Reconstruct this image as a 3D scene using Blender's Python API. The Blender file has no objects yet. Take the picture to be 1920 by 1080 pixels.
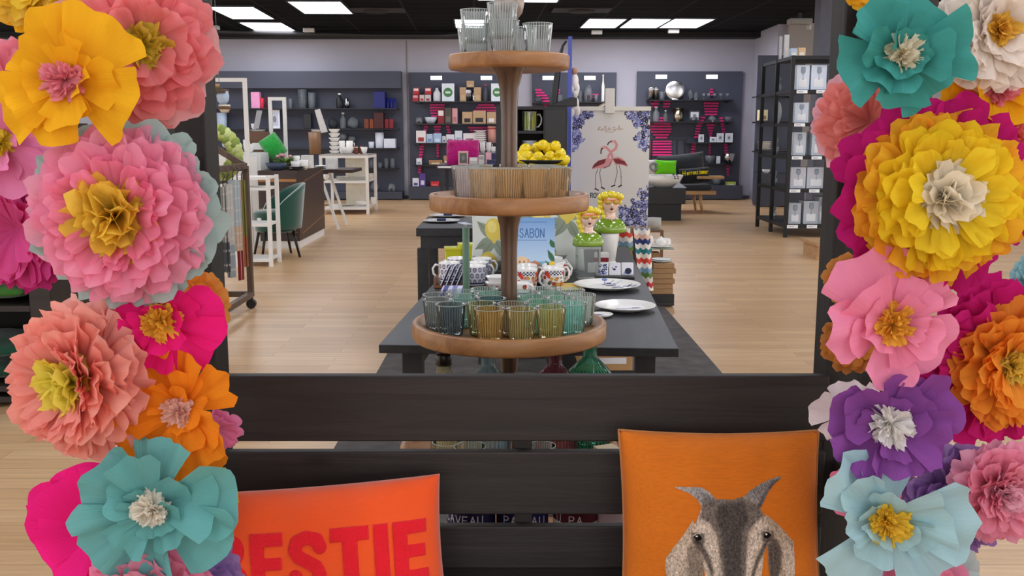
import bpy, bmesh, math, random
import numpy as np
from mathutils import Vector, Matrix, Euler

SC = bpy.context.scene
COL = SC.collection
R = math.radians
PI = math.pi
rnd = random.Random(7)

# ---------------------------------------------------------------- camera
CAMZ, FPX = 1.45, 1800.0
TH = math.atan(292.0 / FPX)
cam_d = bpy.data.cameras.new('camera')
cam_d.sensor_width = 36.0
cam_d.lens = 36.0 * FPX / 1920.0
cam_d.clip_start, cam_d.clip_end = 0.05, 200
cam = bpy.data.objects.new('camera', cam_d)
COL.objects.link(cam)
cam.location = (0, 0, CAMZ)
cam.rotation_euler = (PI / 2 - TH, 0, 0)
SC.camera = cam

# ---------------------------------------------------------------- world and exposure
W = bpy.data.worlds.new('world')
SC.world = W
W.use_nodes = True
W.node_tree.nodes['Background'].inputs[0].default_value = (1.0, 0.97, 0.95, 1)
W.node_tree.nodes['Background'].inputs[1].default_value = 1.7
SC.view_settings.view_transform = 'Standard'
SC.view_settings.look = 'None'
SC.view_settings.exposure = 0.34
SC.view_settings.gamma = 1.0
SC.view_settings.use_curve_mapping = False
SC.cycles.transparent_max_bounces = 40
SC.cycles.max_bounces = 8
SC.cycles.diffuse_bounces = 4
SC.cycles.sample_clamp_indirect = 6.0
LAMP_STRENGTH = 9.0


# ---------------------------------------------------------------- pixel helpers (where a thing of the photograph stands in the place)
def ray(px, py):
    u, v = (px - 960) / FPX, (540 - py) / FPX
    return (u, math.cos(TH) + v * math.sin(TH), -math.sin(TH) + v * math.cos(TH))


def at(px, py, Y):
    d = ray(px, py)
    t = Y / d[1]
    return Vector((d[0] * t, Y, CAMZ + d[2] * t))


def atz(px, py, z):
    d = ray(px, py)
    t = (z - CAMZ) / d[2]
    return Vector((d[0] * t, d[1] * t, z))


# ---------------------------------------------------------------- materials
def lin(c):
    if isinstance(c, str):
        c = c.lstrip('#')
        c = [int(c[i:i + 2], 16) / 255 for i in (0, 2, 4)]
    return tuple(x / 12.92 if x <= .04045 else ((x + .055) / 1.055) ** 2.4 for x in c[:3])


_mats = {}


def nodes_of(name):
    m = bpy.data.materials.new(name)
    m.use_nodes = True
    nt = m.node_tree
    nt.nodes.clear()
    out = nt.nodes.new('ShaderNodeOutputMaterial')
    return m, nt, out


def N(nt, typ, **kw):
    n = nt.nodes.new(typ)
    for k, v in kw.items():
        if k.startswith('i_'):
            n.inputs[k[2:].replace('_', ' ')].default_value = v
        else:
            setattr(n, k, v)
    return n


def L(nt, a, b):
    nt.links.new(a, b)


def mat(col, rough=.5, metal=0., spec=.5, var=.06, scale=12., bump=0., coat=0., name=None, sheen=0.):
    """plain surface with a slight procedural variation"""
    key = ('m', str(col), rough, metal, spec, var, scale, bump, coat, sheen)
    if key in _mats:
        return _mats[key]
    c = lin(col)
    m, nt, out = nodes_of(name or 'surface')
    b = N(nt, 'ShaderNodeBsdfPrincipled')
    b.inputs['Roughness'].default_value = rough
    b.inputs['Metallic'].default_value = metal
    b.inputs['Specular IOR Level'].default_value = spec
    b.inputs['Coat Weight'].default_value = coat
    b.inputs['Sheen Weight'].default_value = sheen
    tc = N(nt, 'ShaderNodeTexCoord')
    nz = N(nt, 'ShaderNodeTexNoise', i_Scale=scale, i_Detail=4.0)
    L(nt, tc.outputs['Object'], nz.inputs['Vector'])
    mx = N(nt, 'ShaderNodeMix', data_type='RGBA')
    mx.inputs[6].default_value = (*[x * (1 - var * 2) for x in c], 1)
    mx.inputs[7].default_value = (*[min(1, x * (1 + var * 2)) for x in c], 1)
    L(nt, nz.outputs['Fac'], mx.inputs[0])
    L(nt, mx.outputs[2], b.inputs['Base Color'])
    if bump:
        bp = N(nt, 'ShaderNodeBump', i_Strength=bump, i_Distance=.01)
        L(nt, nz.outputs['Fac'], bp.inputs['Height'])
        L(nt, bp.outputs[0], b.inputs['Normal'])
    L(nt, b.outputs[0], out.inputs[0])
    _mats[key] = m
    return m


def wood(c1, c2, rough=.45, axis=0, scale=3., stretch=14., bump=.05, knots=0., coat=0.):
    key = ('w', c1, c2, rough, axis, scale, stretch, knots)
    if key in _mats:
        return _mats[key]
    m, nt, out = nodes_of('wood')
    b = N(nt, 'ShaderNodeBsdfPrincipled')
    b.inputs['Roughness'].default_value = rough
    b.inputs['Coat Weight'].default_value = coat
    tc = N(nt, 'ShaderNodeTexCoord')
    mp = N(nt, 'ShaderNodeMapping')
    s = [stretch] * 3
    s[axis] = 1.0
    mp.inputs['Scale'].default_value = s
    L(nt, tc.outputs['Object'], mp.inputs[0])
    nz = N(nt, 'ShaderNodeTexNoise', i_Scale=scale, i_Detail=7.0, i_Roughness=.6, i_Distortion=.6)
    L(nt, mp.outputs[0], nz.inputs['Vector'])
    cr = N(nt, 'ShaderNodeValToRGB')
    cr.color_ramp.elements[0].position = .3
    cr.color_ramp.elements[1].position = .7
    cr.color_ramp.elements[0].color = (*lin(c1), 1)
    cr.color_ramp.elements[1].color = (*lin(c2), 1)
    L(nt, nz.outputs['Fac'], cr.inputs[0])
    col = cr.outputs[0]
    if knots:
        mp2 = N(nt, 'ShaderNodeMapping')
        s2 = [3.2] * 3
        s2[axis] = 1.6
        mp2.inputs['Scale'].default_value = s2
        L(nt, tc.outputs['Object'], mp2.inputs[0])
        vo = N(nt, 'ShaderNodeTexVoronoi', i_Scale=knots)
        L(nt, mp2.outputs[0], vo.inputs['Vector'])
        k = N(nt, 'ShaderNodeMapRange', i_From_Min=.02, i_From_Max=.16)
        L(nt, vo.outputs['Distance'], k.inputs[0])
        mx = N(nt, 'ShaderNodeMix', data_type='RGBA')
        mx.inputs[6].default_value = (*[x * .35 for x in lin(c1)], 1)
        L(nt, k.outputs[0], mx.inputs[0])
        L(nt, col, mx.inputs[7])
        col = mx.outputs[2]
    L(nt, col, b.inputs['Base Color'])
    bp = N(nt, 'ShaderNodeBump', i_Strength=bump * 4, i_Distance=.004)
    L(nt, nz.outputs['Fac'], bp.inputs['Height'])
    L(nt, bp.outputs[0], b.inputs['Normal'])
    L(nt, b.outputs[0], out.inputs[0])
    _mats[key] = m
    return m


def paper(col, trans=.38, crepe=.0, var=.12, lift=.86):
    """tissue or crepe paper: light passes through it; fine creases run along each petal"""
    key = ('p', col, trans, crepe, lift)
    if key in _mats:
        return _mats[key]
    c = tuple(x ** lift for x in lin(col))
    m, nt, out = nodes_of('paper')
    uv = N(nt, 'ShaderNodeTexCoord')
    mp = N(nt, 'ShaderNodeMapping')
    mp.inputs['Scale'].default_value = (34, 2.2, 1) if crepe else (14, 1.6, 1)
    L(nt, uv.outputs['UV'], mp.inputs[0])
    nz = N(nt, 'ShaderNodeTexNoise', i_Scale=1.0, i_Detail=4.0, i_Roughness=.6)
    L(nt, mp.outputs[0], nz.inputs['Vector'])
    n2 = N(nt, 'ShaderNodeTexNoise', i_Scale=9.0, i_Detail=2.0)
    L(nt, uv.outputs['Object'], n2.inputs['Vector'])
    mx = N(nt, 'ShaderNodeMix', data_type='RGBA')
    mx.inputs[6].default_value = (*[x * (1 - var) for x in c], 1)
    mx.inputs[7].default_value = (*[min(1, x * (1 + var) + var * .02) for x in c], 1)
    L(nt, n2.outputs['Fac'], mx.inputs[0])
    bp = N(nt, 'ShaderNodeBump', i_Strength=.55 if crepe else .3, i_Distance=.003)
    L(nt, nz.outputs['Fac'], bp.inputs['Height'])
    d = N(nt, 'ShaderNodeBsdfDiffuse')
    t = N(nt, 'ShaderNodeBsdfTranslucent')
    s = N(nt, 'ShaderNodeMixShader')
    s.inputs[0].default_value = trans
    for q in (d, t):
        L(nt, mx.outputs[2], q.inputs['Color'])
        L(nt, bp.outputs[0], q.inputs['Normal'])
    L(nt, d.outputs[0], s.inputs[1])
    L(nt, t.outputs[0], s.inputs[2])
    L(nt, s.outputs[0], out.inputs[0])
    _mats[key] = m
    return m


def glass(col, edge=.55, milk=.10, gloss=.06, ribs=0):
    """thin tinted glass: see-through, darker where the wall turns away"""
    key = ('g', col, edge, milk, gloss, ribs)
    if key in _mats:
        return _mats[key]
    full = lin(col)
    c = tuple(x ** .30 for x in full)
    m, nt, out = nodes_of('glass')
    lw = N(nt, 'ShaderNodeLayerWeight', i_Blend=.45)
    mx = N(nt, 'ShaderNodeMix', data_type='RGBA')
    mx.inputs[6].default_value = (*c, 1)
    mx.inputs[7].default_value = (*[x * (edge * .5 + .45) for x in c], 1)
    L(nt, lw.outputs['Facing'], mx.inputs[0])
    tr = N(nt, 'ShaderNodeBsdfTransparent')
    L(nt, mx.outputs[2], tr.inputs[0])
    df = N(nt, 'ShaderNodeBsdfDiffuse')
    df.inputs[0].default_value = (*[min(1, x * .9 + .06) for x in full], 1)
    tl = N(nt, 'ShaderNodeBsdfTranslucent')
    tl.inputs[0].default_value = (*[min(1, x * .9 + .06) for x in full], 1)
    dt = N(nt, 'ShaderNodeMixShader')
    dt.inputs[0].default_value = .5
    L(nt, df.outputs[0], dt.inputs[1])
    L(nt, tl.outputs[0], dt.inputs[2])
    gl = N(nt, 'ShaderNodeBsdfGlossy')
    gl.inputs['Roughness'].default_value = gloss
    m1 = N(nt, 'ShaderNodeMixShader')
    m1.inputs[0].default_value = milk * 1.5
    if ribs:      # pressed upright ribs: the light each ridge catches is painted in as milky stripes
        tc = N(nt, 'ShaderNodeTexCoord')
        sp = N(nt, 'ShaderNodeSeparateXYZ')
        L(nt, tc.outputs['Object'], sp.inputs[0])
        at2 = N(nt, 'ShaderNodeMath', operation='ARCTAN2')
        L(nt, sp.outputs['Y'], at2.inputs[0])
        L(nt, sp.outputs['X'], at2.inputs[1])
        mu = N(nt, 'ShaderNodeMath', operation='MULTIPLY')
        mu.inputs[1].default_value = ribs
        L(nt, at2.outputs[0], mu.inputs[0])
        sn = N(nt, 'ShaderNodeMath', operation='SINE')
        L(nt, mu.outputs[0], sn.inputs[0])
        mr = N(nt, 'ShaderNodeMapRange', i_From_Min=-.2, i_From_Max=1.0)
        mr.inputs['To Min'].default_value = milk * .6
        mr.inputs['To Max'].default_value = min(.75, milk * 3.2)
        L(nt, sn.outputs[0], mr.inputs[0])
        L(nt, mr.outputs[0], m1.inputs[0])
    L(nt, tr.outputs[0], m1.inputs[1])
    L(nt, dt.outputs[0], m1.inputs[2])
    lw2 = N(nt, 'ShaderNodeLayerWeight', i_Blend=.22)
    m2 = N(nt, 'ShaderNodeMixShader')
    L(nt, lw2.outputs['Fresnel'], m2.inputs[0])
    L(nt, m1.outputs[0], m2.inputs[1])
    L(nt, gl.outputs[0], m2.inputs[2])
    L(nt, m2.outputs[0], out.inputs[0])
    _mats[key] = m
    return m


def emit(col, strength):
    key = ('e', col, strength)
    if key in _mats:
        return _mats[key]
    m, nt, out = nodes_of('lamp_light')
    e = N(nt, 'ShaderNodeEmission')
    e.inputs[0].default_value = (*lin(col), 1)
    e.inputs[1].default_value = strength
    L(nt, e.outputs[0], out.inputs[0])
    _mats[key] = m
    return m


def printed(rough=.6, spec=.3, fuzz=0.):
    """printed pattern: colours come from the mesh's own colour layer"""
    key = ('print', rough, fuzz)
    if key in _mats:
        return _mats[key]
    m, nt, out = nodes_of('print')
    b = N(nt, 'ShaderNodeBsdfPrincipled')
    b.inputs['Roughness'].default_value = rough
    b.inputs['Specular IOR Level'].default_value = spec
    a = N(nt, 'ShaderNodeAttribute', attribute_name='ink')
    L(nt, a.outputs['Color'], b.inputs['Base Color'])
    L(nt, b.outputs[0], out.inputs[0])
    _mats[key] = m
    return m


# ---------------------------------------------------------------- mesh helpers
def tag(o, label=None, cat=None, group=None, kind=None):
    if label: o['label'] = label
    if cat: o['category'] = cat
    if group: o['group'] = group
    if kind: o['kind'] = kind
    return o


def thing(name, label, cat, loc=(0, 0, 0), rot=0, group=None):
    o = bpy.data.objects.new(name, None)
    COL.objects.link(o)
    o.empty_display_size = .05
    o.location = loc
    o.rotation_euler = rot if isinstance(rot, (tuple, list, Euler)) else (0, 0, rot)
    return tag(o, label, cat, group)


def link_mesh(name, V, F, m, parent=None, smooth=False, uv=None, ink=None, loc=None, bevel=0, sub=0):
    me = bpy.data.meshes.new(name)
    me.from_pydata([tuple(map(float, v)) for v in V], [], F)
    if smooth:
        me.polygons.foreach_set('use_smooth', [True] * len(me.polygons))
    if uv is not None:
        l = me.uv_layers.new(name='UVMap')
        idx = np.zeros(len(me.loops), dtype=np.int32)
        me.loops.foreach_get('vertex_index', idx)
        l.data.foreach_set('uv', np.asarray(uv, dtype=np.float32)[idx].ravel())
    if ink is not None:
        a = me.color_attributes.new('ink', 'FLOAT_COLOR', 'POINT')
        c = np.ones((len(V), 4), dtype=np.float32)
        c[:, :3] = ink
        a.data.foreach_set('color', c.ravel())
    me.update()
    o = bpy.data.objects.new(name, me)
    COL.objects.link(o)
    if m: me.materials.append(m)
    if parent: o.parent = parent
    if loc is not None: o.location = loc
    if bevel:
        b = o.modifiers.new('bevel', 'BEVEL')
        b.width = bevel
        b.segments = 2
        b.limit_method = 'ANGLE'
    if sub:
        s = o.modifiers.new('sub', 'SUBSURF')
        s.levels = s.render_levels = sub
    return o


class MB:
    def __init__(s):
        s.V, s.F = [], []

    def add(s, V, F):
        n = len(s.V)
        s.V += [tuple(v) for v in V]
        s.F += [tuple(i + n for i in f) for f in F]
        return s

    def box(s, x0, x1, y0, y1, z0, z1):
        return s.add([(x0, y0, z0), (x1, y0, z0), (x1, y1, z0), (x0, y1, z0), (x0, y0, z1), (x1, y0, z1), (x1, y1, z1), (x0, y1, z1)],
                     [(0, 3, 2, 1), (4, 5, 6, 7), (0, 1, 5, 4), (1, 2, 6, 5), (2, 3, 7, 6), (3, 0, 4, 7)])

    def bar(s, a, b, w, h=None, up=(0, 0, 1)):
        h = h or w
        a, b = Vector(a), Vector(b)
        d = (b - a).normalized()
        u = Vector(up)
        if abs(d.dot(u)) > .98: u = Vector((0, 1, 0))
        x = d.cross(u).normalized() * w / 2
        y = x.cross(d).normalized() * h / 2
        V = [a - x - y, a + x - y, a + x + y, a - x + y, b - x - y, b + x - y, b + x + y, b - x + y]
        return s.add(V, [(0, 1, 2, 3), (7, 6, 5, 4), (0, 4, 5, 1), (1, 5, 6, 2), (2, 6, 7, 3), (3, 7, 4, 0)])

    def prism(s, pts, y0, y1):
        """outline in x,z given counter-clockwise seen from -y, extruded along y"""
        n = len(pts)
        V = [(p[0], y0, p[1]) for p in pts] + [(p[0], y1, p[1]) for p in pts]
        F = [tuple(range(n)), tuple(reversed(range(n, 2 * n)))] + [(i, i + n, (i + 1) % n + n, (i + 1) % n) for i in range(n)]
        return s.add(V, F)

    def lathe(s, prof, n=32, c=(0, 0, 0), sx=1., sy=1., rib=0., a0=0.):
        V, F = [], []
        k = len(prof)
        for i in range(n):
            a = a0 + 2 * PI * i / n
            for r, z in prof:
                q = r * (1 - rib * (i % 2))
                V.append((c[0] + q * math.cos(a) * sx, c[1] + q * math.sin(a) * sy, c[2] + z))
        for i in range(n):
            j = (i + 1) % n
            for t in range(k - 1):
                F.append((i * k + t, j * k + t, j * k + t + 1, i * k + t + 1))
        if prof[0][0] > 1e-6: F.append(tuple(reversed([i * k for i in range(n)])))
        if prof[-1][0] > 1e-6 and getattr(s, 'captop', True): F.append(tuple(i * k + k - 1 for i in range(n)))
        return s.add(V, F)

    def tube(s, pts, r, n=10, close=False):
        P = [Vector(p) for p in pts]
        m = len(P)
        rr = r if isinstance(r, (list, tuple)) else [r] * m
        V, F = [], []
        prev = None
        for i, p in enumerate(P):
            if close:
                d = (P[(i + 1) % m] - P[i - 1]).normalized()
            else:
                d = (P[min(i + 1, m - 1)] - P[max(i - 1, 0)]).normalized()
            if prev is None:
                u = Vector((0, 0, 1)) if abs(d.z) < .9 else Vector((1, 0, 0))
                prev = d.cross(u).normalized()
            x = (prev - d * prev.dot(d)).normalized()
            prev = x
            y = d.cross(x)
            for j in range(n):
                a = 2 * PI * j / n
                V.append(p + (x * math.cos(a) + y * math.sin(a)) * rr[i])
        for i in range(m if close else m - 1):
            q = (i + 1) % m
            for j in range(n):
                F.append((i * n + j, i * n + (j + 1) % n, q * n + (j + 1) % n, q * n + j))
        if not close:
            F.append(tuple(reversed(range(n))))
            F.append(tuple((m - 1) * n + j for j in range(n)))
        return s.add(V, F)

    def ell(s, c, r, n=16, k=10, rot=None):
        V, F = [], []
        M = rot.to_matrix() if rot else Matrix.Identity(3)
        V.append(Vector(c) + M @ Vector((0, 0, -r[2])))
        for i in range(1, k):
            a = -PI / 2 + PI * i / k
            for j in range(n):
                b = 2 * PI * j / n
                V.append(Vector(c) + M @ Vector((r[0] * math.cos(a) * math.cos(b), r[1] * math.cos(a) * math.sin(b), r[2] * math.sin(a))))
        V.append(Vector(c) + M @ Vector((0, 0, r[2])))
        for j in range(n):
            F.append((0, 1 + (j + 1) % n, 1 + j))
        for i in range(k - 2):
            for j in range(n):
                F.append((1 + i * n + j, 1 + i * n + (j + 1) % n, 1 + (i + 1) * n + (j + 1) % n, 1 + (i + 1) * n + j))
        e = len(V) - 1
        for j in range(n):
            F.append((1 + (k - 2) * n + j, 1 + (k - 2) * n + (j + 1) % n, e))
        return s.add(V, F)

    def build(s, name, m, parent=None, smooth=False, bevel=0, sub=0, loc=None):
        return link_mesh(name, s.V, s.F, m, parent, smooth, bevel=bevel, sub=sub, loc=loc)


def dup(root, loc, rot=None, label=None, group=None):
    r = root.copy()
    COL.objects.link(r)
    r.location = loc
    if rot is not None: r.rotation_euler = (0, 0, rot)
    if label: r['label'] = label
    if group: r['group'] = group
    for ch in list(root.children):
        c = ch.copy()
        COL.objects.link(c)
        c.parent = r
        for g in ch.children:
            d = g.copy()
            COL.objects.link(d)
            d.parent = c
    return r


# ---------------------------------------------------------------- drawing of printed patterns on a fine grid
def seg_dist(U, V, a, b):
    ax, ay = a
    bx, by = b
    dx, dy = bx - ax, by - ay
    l = dx * dx + dy * dy + 1e-12
    t = np.clip(((U - ax) * dx + (V - ay) * dy) / l, 0, 1)
    return np.hypot(U - ax - t * dx, V - ay - t * dy)


def in_poly(U, V, pts):
    r = np.zeros(U.shape, bool)
    n = len(pts)
    for i in range(n):
        x0, y0 = pts[i]
        x1, y1 = pts[(i + 1) % n]
        if y0 == y1: continue
        c = (V > min(y0, y1)) & (V <= max(y0, y1))
        r ^= c & (U < (V - y0) * (x1 - x0) / (y1 - y0) + x0)
    return r


GLYPH = {  # strokes on a 0..1 x 0..1 cell
    'A': [[(0, 0), (.5, 1), (1, 0)], [(.2, .38), (.8, .38)]],
    'B': [[(0, 0), (0, 1), (.65, 1), (.9, .85), (.85, .62), (.6, .53), (0, .53)], [(.6, .53), (.95, .4), (.95, .15), (.7, 0), (0, 0)]],
    'C': [[(.95, .82), (.7, 1), (.3, 1), (.02, .75), (.02, .25), (.3, 0), (.7, 0), (.95, .18)]],
    'E': [[(.9, 1), (0, 1), (0, 0), (.9, 0)], [(0, .52), (.75, .52)]],
    'G': [[(.95, .82), (.7, 1), (.3, 1), (.02, .75), (.02, .25), (.3, 0), (.7, 0), (.95, .15), (.95, .45), (.6, .45)]],
    'I': [[(.5, 0), (.5, 1)]], 'L': [[(0, 1), (0, 0), (.85, 0)]],
    'M': [[(0, 0), (0, 1), (.5, .3), (1, 1), (1, 0)]], 'N': [[(0, 0), (0, 1), (1, 0), (1, 1)]],
    'O': [[(.3, 1), (.7, 1), (1, .7), (1, .3), (.7, 0), (.3, 0), (0, .3), (0, .7), (.3, 1)]],
    'P': [[(0, 0), (0, 1), (.7, 1), (.95, .8), (.7, .5), (0, .5)]],
    'R': [[(0, 0), (0, 1), (.7, 1), (.95, .8), (.7, .52), (0, .52)], [(.5, .52), (.98, 0)]],
    'S': [[(.92, .82), (.65, 1), (.3, 1), (.05, .8), (.2, .58), (.75, .45), (.95, .22), (.7, 0), (.3, 0), (.03, .18)]],
    'T': [[(0, 1), (1, 1)], [(.5, 1), (.5, 0)]], 'U': [[(0, 1), (0, .3), (.25, 0), (.75, 0), (1, .3), (1, 1)]],
    'V': [[(0, 1), (.5, 0), (1, 1)]], 'Y': [[(0, 1), (.5, .5), (1, 1)], [(.5, .5), (.5, 0)]],
    'H': [[(0, 0), (0, 1)], [(1, 0), (1, 1)], [(0, .52), (1, .52)]],
    'e': [[(.1, .3), (.85, .32), (.7, .58), (.3, .58), (.1, .3), (.35, 0), (.85, .08)]],
    'r': [[(.15, 0), (.2, .6)], [(.2, .42), (.55, .62), (.8, .55)]],
    'n': [[(.1, 0), (.15, .6)], [(.15, .4), (.5, .62), (.75, .5), (.75, 0)]],
    'z': [[(.1, .58), (.8, .58), (.1, 0), (.85, 0)]], 'i': [[(.5, 0), (.5, .58)], [(.5, .8), (.5, .84)]],
    'm': [[(0, 0), (.05, .6)], [(.05, .45), (.3, .62), (.45, .5), (.45, 0)], [(.45, .45), (.75, .62), (.95, .5), (.95, 0)]],
}


class Canvas:
    """fine grid with a colour per point; (U,V) in metres or any unit; surf maps (u,v) to a point"""

    def __init__(s, u0, u1, v0, v1, nx, ny, base):
        s.nx, s.ny = nx, ny
        s.U, s.V = np.meshgrid(np.linspace(u0, u1, nx), np.linspace(v0, v1, ny))
        s.C = np.zeros((ny, nx, 3))
        s.C[:] = lin(base)
        s.keep = np.ones((ny, nx), bool)

    def fill(s, mask, c, a=1.):
        c = np.array(lin(c))
        s.C[mask] = s.C[mask] * (1 - a) + c * a
        return s

    def poly(s, pts, c, a=1.): return s.fill(in_poly(s.U, s.V, pts), c, a)

    def ell(s, cx, cy, rx, ry, c, rot=0, a=1.):
        x, y = s.U - cx, s.V - cy
        co, si = math.cos(rot), math.sin(rot)
        return s.fill(((x * co + y * si) / rx) ** 2 + ((-x * si + y * co) / ry) ** 2 < 1, c, a)

    def line(s, pts, w, c, a=1.):
        m = np.zeros(s.U.shape, bool)
        for p, q in zip(pts[:-1], pts[1:]): m |= seg_dist(s.U, s.V, p, q) < w / 2
        return s.fill(m, c, a)

    def leaf(s, p, q, w, c, vein=None, a=1.):
        px, py = p
        dx, dy = q[0] - p[0], q[1] - p[1]
        l = math.hypot(dx, dy)
        x = ((s.U - px) * dx + (s.V - py) * dy) / l / l
        y = (-(s.U - px) * dy + (s.V - py) * dx) / l
        s.fill((x > 0) & (x < 1) & (np.abs(y) < w * np.sin(PI * np.clip(x, 0, 1) ** .8)), c, a)
        if vein: s.line([p, q], l * .03, vein)
        return s

    def text(s, t, x, y, h, c, w=None, cw=.62, gap=.22, slant=0.):
        w = w or h * .13
        for ch in t:
            g = GLYPH.get(ch)
            k = cw * (.3 if ch == 'I' else 1.25 if ch in 'Mm' else 1)
            if g:
                for st in g:
                    s.line([(x + (px * k if ch != 'I' else .15 * k) * h + py * h * slant, y + py * h) for px, py in st], w, c)
            x += h * (k + gap)
        return x

    def build(s, name, parent, surf, m=None, smooth=True):
        P = surf(s.U, s.V)
        V = np.stack(P, -1).reshape(-1, 3)
        K = s.keep[:-1, :-1] & s.keep[1:, :-1] & s.keep[:-1, 1:] & s.keep[1:, 1:]
        idx = np.arange(s.nx * s.ny).reshape(s.ny, s.nx)
        F = np.stack([idx[:-1, :-1][K], idx[:-1, 1:][K], idx[1:, 1:][K], idx[1:, :-1][K]], -1)
        used = np.unique(F)
        rm = np.zeros(s.nx * s.ny, int)
        rm[used] = np.arange(len(used))
        return link_mesh(name, V[used], rm[F].tolist(), m or printed(), parent, smooth, ink=s.C.reshape(-1, 3)[used])


def flat_surf(y=0.): return lambda U, V: (U, np.full_like(U, y), V)


def solo(name, mb, m, label, cat, loc=(0, 0, 0), rot=0, group=None, smooth=False, bevel=0, sub=0):
    o = mb.build(name, m, None, smooth, bevel, sub)
    o.location = loc
    o.rotation_euler = rot if isinstance(rot, (tuple, list)) else (0, 0, rot)
    return tag(o, label, cat, group)


ORD = ['first', 'second', 'third', 'fourth', 'fifth', 'sixth', 'seventh', 'eighth', 'ninth', 'tenth']
# ================================================================ the setting
def struct(name, mb, m, **k):
    return tag(mb.build(name, m, **k), kind='structure')


BACKY = 21.3
RX = 5.25
CEIL = 3.55


def floor_mat():
    m, nt, out = nodes_of('floor_planks')
    b = N(nt, 'ShaderNodeBsdfPrincipled')
    b.inputs['Roughness'].default_value = .34
    b.inputs['Specular IOR Level'].default_value = .5
    tc = N(nt, 'ShaderNodeTexCoord')
    br = N(nt, 'ShaderNodeTexBrick', offset=.37, i_Scale=1.0, i_Mortar_Size=.0016, i_Mortar_Smooth=.2, i_Bias=0.0, i_Brick_Width=1.15, i_Row_Height=.118)
    br.inputs['Color1'].default_value = (*lin('c79f74'), 1)
    br.inputs['Color2'].default_value = (*lin('dcb88c'), 1)
    br.inputs['Mortar'].default_value = (*lin('96714c'), 1)
    L(nt, tc.outputs['Object'], br.inputs['Vector'])
    mp = N(nt, 'ShaderNodeMapping')
    mp.inputs['Scale'].default_value = (1.2, 22, 1)
    L(nt, tc.outputs['Object'], mp.inputs[0])
    nz = N(nt, 'ShaderNodeTexNoise', i_Scale=2.2, i_Detail=6.0, i_Roughness=.62)
    L(nt, mp.outputs[0], nz.inputs['Vector'])
    mx = N(nt, 'ShaderNodeMix', data_type='RGBA', blend_type='MULTIPLY')
    mx.inputs[0].default_value = .55
    cr = N(nt, 'ShaderNodeValToRGB')
    cr.color_ramp.elements[0].position, cr.color_ramp.elements[1].position = .35, .65
    cr.color_ramp.elements[0].color = (.62, .56, .5, 1)
    cr.color_ramp.elements[1].color = (1, 1, 1, 1)
    L(nt, nz.outputs['Fac'], cr.inputs[0])
    L(nt, br.outputs['Color'], mx.inputs[6])
    L(nt, cr.outputs[0], mx.inputs[7])
    L(nt, mx.outputs[2], b.inputs['Base Color'])
    rr = N(nt, 'ShaderNodeMapRange', i_To_Min=.26, i_To_Max=.42)
    L(nt, nz.outputs['Fac'], rr.inputs[0])
    L(nt, rr.outputs[0], b.inputs['Roughness'])
    L(nt, b.outputs[0], out.inputs[0])
    return m


struct('floor', MB().box(-16, 12, -7, 24, -.05, 0), floor_mat())
WALLM = mat('b3b2c0', .85, var=.03, scale=1.5)
struct('wall_back', MB().box(-16, RX, BACKY, BACKY + .2, 0, CEIL), WALLM)
struct('wall_return', MB().box(RX, RX + .15, 19.5, BACKY + .2, 0, CEIL), WALLM)
struct('wall_right', MB().box(RX + .15, 12, 19.3, 19.5, 0, CEIL), mat('a29b98', .85, var=.03, scale=1.5))
# trims along the joints of the back wall panels
for i, px in enumerate((764, 1068)):
    x = at(px, 200, BACKY).x
    struct('trim_%d' % (i + 1), MB().box(x - .012, x + .012, BACKY - .012, BACKY, 0, CEIL - .15), mat('8d898b', .7))
struct('baseboard_back', MB().box(-16, RX, BACKY - .02, BACKY, 0, .07), mat('55525a', .6))


def ceil_mat():
    m, nt, out = nodes_of('black_ceiling_tiles')
    b = N(nt, 'ShaderNodeBsdfPrincipled')
    b.inputs['Roughness'].default_value = .8
    b.inputs['Specular IOR Level'].default_value = .1
    tc = N(nt, 'ShaderNodeTexCoord')
    br = N(nt, 'ShaderNodeTexBrick', offset=0., i_Scale=1.0, i_Mortar_Size=.014, i_Mortar_Smooth=.1, i_Brick_Width=1.2, i_Row_Height=.6)
    br.inputs['Color1'].default_value = (*lin('060607'), 1)
    br.inputs['Color2'].default_value = (*lin('09090b'), 1)
    br.inputs['Mortar'].default_value = (*lin('34353a'), 1)
    mp = N(nt, 'ShaderNodeMapping')
    mp.inputs['Rotation'].default_value = (0, 0, R(-2.2))
    L(nt, tc.outputs['Object'], mp.inputs[0])
    L(nt, mp.outputs[0], br.inputs['Vector'])
    L(nt, br.outputs['Color'], b.inputs['Base Color'])
    L(nt, b.outputs[0], out.inputs[0])
    return m


struct('ceiling', MB().box(-16, 12, -7, 24, CEIL, CEIL + .1), ceil_mat())
# dark band and duct where the ceiling meets the back wall
struct('trim_3', MB().box(-16, RX, BACKY - .45, BACKY - .001, CEIL - .12, CEIL - .001), mat('151517', .8))

# ---------------------------------------------------------------- ceiling light panels
FRM = mat('2a2b2e', .5)
DIF = emit('f7f8ff', LAMP_STRENGTH)


def light_panel(cx, cy, w, d, label, group=None):
    t = thing('ceiling_light', label, 'ceiling light', (cx, cy, CEIL - .001), R(2.2), group)
    f = MB()
    for a, b, c, e in ((-w / 2 - .03, -w / 2, -d / 2 - .03, d / 2 + .03), (w / 2, w / 2 + .03, -d / 2 - .03, d / 2 + .03),
                       (-w / 2, w / 2, -d / 2 - .03, -d / 2), (-w / 2, w / 2, d / 2, d / 2 + .03)):
        f.box(a, b, c, e, -.03, 0)
    f.build('frame', FRM, t)
    MB().box(-w / 2, w / 2, -d / 2, d / 2, -.022, -.004).build('diffuser', DIF, t)
    return t


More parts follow.
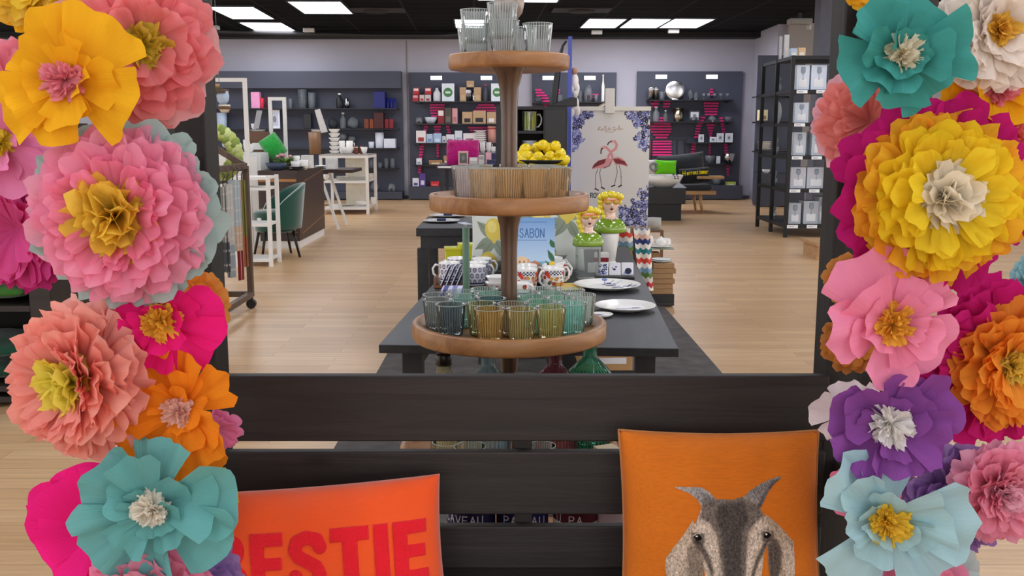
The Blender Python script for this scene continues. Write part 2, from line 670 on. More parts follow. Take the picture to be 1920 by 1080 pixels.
vis_lights = [  # x0,x1 at the near (upper) edge, y near, y far
    (385, 470, 10, 33, 'nearer of the two white ceiling panels at far left beside the flower post'),
    (446, 524, 40, 55, 'farther white ceiling panel at far left beyond the first one'),
    (536, 634, 0, 23, 'white ceiling panel above the dark display unit, cut by the top of view'),
    (850, 905, 34, 50, 'white ceiling panel half hidden behind the clear tumblers'),
    (975, 1050, -12, 1, 'white ceiling panel just peeking in beside the stand finial'),
    (1102, 1172, 33, 50, 'leftmost of three white ceiling panels in a row'),
    (1182, 1256, 33, 50, 'middle of three white ceiling panels in a row'),
    (1262, 1338, 33, 50, 'rightmost of three white ceiling panels in a row')]
lamp_spots = []
for x0, x1, y0, y1, lab in vis_lights:
    a, b, c = atz(x0, y0, CEIL), atz(x1, y0, CEIL), atz((x0 + x1) / 2, y1, CEIL)
    w, d = b.x - a.x, c.y - a.y
    light_panel((a.x + b.x) / 2, a.y + d / 2, w, d, lab)
    lamp_spots.append(((a.x + b.x) / 2, a.y + d / 2))
for iy, y in enumerate((-4.2, -1.6, .8, 3.6, 6.4, 9.2, 12.0)):   # the same kind of panel over the rest of the shop
    for ix, x in enumerate((-7.5, -4.6, -1.6, 1.5, 4.6, 7.6)):
        light_panel(x + .25 * (iy % 2), y, .62, 1.25, 'white ceiling panel over the front of the shop', 'ceiling panels over the front of the shop')
for x, y in ((-8.5, 15), (-6.2, 18), (7.5, 15.5), (-9, 19.), (-.2, 15.2)):
    light_panel(x, y, .62, 1.25, 'white ceiling panel over the back corners of the shop', 'ceiling panels over the back corners')
for i, (px, py, lab) in enumerate(((400, 48, 'small white emergency lamp box under the far left panels'), (579, 53, 'small white emergency lamp box left of the tumblers'),
                                   (1119, 57, 'small white box hanging below the leftmost of three panels'), (1263, 55, 'small white box hanging below the rightmost of three panels'))):
    p = atz(px, py - 3, CEIL)
    t = thing('emergency_light', lab, 'emergency light', p)
    MB().box(-.11, .11, -.06, .06, -.11, -.03).build('housing', mat('c9c7c4', .5), t, bevel=.01)
    MB().box(-.02, .02, -.02, .02, -.03, 0).build('bracket', FRM, t)
p = atz(1500, 24, CEIL)
t = thing('ceiling_projector', 'white projector hanging from the black ceiling at right', 'projector', p)
MB().box(-.2, .2, -.12, .12, -.2, -.1).build('housing', mat('9a9895', .5), t, bevel=.02)
MB().box(-.03, .03, -.03, .03, -.1, 0).build('bracket', FRM, t)
MB().lathe([(.0, -.05), (.05, -.05), (.05, .05), (0, .05)], 16, (.16, -.02, -.24)).build('lens', mat('b8b8b8', .3), t, True)
for i, (px, py, lab) in enumerate(((705, 18, 'dark square air vent in ceiling left of the stand'), (1090, 18, 'dark square air vent in ceiling right of the stand'))):
    p = atz(px, py, CEIL)
    t = thing('ceiling_vent', lab, 'air vent', (p.x, p.y, CEIL - .001), R(2.2))
    MB().box(-.5, .5, -.3, .3, -.02, 0).build('plate', mat('2b2c30', .6), t, bevel=.005)
    MB().lathe([(.0, -.03), (.2, -.05), (.26, -.02), (.26, 0)], 28).build('diffuser_cone', mat('1a1b1e', .6), t, True)
mb = MB().tube([at(385, 58, 20.2), at(520, 62, 20.2), at(700, 66, 20.4), at(830, 67, 20.4), at(905, 60, 20.6)], .05, 10)
solo('ceiling_pipe', mb, mat('27272b', .5), 'black pipe sagging along the top of the back wall', 'pipe', smooth=True)

# ================================================================ arbor bench (black timber)
BW = wood('1e1815', '2f2825', .62, 0, 2.2, 16, .10, knots=2.2)
BWZ = wood('17120f', '241e1b', .6, 2, 2.2, 16, .08)
BY = 2.05


def zat(py, Y): return at(960, py, Y).z


xl, xr = at(437, 760, BY).x, at(1546, 760, BY).x
bench = thing('arbor_bench', 'black timber arbor bench with slatted back and tall corner posts', 'bench', ((xl + xr) / 2, BY, 0))
bx = (xl + xr) / 2
pl, pr = at(405, 400, BY + .05).x - .036, at(1562, 400, BY + .05).x + .026
lx0, lx1 = xl - .02, xr + .02
edges = [(705, 828), (848, 965), (988, 1105), (1126, 1240)]
for a, b in edges:
    zt, zb = zat(a, BY), zat(b, BY)
    MB().box(pl - bx + .03, pr - bx - .03, 0, .028, zb, zt).build('back_plank', BW, bench, bevel=.0035)
xb = at(981, 838, BY + .05).x - bx
MB().box(xb - .02, xb + .02, .0285, .07, .3, zat(712, BY)).build('back_batten', BWZ, bench)
MB().box(pl - .055 - bx, pl + .028 - bx, .029, .12, 0, 2.35).build('post', BWZ, bench, bevel=.004)
MB().box(pr - .03 - bx, pr + .052 - bx, .029, .12, 0, 2.35).build('post', BWZ, bench, bevel=.004)
for sx in (-1, 1):
    q = (pl if sx < 0 else pr) - bx + sx * .01
    MB().box(q - .04, q + .04, -.24, -.16, 0, 2.35).build('post', BWZ, bench, bevel=.004)
    MB().box(q - .02 - .0605 * sx, q + .02 - .0605 * sx, -.50, .028, .38, .45).build('seat_rail', BWZ, bench)
    MB().box(q - .02, q + .02, -.159, .028, 2.2, 2.3).build('roof_rail', BWZ, bench)
    MB().box(q - .03 - .06 * sx, q + .03 - .06 * sx, -.50, -.44, 0, .3795).build('leg', BWZ, bench)
    for k in range(5):
        MB().box(q - .012, q + .012, -.159, .028, .62 + k * .34, .72 + k * .34).build('side_slat', BW, bench, bevel=.003)
for k in range(4):
    MB().box(pl - bx + .06, pr - bx - .06, -.46 + k * .118, -.46 + k * .118 + .1, .451, .476).build('seat_plank', BW, bench, bevel=.003)

# ================================================================ paper flowers


def petal(Ln, Wd, e0, e1, p=.75, k=.35, ruf=.04, nr=3., fold=0., cup=0., ns=8, nt=8, rg=rnd, circ=False):
    s = np.linspace(0, 1, ns + 1)
    ang = np.radians(e0 + (e1 - e0) * s)
    dr = np.cos(ang)
    dz = np.sin(ang)
    cr = np.concatenate([[0], np.cumsum((dr[1:] + dr[:-1]) / 2)]) / ns * Ln
    cz = np.concatenate([[0], np.cumsum((dz[1:] + dz[:-1]) / 2)]) / ns * Ln
    t = np.sin(np.linspace(-PI / 2, PI / 2, nt + 1)) if circ else np.linspace(-1, 1, nt + 1)
    S, T = np.meshgrid(s, t, indexing='ij')
    SS = S * (1 - k * (1 - np.sqrt(1 - .985 * T * T)) * 1.1) if circ else S * (1 - k * np.abs(T) ** 2.3)
    X = np.interp(SS, s, cr)
    Z = np.interp(SS, s, cz)
    lat = T * Wd * SS ** p
    ph, ph2 = rg.uniform(0, 6.28), rg.uniform(0, 6.28)
    Z = Z + ruf * Ln * SS ** 2 * np.sin(PI * nr * T * .5 + ph) + ruf * .5 * Ln * SS ** 3 * np.sin(PI * nr * 1.3 * T + ph2)
    Z = Z + fold * Ln * np.abs(T) * SS + cup * Ln * T * T * SS
    X = X + ruf * .5 * Ln * SS ** 2 * np.sin(PI * nr * .7 * T + ph2)
    return np.stack([X, lat, Z], -1), np.stack([T * .5 + .5, S], -1)


def rot_petal(P, phi, tilt=0., roll=0.):
    x, y, z = P[..., 0], P[..., 1], P[..., 2]
    if roll:
        y, z = y * math.cos(roll) - z * math.sin(roll), y * math.sin(roll) + z * math.cos(roll)
    if tilt:
        x, z = x * math.cos(tilt) - z * math.sin(tilt), x * math.sin(tilt) + z * math.cos(tilt)
    return np.stack([x * math.cos(phi) - y * math.sin(phi), x * math.sin(phi) + y * math.cos(phi), z], -1)


def petals_mesh(name, plist, m, parent, hub=True):
    """petals sharing one middle point make one layer"""
    V, UV, F = [(0, 0, 0)], [(.5, 0)], []
    for P, uv in plist:
        ns, nt = P.shape[0] - 1, P.shape[1] - 1
        base = len(V)
        V += P[1:].reshape(-1, 3).tolist()
        UV += uv[1:].reshape(-1, 2).tolist()
        for j in range(nt): F.append((0, base + j, base + j + 1))
        for i in range(ns - 1):
            for j in range(nt):
                a = base + i * (nt + 1) + j
                F.append((a, a + nt + 1, a + nt + 2, a + 1))
    return link_mesh(name, V, F, m, parent, True, uv=UV)


def facing(yaw, pitch, spin):
    """local z (the flower's face) turned towards the camera side, yaw to the right and pitch up in degrees"""
    d = Vector((math.sin(R(yaw)) * math.cos(R(pitch)), -math.cos(R(yaw)) * math.cos(R(pitch)), math.sin(R(pitch))))
    q = d.to_track_quat('Z', 'Y')
    return (q @ Euler((0, 0, spin)).to_quaternion()).to_euler()


def crumple(name, r, m, parent, z0, n=34, rg=rnd, wd=.42, spread=(15, 88), circ=True):
    pl = []
    for i in range(n):
        u = (i + .5) / n
        e = spread[0] + (spread[1] - spread[0]) * (1 - u) ** 1.5 + rg.uniform(-9, 9)
        Ln = r * (1.0 - .22 * abs(e) / 90) * rg.uniform(.8, 1.14)
        W_ = Ln * wd * rg.uniform(.75, 1.3)
        P, uv = petal(Ln, W_, e, e + rg.uniform(-40, 40), p=.6, k=min(.5, W_ / Ln) if circ else .12, ruf=.10, nr=3.4, fold=rg.uniform(-.3, .3), ns=6, nt=7, rg=rg, circ=circ)
        P = rot_petal(P, 2.399 * i + rg.uniform(-.3, .3), 0, rg.uniform(-.7, .7))
        pl.append((P, uv))
    o = petals_mesh(name, pl, m, parent)
    o.location = (0, 0, z0)
    return o


def pompom(label, px, py, rpx, Y, yaw, pitch, layers, centre, cr=.4, seed=0, cat='paper flower', n=15, asp=1.):
    """layered tissue flower; layers = [(colour, length factor, start angle, end angle)]"""
    rg = random.Random(seed * 31 + 5)
    p = at(px, py, Y)
    r = rpx / FPX * Y * .93
    t = thing('paper_flower', label, cat, p, facing(yaw, pitch, rg.uniform(0, 6)))
    nn0 = n + 2
    full = []
    for li, (c, lf, e0, e1) in enumerate(layers):     # two sheets of tissue for every colour step
        full.append((c, lf, e0, e1))
        nx = layers[li + 1] if li + 1 < len(layers) else (c, lf * .9, e0 + 8, e1 + 8)
        full.append((c, (lf * 1.6 + nx[1] * .4) / 2 * .985, (e0 + nx[2]) / 2, (e1 + nx[3]) / 2))
    for li, (c, lf, e0, e1) in enumerate(full):
        e0, e1 = min(e0, 58) * .86, min(e1, 52) * .86
        pl = []
        nn = nn0 + rg.randint(-2, 2)
        for i in range(nn):
            Ln = r * lf * rg.uniform(.93, 1.06) * 1.03
            W_ = Ln * 3.9 / nn * rg.uniform(.85, 1.2)
            P, uv = petal(Ln, W_, e0 + rg.uniform(-8, 9), e1 + rg.uniform(-13, 13), p=.78, k=min(.5, W_ / Ln), ruf=.05, nr=2.4,
                          fold=rg.uniform(-.12, .06), cup=rg.uniform(-.12, .12), ns=10, nt=10, rg=rg, circ=True)
            pl.append((rot_petal(P, 2 * PI * (i + rg.uniform(-.35, .35)) / nn + li * .4, 0, rg.uniform(-.27, .27)), uv))
        o = petals_mesh('petal_layer', pl, paper(c, .5), t)
        o.location = (0, 0, (li - len(full)) * r * .014)
    if centre: crumple('flower_centre', r * cr * 1.15, paper(centre, .5, 0, .12, .52), t, r * .13, 70, rg, .42, (0, 85))
    return t


def crepe(label, px, py, rpx, Y, yaw, pitch, col, pist, seed=0, rings=((5, 1., 14, 0), (5, .76, 30, 16), (4, .54, 44, 32)), pr=.2, wide=.62, cat='paper flower', col2=None, calm=1.):
    """crepe paper flower, every petal its own sheet"""
    rg = random.Random(seed * 17 + 3)
    p = at(px, py, Y)
    r = rpx / FPX * Y
    t = thing('paper_flower', label, cat, p, facing(yaw, pitch, rg.uniform(0, 6)))
    for ri, (n, lf, e0, e1) in enumerate(rings):
        for i in range(n):
            Ln = r * lf * rg.uniform(.82, 1.16) * 1.05
            P, uv = petal(Ln, Ln * wide * rg.uniform(.8, 1.15) * (1 if ri == 0 else .95), e0 + rg.uniform(-10, 14), e1 + rg.uniform(-28, 26) * calm, p=.8, k=rg.uniform(.1, .34),
                          ruf=rg.uniform(.05, .10) * calm, nr=rg.uniform(2.2, 4.5), fold=rg.uniform(-.16, .14) * calm, cup=rg.uniform(-.05, .25), ns=10, nt=12, rg=rg)
            P = rot_petal(P, 2 * PI * (i + rg.uniform(-.28, .28)) / n + ri * .6, 0, rg.uniform(-.45, .45))
            P[..., 2] += r * (.02 * ri + .004 * i) - r * .06
            m = paper(col2 if (col2 and ri == 0) else col, .3, 1)
            link_mesh('petal', P.reshape(-1, 3), [(a * 13 + b, (a + 1) * 13 + b, (a + 1) * 13 + b + 1, a * 13 + b + 1) for a in range(10) for b in range(12)],
                      m, t, True, uv=uv.reshape(-1, 2))
    if pist: crumple('pistil', r * pr * 1.5, paper(pist, .45, 0, .12, .58), t, r * .13, 60, rg, .24, (5, 88), False)
    return t


PK, PK2, MINT, MAG, HOT = 'ff96b6', 'f7a9bd', 'a9c4bf', 'd0227c', 'ee1a74'
CORAL, SALM, AMB, YEL, ORA = 'fb9093', 'ffa897', 'f4ae18', 'f5cd2a', 'f58a1c'
TEAL, TEAL2, LBL, PUR, WHI = '5fa5a2', '3b938b', '9fc6cd', '80408f', 'f2e8df'
# ---- left column of flowers, upper to lower
pompom('pale yellow tissue flower at the very top left with scalloped edges', 62, -52, 118, 1.62, -5, -5, [('f4b81e', 1., 15, 5), ('f6d04a', .92, 32, 18), ('f5cf3c', .8, 50, 40)], 'f4c93a', seed=1)
pompom('amber tissue flower peeking out between yellow flower and coral pompom', 138, -8, 62, 1.72, 0, -5, [('f29a1b', 1., 10, 0), ('f29a1b', .8, 40, 30)], None, seed=2, n=11)
pompom('large coral pink tissue pompom with olive yellow heart, top of left post', 262, 88, 158, 1.58, 26, 0, [('f4aeb0', 1., 2, -8), (CORAL, .97, 18, 6), ('fa888e', .88, 36, 24), ('fb9094', .74, 54, 48)], 'd9b71f', .38, seed=3, n=13)
crepe('amber crepe flower with coral pink heart, upper left', 132, 152, 132, 1.44, -4, 4, 'f6b01c', 'f4748a', seed=4, pr=.24)
pompom('pink crepe flower behind the amber flower at left edge', 12, 148, 84, 1.66, -10, 8, [('f58fa4', 1., 12, 0), ('f58fa4', .8, 34, 20)], None, seed=5, n=8)
crepe('lilac pink crepe flower with yellow heart at far left edge', 4, 270, 108, 1.60, 8, 4, 'ef86bb', 'f2d21e', seed=6, pr=.2)
pompom('magenta tissue pompom half hidden at far left edge', 32, 430, 130, 1.74, -14, -5, [('c22a72', 1., 5, -5), ('e0479a', .95, 22, 10), ('e6559d', .8, 42, 30)], None, seed=7)
pompom('largest pink tissue pompom with mint backing and golden heart, left column', 226, 402, 188, 1.46, 2, 3, [(MINT, 1.02, 2, -8), ('f7a3bd', .96, 12, 0), (PK, .92, 22, 8), (PK, .84, 34, 20), ('ff88aa', .72, 46, 34)], 'f0b31c', .47, seed=8, n=16)
pompom('salmon tissue pompom with tall bright yellow heart, lower left', 150, 712, 166, 1.48, -24, 2, [('fbb0a4', 1., 4, -6), (SALM, .97, 18, 6), ('ff9e8e', .9, 34, 22), ('ff9c92', .78, 50, 42)], 'f8d92e', .42, seed=9, n=15)
pompom('light orange tissue flower behind the hot pink one, left post', 352, 575, 84, 1.80, 12, 0, [('f0a04a', 1., 5, 0), ('ee9838', .9, 25, 12), ('ee9838', .75, 48, 36)], None, seed=10, n=13)
crepe('hot pink crepe flower with small golden heart, left post', 305, 600, 106, 1.50, 4, 4, HOT, 'f2a41c', seed=11, pr=.27, wide=.7)
pompom('small pink tissue bit behind the orange crepe flower', 408, 805, 54, 1.74, 14, -20, [('ea86b4', 1., 10, 0), ('ea86b4', .8, 30, 20)], None, seed=12, n=8)
crepe('orange crepe flower with pale pink heart, left post', 342, 768, 118, 1.48, -3, 4, 'f9851a', 'f4ac96', seed=13, pr=.2, wide=.66, rings=((6, .98, 14, 0), (5, .76, 30, 16), (4, .54, 44, 32)))
pompom('golden yellow tissue pompom behind the lower teal flower', 360, 938, 94, 1.70, 8, 0, [('e9b52a', 1., 4, -4), ('efc136', .92, 24, 10), ('efc136', .75, 46, 36)], None, seed=14)
crepe('hot pink crepe flower with broad petals at bottom left', 186, 985, 152, 1.60, -12, -2, 'f21d80', None, seed=55, wide=.8, calm=.35, rings=((7, .96, 18, 4), (6, .8, 30, 18)))
crepe('teal crepe flower with cream heart, bottom of left column', 292, 950, 142, 1.42, 3, 6, TEAL, 'efe0cb', seed=16, pr=.2, wide=.58, rings=((6, 1., 12, 0), (6, .76, 28, 14), (5, .52, 46, 36)))
pompom('pink tissue pompom cut off by the bottom edge, left column', 284, 1118, 142, 1.44, -2, 10, [('f08fb6', 1., 10, 0), ('f38fb0', .95, 28, 14), ('f29ab4', .84, 46, 36), ('f29ab4', .62, 66, 60)], 'f29ab4', seed=17)
pompom('lilac tissue pompom behind the bottom pink pompom, left column', 366, 1092, 104, 1.60, 10, 6, [('a98acb', 1., 4, -4), ('a283c8', .9, 24, 14), ('a283c8', .7, 48, 40)], None, seed=18)
# ---- right column of flowers, upper to lower
pompom('bit of yellow tissue flower at the top of right post', 1616, -22, 40, 1.80, -8, 0, [('f0b428', 1., 8, 0), ('f0b428', .8, 36, 26)], None, seed=19, n=8)
pompom('white crepe flower with golden orange heart, top right', 1862, 58, 122, 1.50, 4, 0, [(WHI, 1.02, 10, 0), (WHI, .96, 24, 8), ('f3e6dc', .84, 40, 26), ('f3e6dc', .62, 54, 44)], 'f3a51e', .30, seed=20, n=12)
crepe('teal crepe flower with cream heart, top of right post', 1686, 104, 108, 1.44, -2, 2, TEAL2, 'efdcb8', seed=21, pr=.25, wide=.66, rings=((6, 1., 14, 2), (6, .80, 32, 24), (5, .56, 48, 42)))
crepe('amber crepe flower with round coral heart, top right', 1866, 166, 92, 1.54, 6, 6, 'f2ab18', 'f4687e', seed=22, pr=.3, wide=.72)
pompom('salmon tissue pompom behind the upper teal flower, right post', 1632, 228, 114, 1.68, -30, 4, [('f0b3c0', 1., 4, -4), ('f1938e', .95, 22, 10), ('ef8f86', .82, 42, 32), ('ef8f86', .62, 62, 58)], None, seed=23)
crepe('amber crepe flower with coral bud at right edge above the yellow pompom', 1896, 252, 82, 1.60, 4, 0, 'e9a21a', 'f0574f', seed=24, pr=.26)
pompom('large bright yellow tissue pompom with cream heart and raspberry backing', 1760, 368, 200, 1.46, -2, 2, [('c01a6e', 1.02, 2, -8), ('f0a228', .86, 12, 2), ('f3b62a', .83, 20, 8), ('f7cf24', .78, 32, 18), ('f8d52c', .7, 46, 34)], 'f3dfc4', .36, seed=25, n=17)
pompom('light blue paper scrap flower at right edge below the yellow pompom', 1940, 512, 48, 1.60, 0, 0, [('8fc3c9', 1., 10, 0), ('8fc3c9', .7, 35, 25)], None, seed=26, n=8)
pompom('brownish orange tissue flower behind the pink crepe flower, upper one', 1596, 525, 56, 1.78, -20, 0, [('cf8a45', 1., 6, 0), ('d98c3c', .85, 30, 20), ('d98c3c', .6, 56, 50)], None, seed=27, n=11)
pompom('brownish orange tissue flower behind the pink crepe flower, lower one', 1594, 645, 62, 1.80, -20, 0, [('c58040', 1., 6, 0), ('d08338', .85, 30, 20)], None, seed=28, n=11)
crepe('pink crepe flower with orange heart, middle of right post', 1668, 606, 126, 1.46, -4, 4, 'f587ab', 'f4a01e', seed=29, pr=.24, wide=.66)
pompom('bright orange tissue pompom with magenta backing at right edge', 1884, 682, 172, 1.54, 10, 0, [('c41668', 1.02, 4, -6), ('d01d72', .98, 14, 2), ('f28f34', .8, 22, 10), ('fb9a30', .76, 36, 24), ('fb9e34', .66, 52, 44)], 'f0bf2c', .24, seed=30, n=16)
crepe('white paper petals behind the purple flower on right post', 1592, 775, 74, 1.76, -12, 0, 'ecdfe2', None, seed=31, rings=((5, 1., 10, 0), (4, .7, 34, 20)))
crepe('purple crepe flower with white heart, right post', 1664, 790, 126, 1.46, -2, 2, PUR, 'efe6df', seed=32, pr=.28, wide=.66)
crepe('small pink crepe flower with yellow heart below the purple flower', 1612, 908, 66, 1.66, -8, 8, 'f2789c', 'f0a71e', seed=33, pr=.22)
pompom('pink tissue pompom at right edge below the orange pompom', 1876, 922, 112, 1.60, 10, 2, [('f3a3bd', 1., 4, -6), ('f392ae', .95, 22, 8), ('f498b0', .82, 42, 30), ('f498b0', .6, 62, 58)], 'f49ab2', seed=34)
pompom('lilac tissue pompom behind the light blue crepe flower', 1792, 944, 128, 1.66, 6, 0, [('9a76b6', 1., 4, -4), ('9a70b6', .92, 22, 10), ('9a70b6', .72, 46, 38)], None, seed=35)
crepe('light blue crepe flower with bright yellow heart, bottom of right column', 1660, 972, 136, 1.42, -4, 6, LBL, 'f4b71c', seed=36, pr=.24, wide=.6)
pompom('pink tissue pompom with mint backing cut off by bottom edge, right column', 1700, 1132, 150, 1.46, -2, 8, [('bfc6c2', 1.12, 6, -4), ('b7c9c8', 1.06, 12, 0), ('ef84a6', .92, 26, 12), ('f08aa8', .82, 44, 34), ('f08aa8', .6, 64, 58)], 'f08aa8', seed=37)
# ================================================================ tiered wooden stand with tumblers
SY, SX = 2.65, -.008
TW = wood('8a5a33', 'c9935f', .42, 0, 2.0, 7, .03, knots=1.3)
TWI = wood('a87446', 'd9ad7c', .5, 0, 2.0, 7, .03)
STM = wood('4a3427', '7b604e', .26, 2, 3., 12, .03)
TIERS = [(1.650, .163, .036, .004), (1.272, .2195, .034, .012), (.912, .272, .032, .016), (.552, .312, .034, .016), (.195, .352, .034, .016)]
stand = thing('tiered_display_stand', 'tall wooden tiered stand with round trays behind the black bench', 'display stand', (SX, SY, 0), R(25))
for i, (z, r, h, lip) in enumerate(TIERS):
    MB().lathe([(0, -.012 - h * .3), (r - .016, -h), (r - .004, -h + .002), (r, -h + .008), (r, lip - .004), (r - .003, lip), (r - .022, lip), (r - .026, 0), (0, 0)], 96).build(
        'tray', TW, stand, True, loc=(0, 0, z))
    zb = TIERS[i + 1][0] if i + 1 < len(TIERS) else 0.
    top = z - h * .6
    ln = top - zb
    MB().lathe([(.034, 0), (.034, .006), (.027, .016), (.0235, .05), (.0225, ln * .3), (.0225, ln - .12), (.026, ln - .06), (.036, ln - .022), (.045, ln - .006), (.045, ln)], 40).build(
        'stem', STM, stand, True, loc=(0, 0, zb))
MB().lathe([(.03, 0), (.02, .01), (.016, .06), (.016, .085), (.024, .10), (.036, .115), (.0415, .14), (.0405, .155), (.03, .18), (.016, .192), (.02, .2), (.012, .215), (0, .217)], 32).build(
    'finial', mat('9b8d84', .32, .6, var=.2, scale=30), stand, True, loc=(0, 0, 1.65))
MB().lathe([(.19, 0), (.2, .012), (.19, .022), (.06, .034), (.03, .045)], 48).build('foot', STM, stand, True)


def make_tumbler(col, label, group, loc, rot=0., h=.086, rt=.0405, rb=.032, edge=.5, milk=.26):
    t = thing('ribbed_tumbler', label, 'tumbler', loc, rot, group)
    mb = MB()
    mb.captop = False
    mb.lathe([(rb - .003, 0.0005), (rb, .004), (rb + (rt - rb) * .3, h * .3), (rb + (rt - rb) * .65, h * .65), (rt, h)], 84, rib=.035)
    mb.build('glass_wall', glass(col, edge, milk, .06, 34), t, True)
    b2 = MB().lathe([(0, .008), (rb - .004, .008), (rb - .002, .002), (0, .002)], 28)
    b2.build('glass_base', glass(col, .7, .25), t, True)
    n = 84
    V, F = [], []
    for i in range(n):
        a = 2 * PI * i / n
        for j in range(5):
            b = 2 * PI * j / 5
            q = rt * (1 - .02 * (i % 2)) + .0011 * math.cos(b)
            V.append((q * math.cos(a), q * math.sin(a), h + .0011 * math.sin(b)))
    for i in range(n):
        k = (i + 1) % n
        for j in range(5):
            F.append((i * 5 + j, k * 5 + j, k * 5 + (j + 1) % 5, i * 5 + (j + 1) % 5))
    link_mesh('rim', V, F, glass('e8f0ec', .8, .55, .15), t, True)
    return t


G_DK, G_GR, G_NV, G_OL, G_AM, G_TE, G_MI, G_GN, G_CL = '6a777c', 'a3adaa', '5c6e80', 'c8c27a', 'e6ba68', 'a2e4d4', 'd0f0e4', 'aee2c8', 'e4f5ee'
tum3 = [
    (845, 582.7, G_DK, 'dark slate grey ribbed tumbler at front left of the lowest full tray'),
    (831, 571, G_GR, 'mid grey ribbed tumbler at the left rim behind the dark slate one'),
    (889, 571.5, G_NV, 'bluish grey ribbed tumbler behind the dark slate and yellow olive ones'),
    (900, 584.5, G_OL, 'yellow olive ribbed tumbler left behind the frontmost amber one'),
    (925, 592, G_AM, 'amber ribbed tumbler standing frontmost on the tray'),
    (947, 572, 'd5c3a0', 'pale amber ribbed tumbler right in front of the stem'),
    (964, 582.7, 'd8c480', 'olive amber ribbed tumbler right behind the frontmost amber one'),
    (1018.5, 585, 'dcc678', 'amber green ribbed tumbler at front right of the tray'),
    (1065, 575.5, G_TE, 'bright turquoise ribbed tumbler at right front, nearest of the turquoise'),
    (1008, 573, 'b0e2c8', 'sea green ribbed tumbler behind the amber green one'),
    (1074, 564, G_MI, 'mint ribbed tumbler directly behind the bright turquoise one'),
    (1009, 562, G_GN, 'green ribbed tumbler two places behind the amber green one'),
    (1093, 556.5, G_CL, 'clear pale green ribbed tumbler at the right rim of the tray'),
    (1072, 548, G_CL, 'clear pale green ribbed tumbler at back right beside a white plate'),
    (1013, 547, G_CL, 'clear pale ribbed tumbler at back right of the stem'),
    (838, 561, G_GR, 'smoky ribbed tumbler at left rim, third from the front'),
    (891, 560, 'a4d2c4', 'smoky teal ribbed tumbler left of the stem in the second row'),
    (869, 552, G_MI, 'mint ribbed tumbler around the foot of the green candle'),
    (904, 543, G_MI, 'mint ribbed tumbler at the very back left of the stem'),
    (929, 554, G_GN, 'green ribbed tumbler close at the left of the stem'),
    (991, 553, G_MI, 'mint ribbed tumbler close at the right of the stem'),
    (1040, 555, G_GN, 'green ribbed tumbler in the right middle of the tray'),
]
pts = []
for px, py, c, lab in tum3:
    p = atz(px, py, .912 + .086)
    pts.append([p.x - SX, p.y - SY])
for it in range(200):
    for i in range(len(pts)):
        for j in range(i):
            dx, dy = pts[i][0] - pts[j][0], pts[i][1] - pts[j][1]
            d = math.hypot(dx, dy) or 1e-4
            if d < .0825:
                k = (.0825 - d) / d / 2 * .6
                pts[i][0] += dx * k; pts[i][1] += dy * k
                pts[j][0] -= dx * k; pts[j][1] -= dy * k
        d = math.hypot(*pts[i]) or 1e-4
        if d > .205: pts[i] = [q * .205 / d for q in pts[i]]
        if d < .064: pts[i] = [q * .064 / d for q in pts[i]]
for (px, py, c, lab), (x, y) in zip(tum3, pts):
    make_tumbler(c, lab, 'ribbed tumblers on the lowest full tray', (SX + x, SY + y, .9125), px * .1)
for i, (a, rr, c, lab) in enumerate([
    (-136, .150, 'e2d8d8', 'pale rosy grey ribbed tumbler at the left end of the middle tray'),
    (-113, .165, 'e6c79c', 'brownish amber ribbed tumbler second from left on the middle tray'),
    (-90, .160, 'e8c28a', 'amber ribbed tumbler in front of the stem on the middle tray'),
    (-66, .165, 'e6bf88', 'amber ribbed tumbler right of the stem at the front of the middle tray'),
    (-38, .160, 'dcba8a', 'brown amber ribbed tumbler at the right end of the middle tray'),
    (172, .12, 'cfc0b4', 'smoky ribbed tumbler behind the rosy grey one on the middle tray'),
    (132, .13, 'e4cba4', 'amber ribbed tumbler at the back left of the middle tray'),
    (85, .13, 'e4cba4', 'amber ribbed tumbler at the back middle of the middle tray'),
    (45, .13, 'e0c096', 'amber ribbed tumbler at the back right of the middle tray'),
    (0, .105, 'e4c48e', 'amber ribbed tumbler close to the stem, right side of middle tray')]):
    make_tumbler(c, lab, 'ribbed tumblers on the middle tray', (SX + rr * math.cos(R(a)), SY + rr * math.sin(R(a)), 1.2725), i * .3, edge=.6, milk=.36)
for i, (px, yy, z, lab) in enumerate([
    (893, .02, 1.6505, 'clear ribbed tumbler at front left of the top tray, lower of its stack'),
    (891, .02, 1.6885, 'clear ribbed tumbler nested in the front left one on the top tray'),
    (945, -.07, 1.6505, 'clear ribbed tumbler at the front middle of the top tray, lower of its stack'),
    (942, -.07, 1.6945, 'clear ribbed tumbler nested in the front middle one on the top tray'),
    (1008, .0, 1.6505, 'clear ribbed tumbler at the right of the top tray'),
    (885, .095, 1.6505, 'clear ribbed tumbler behind the left stack on the top tray'),
    (979, .105, 1.6505, 'clear ribbed tumbler at the back right of the top tray')]):
    p = at(px, 80, SY + yy)
    make_tumbler('dfe6e4', lab, 'clear ribbed tumblers on the top tray', (p.x, p.y, z), i * .4, edge=.5, milk=.22)

# ---- green taper candle
p = at(857, 540, 2.83)
cn = thing('taper_candle', 'tall sage green taper candle standing at the left behind the stem', 'candle', (SX - .128, SY + .175, .9125))
zt = at(857, 426, SY + .175).z - .9125
MB().lathe([(.0105, 0), (.0105, zt - .004), (.008, zt), (0, zt + .001)], 24).build('wax', mat('6f9682', .5, var=.03), cn, True)
MB().tube([(0, 0, zt), (.001, 0, zt + .008), (.003, 0, zt + .016)], .0012, 6).build('wick', mat('e8e2d0', .8), cn)


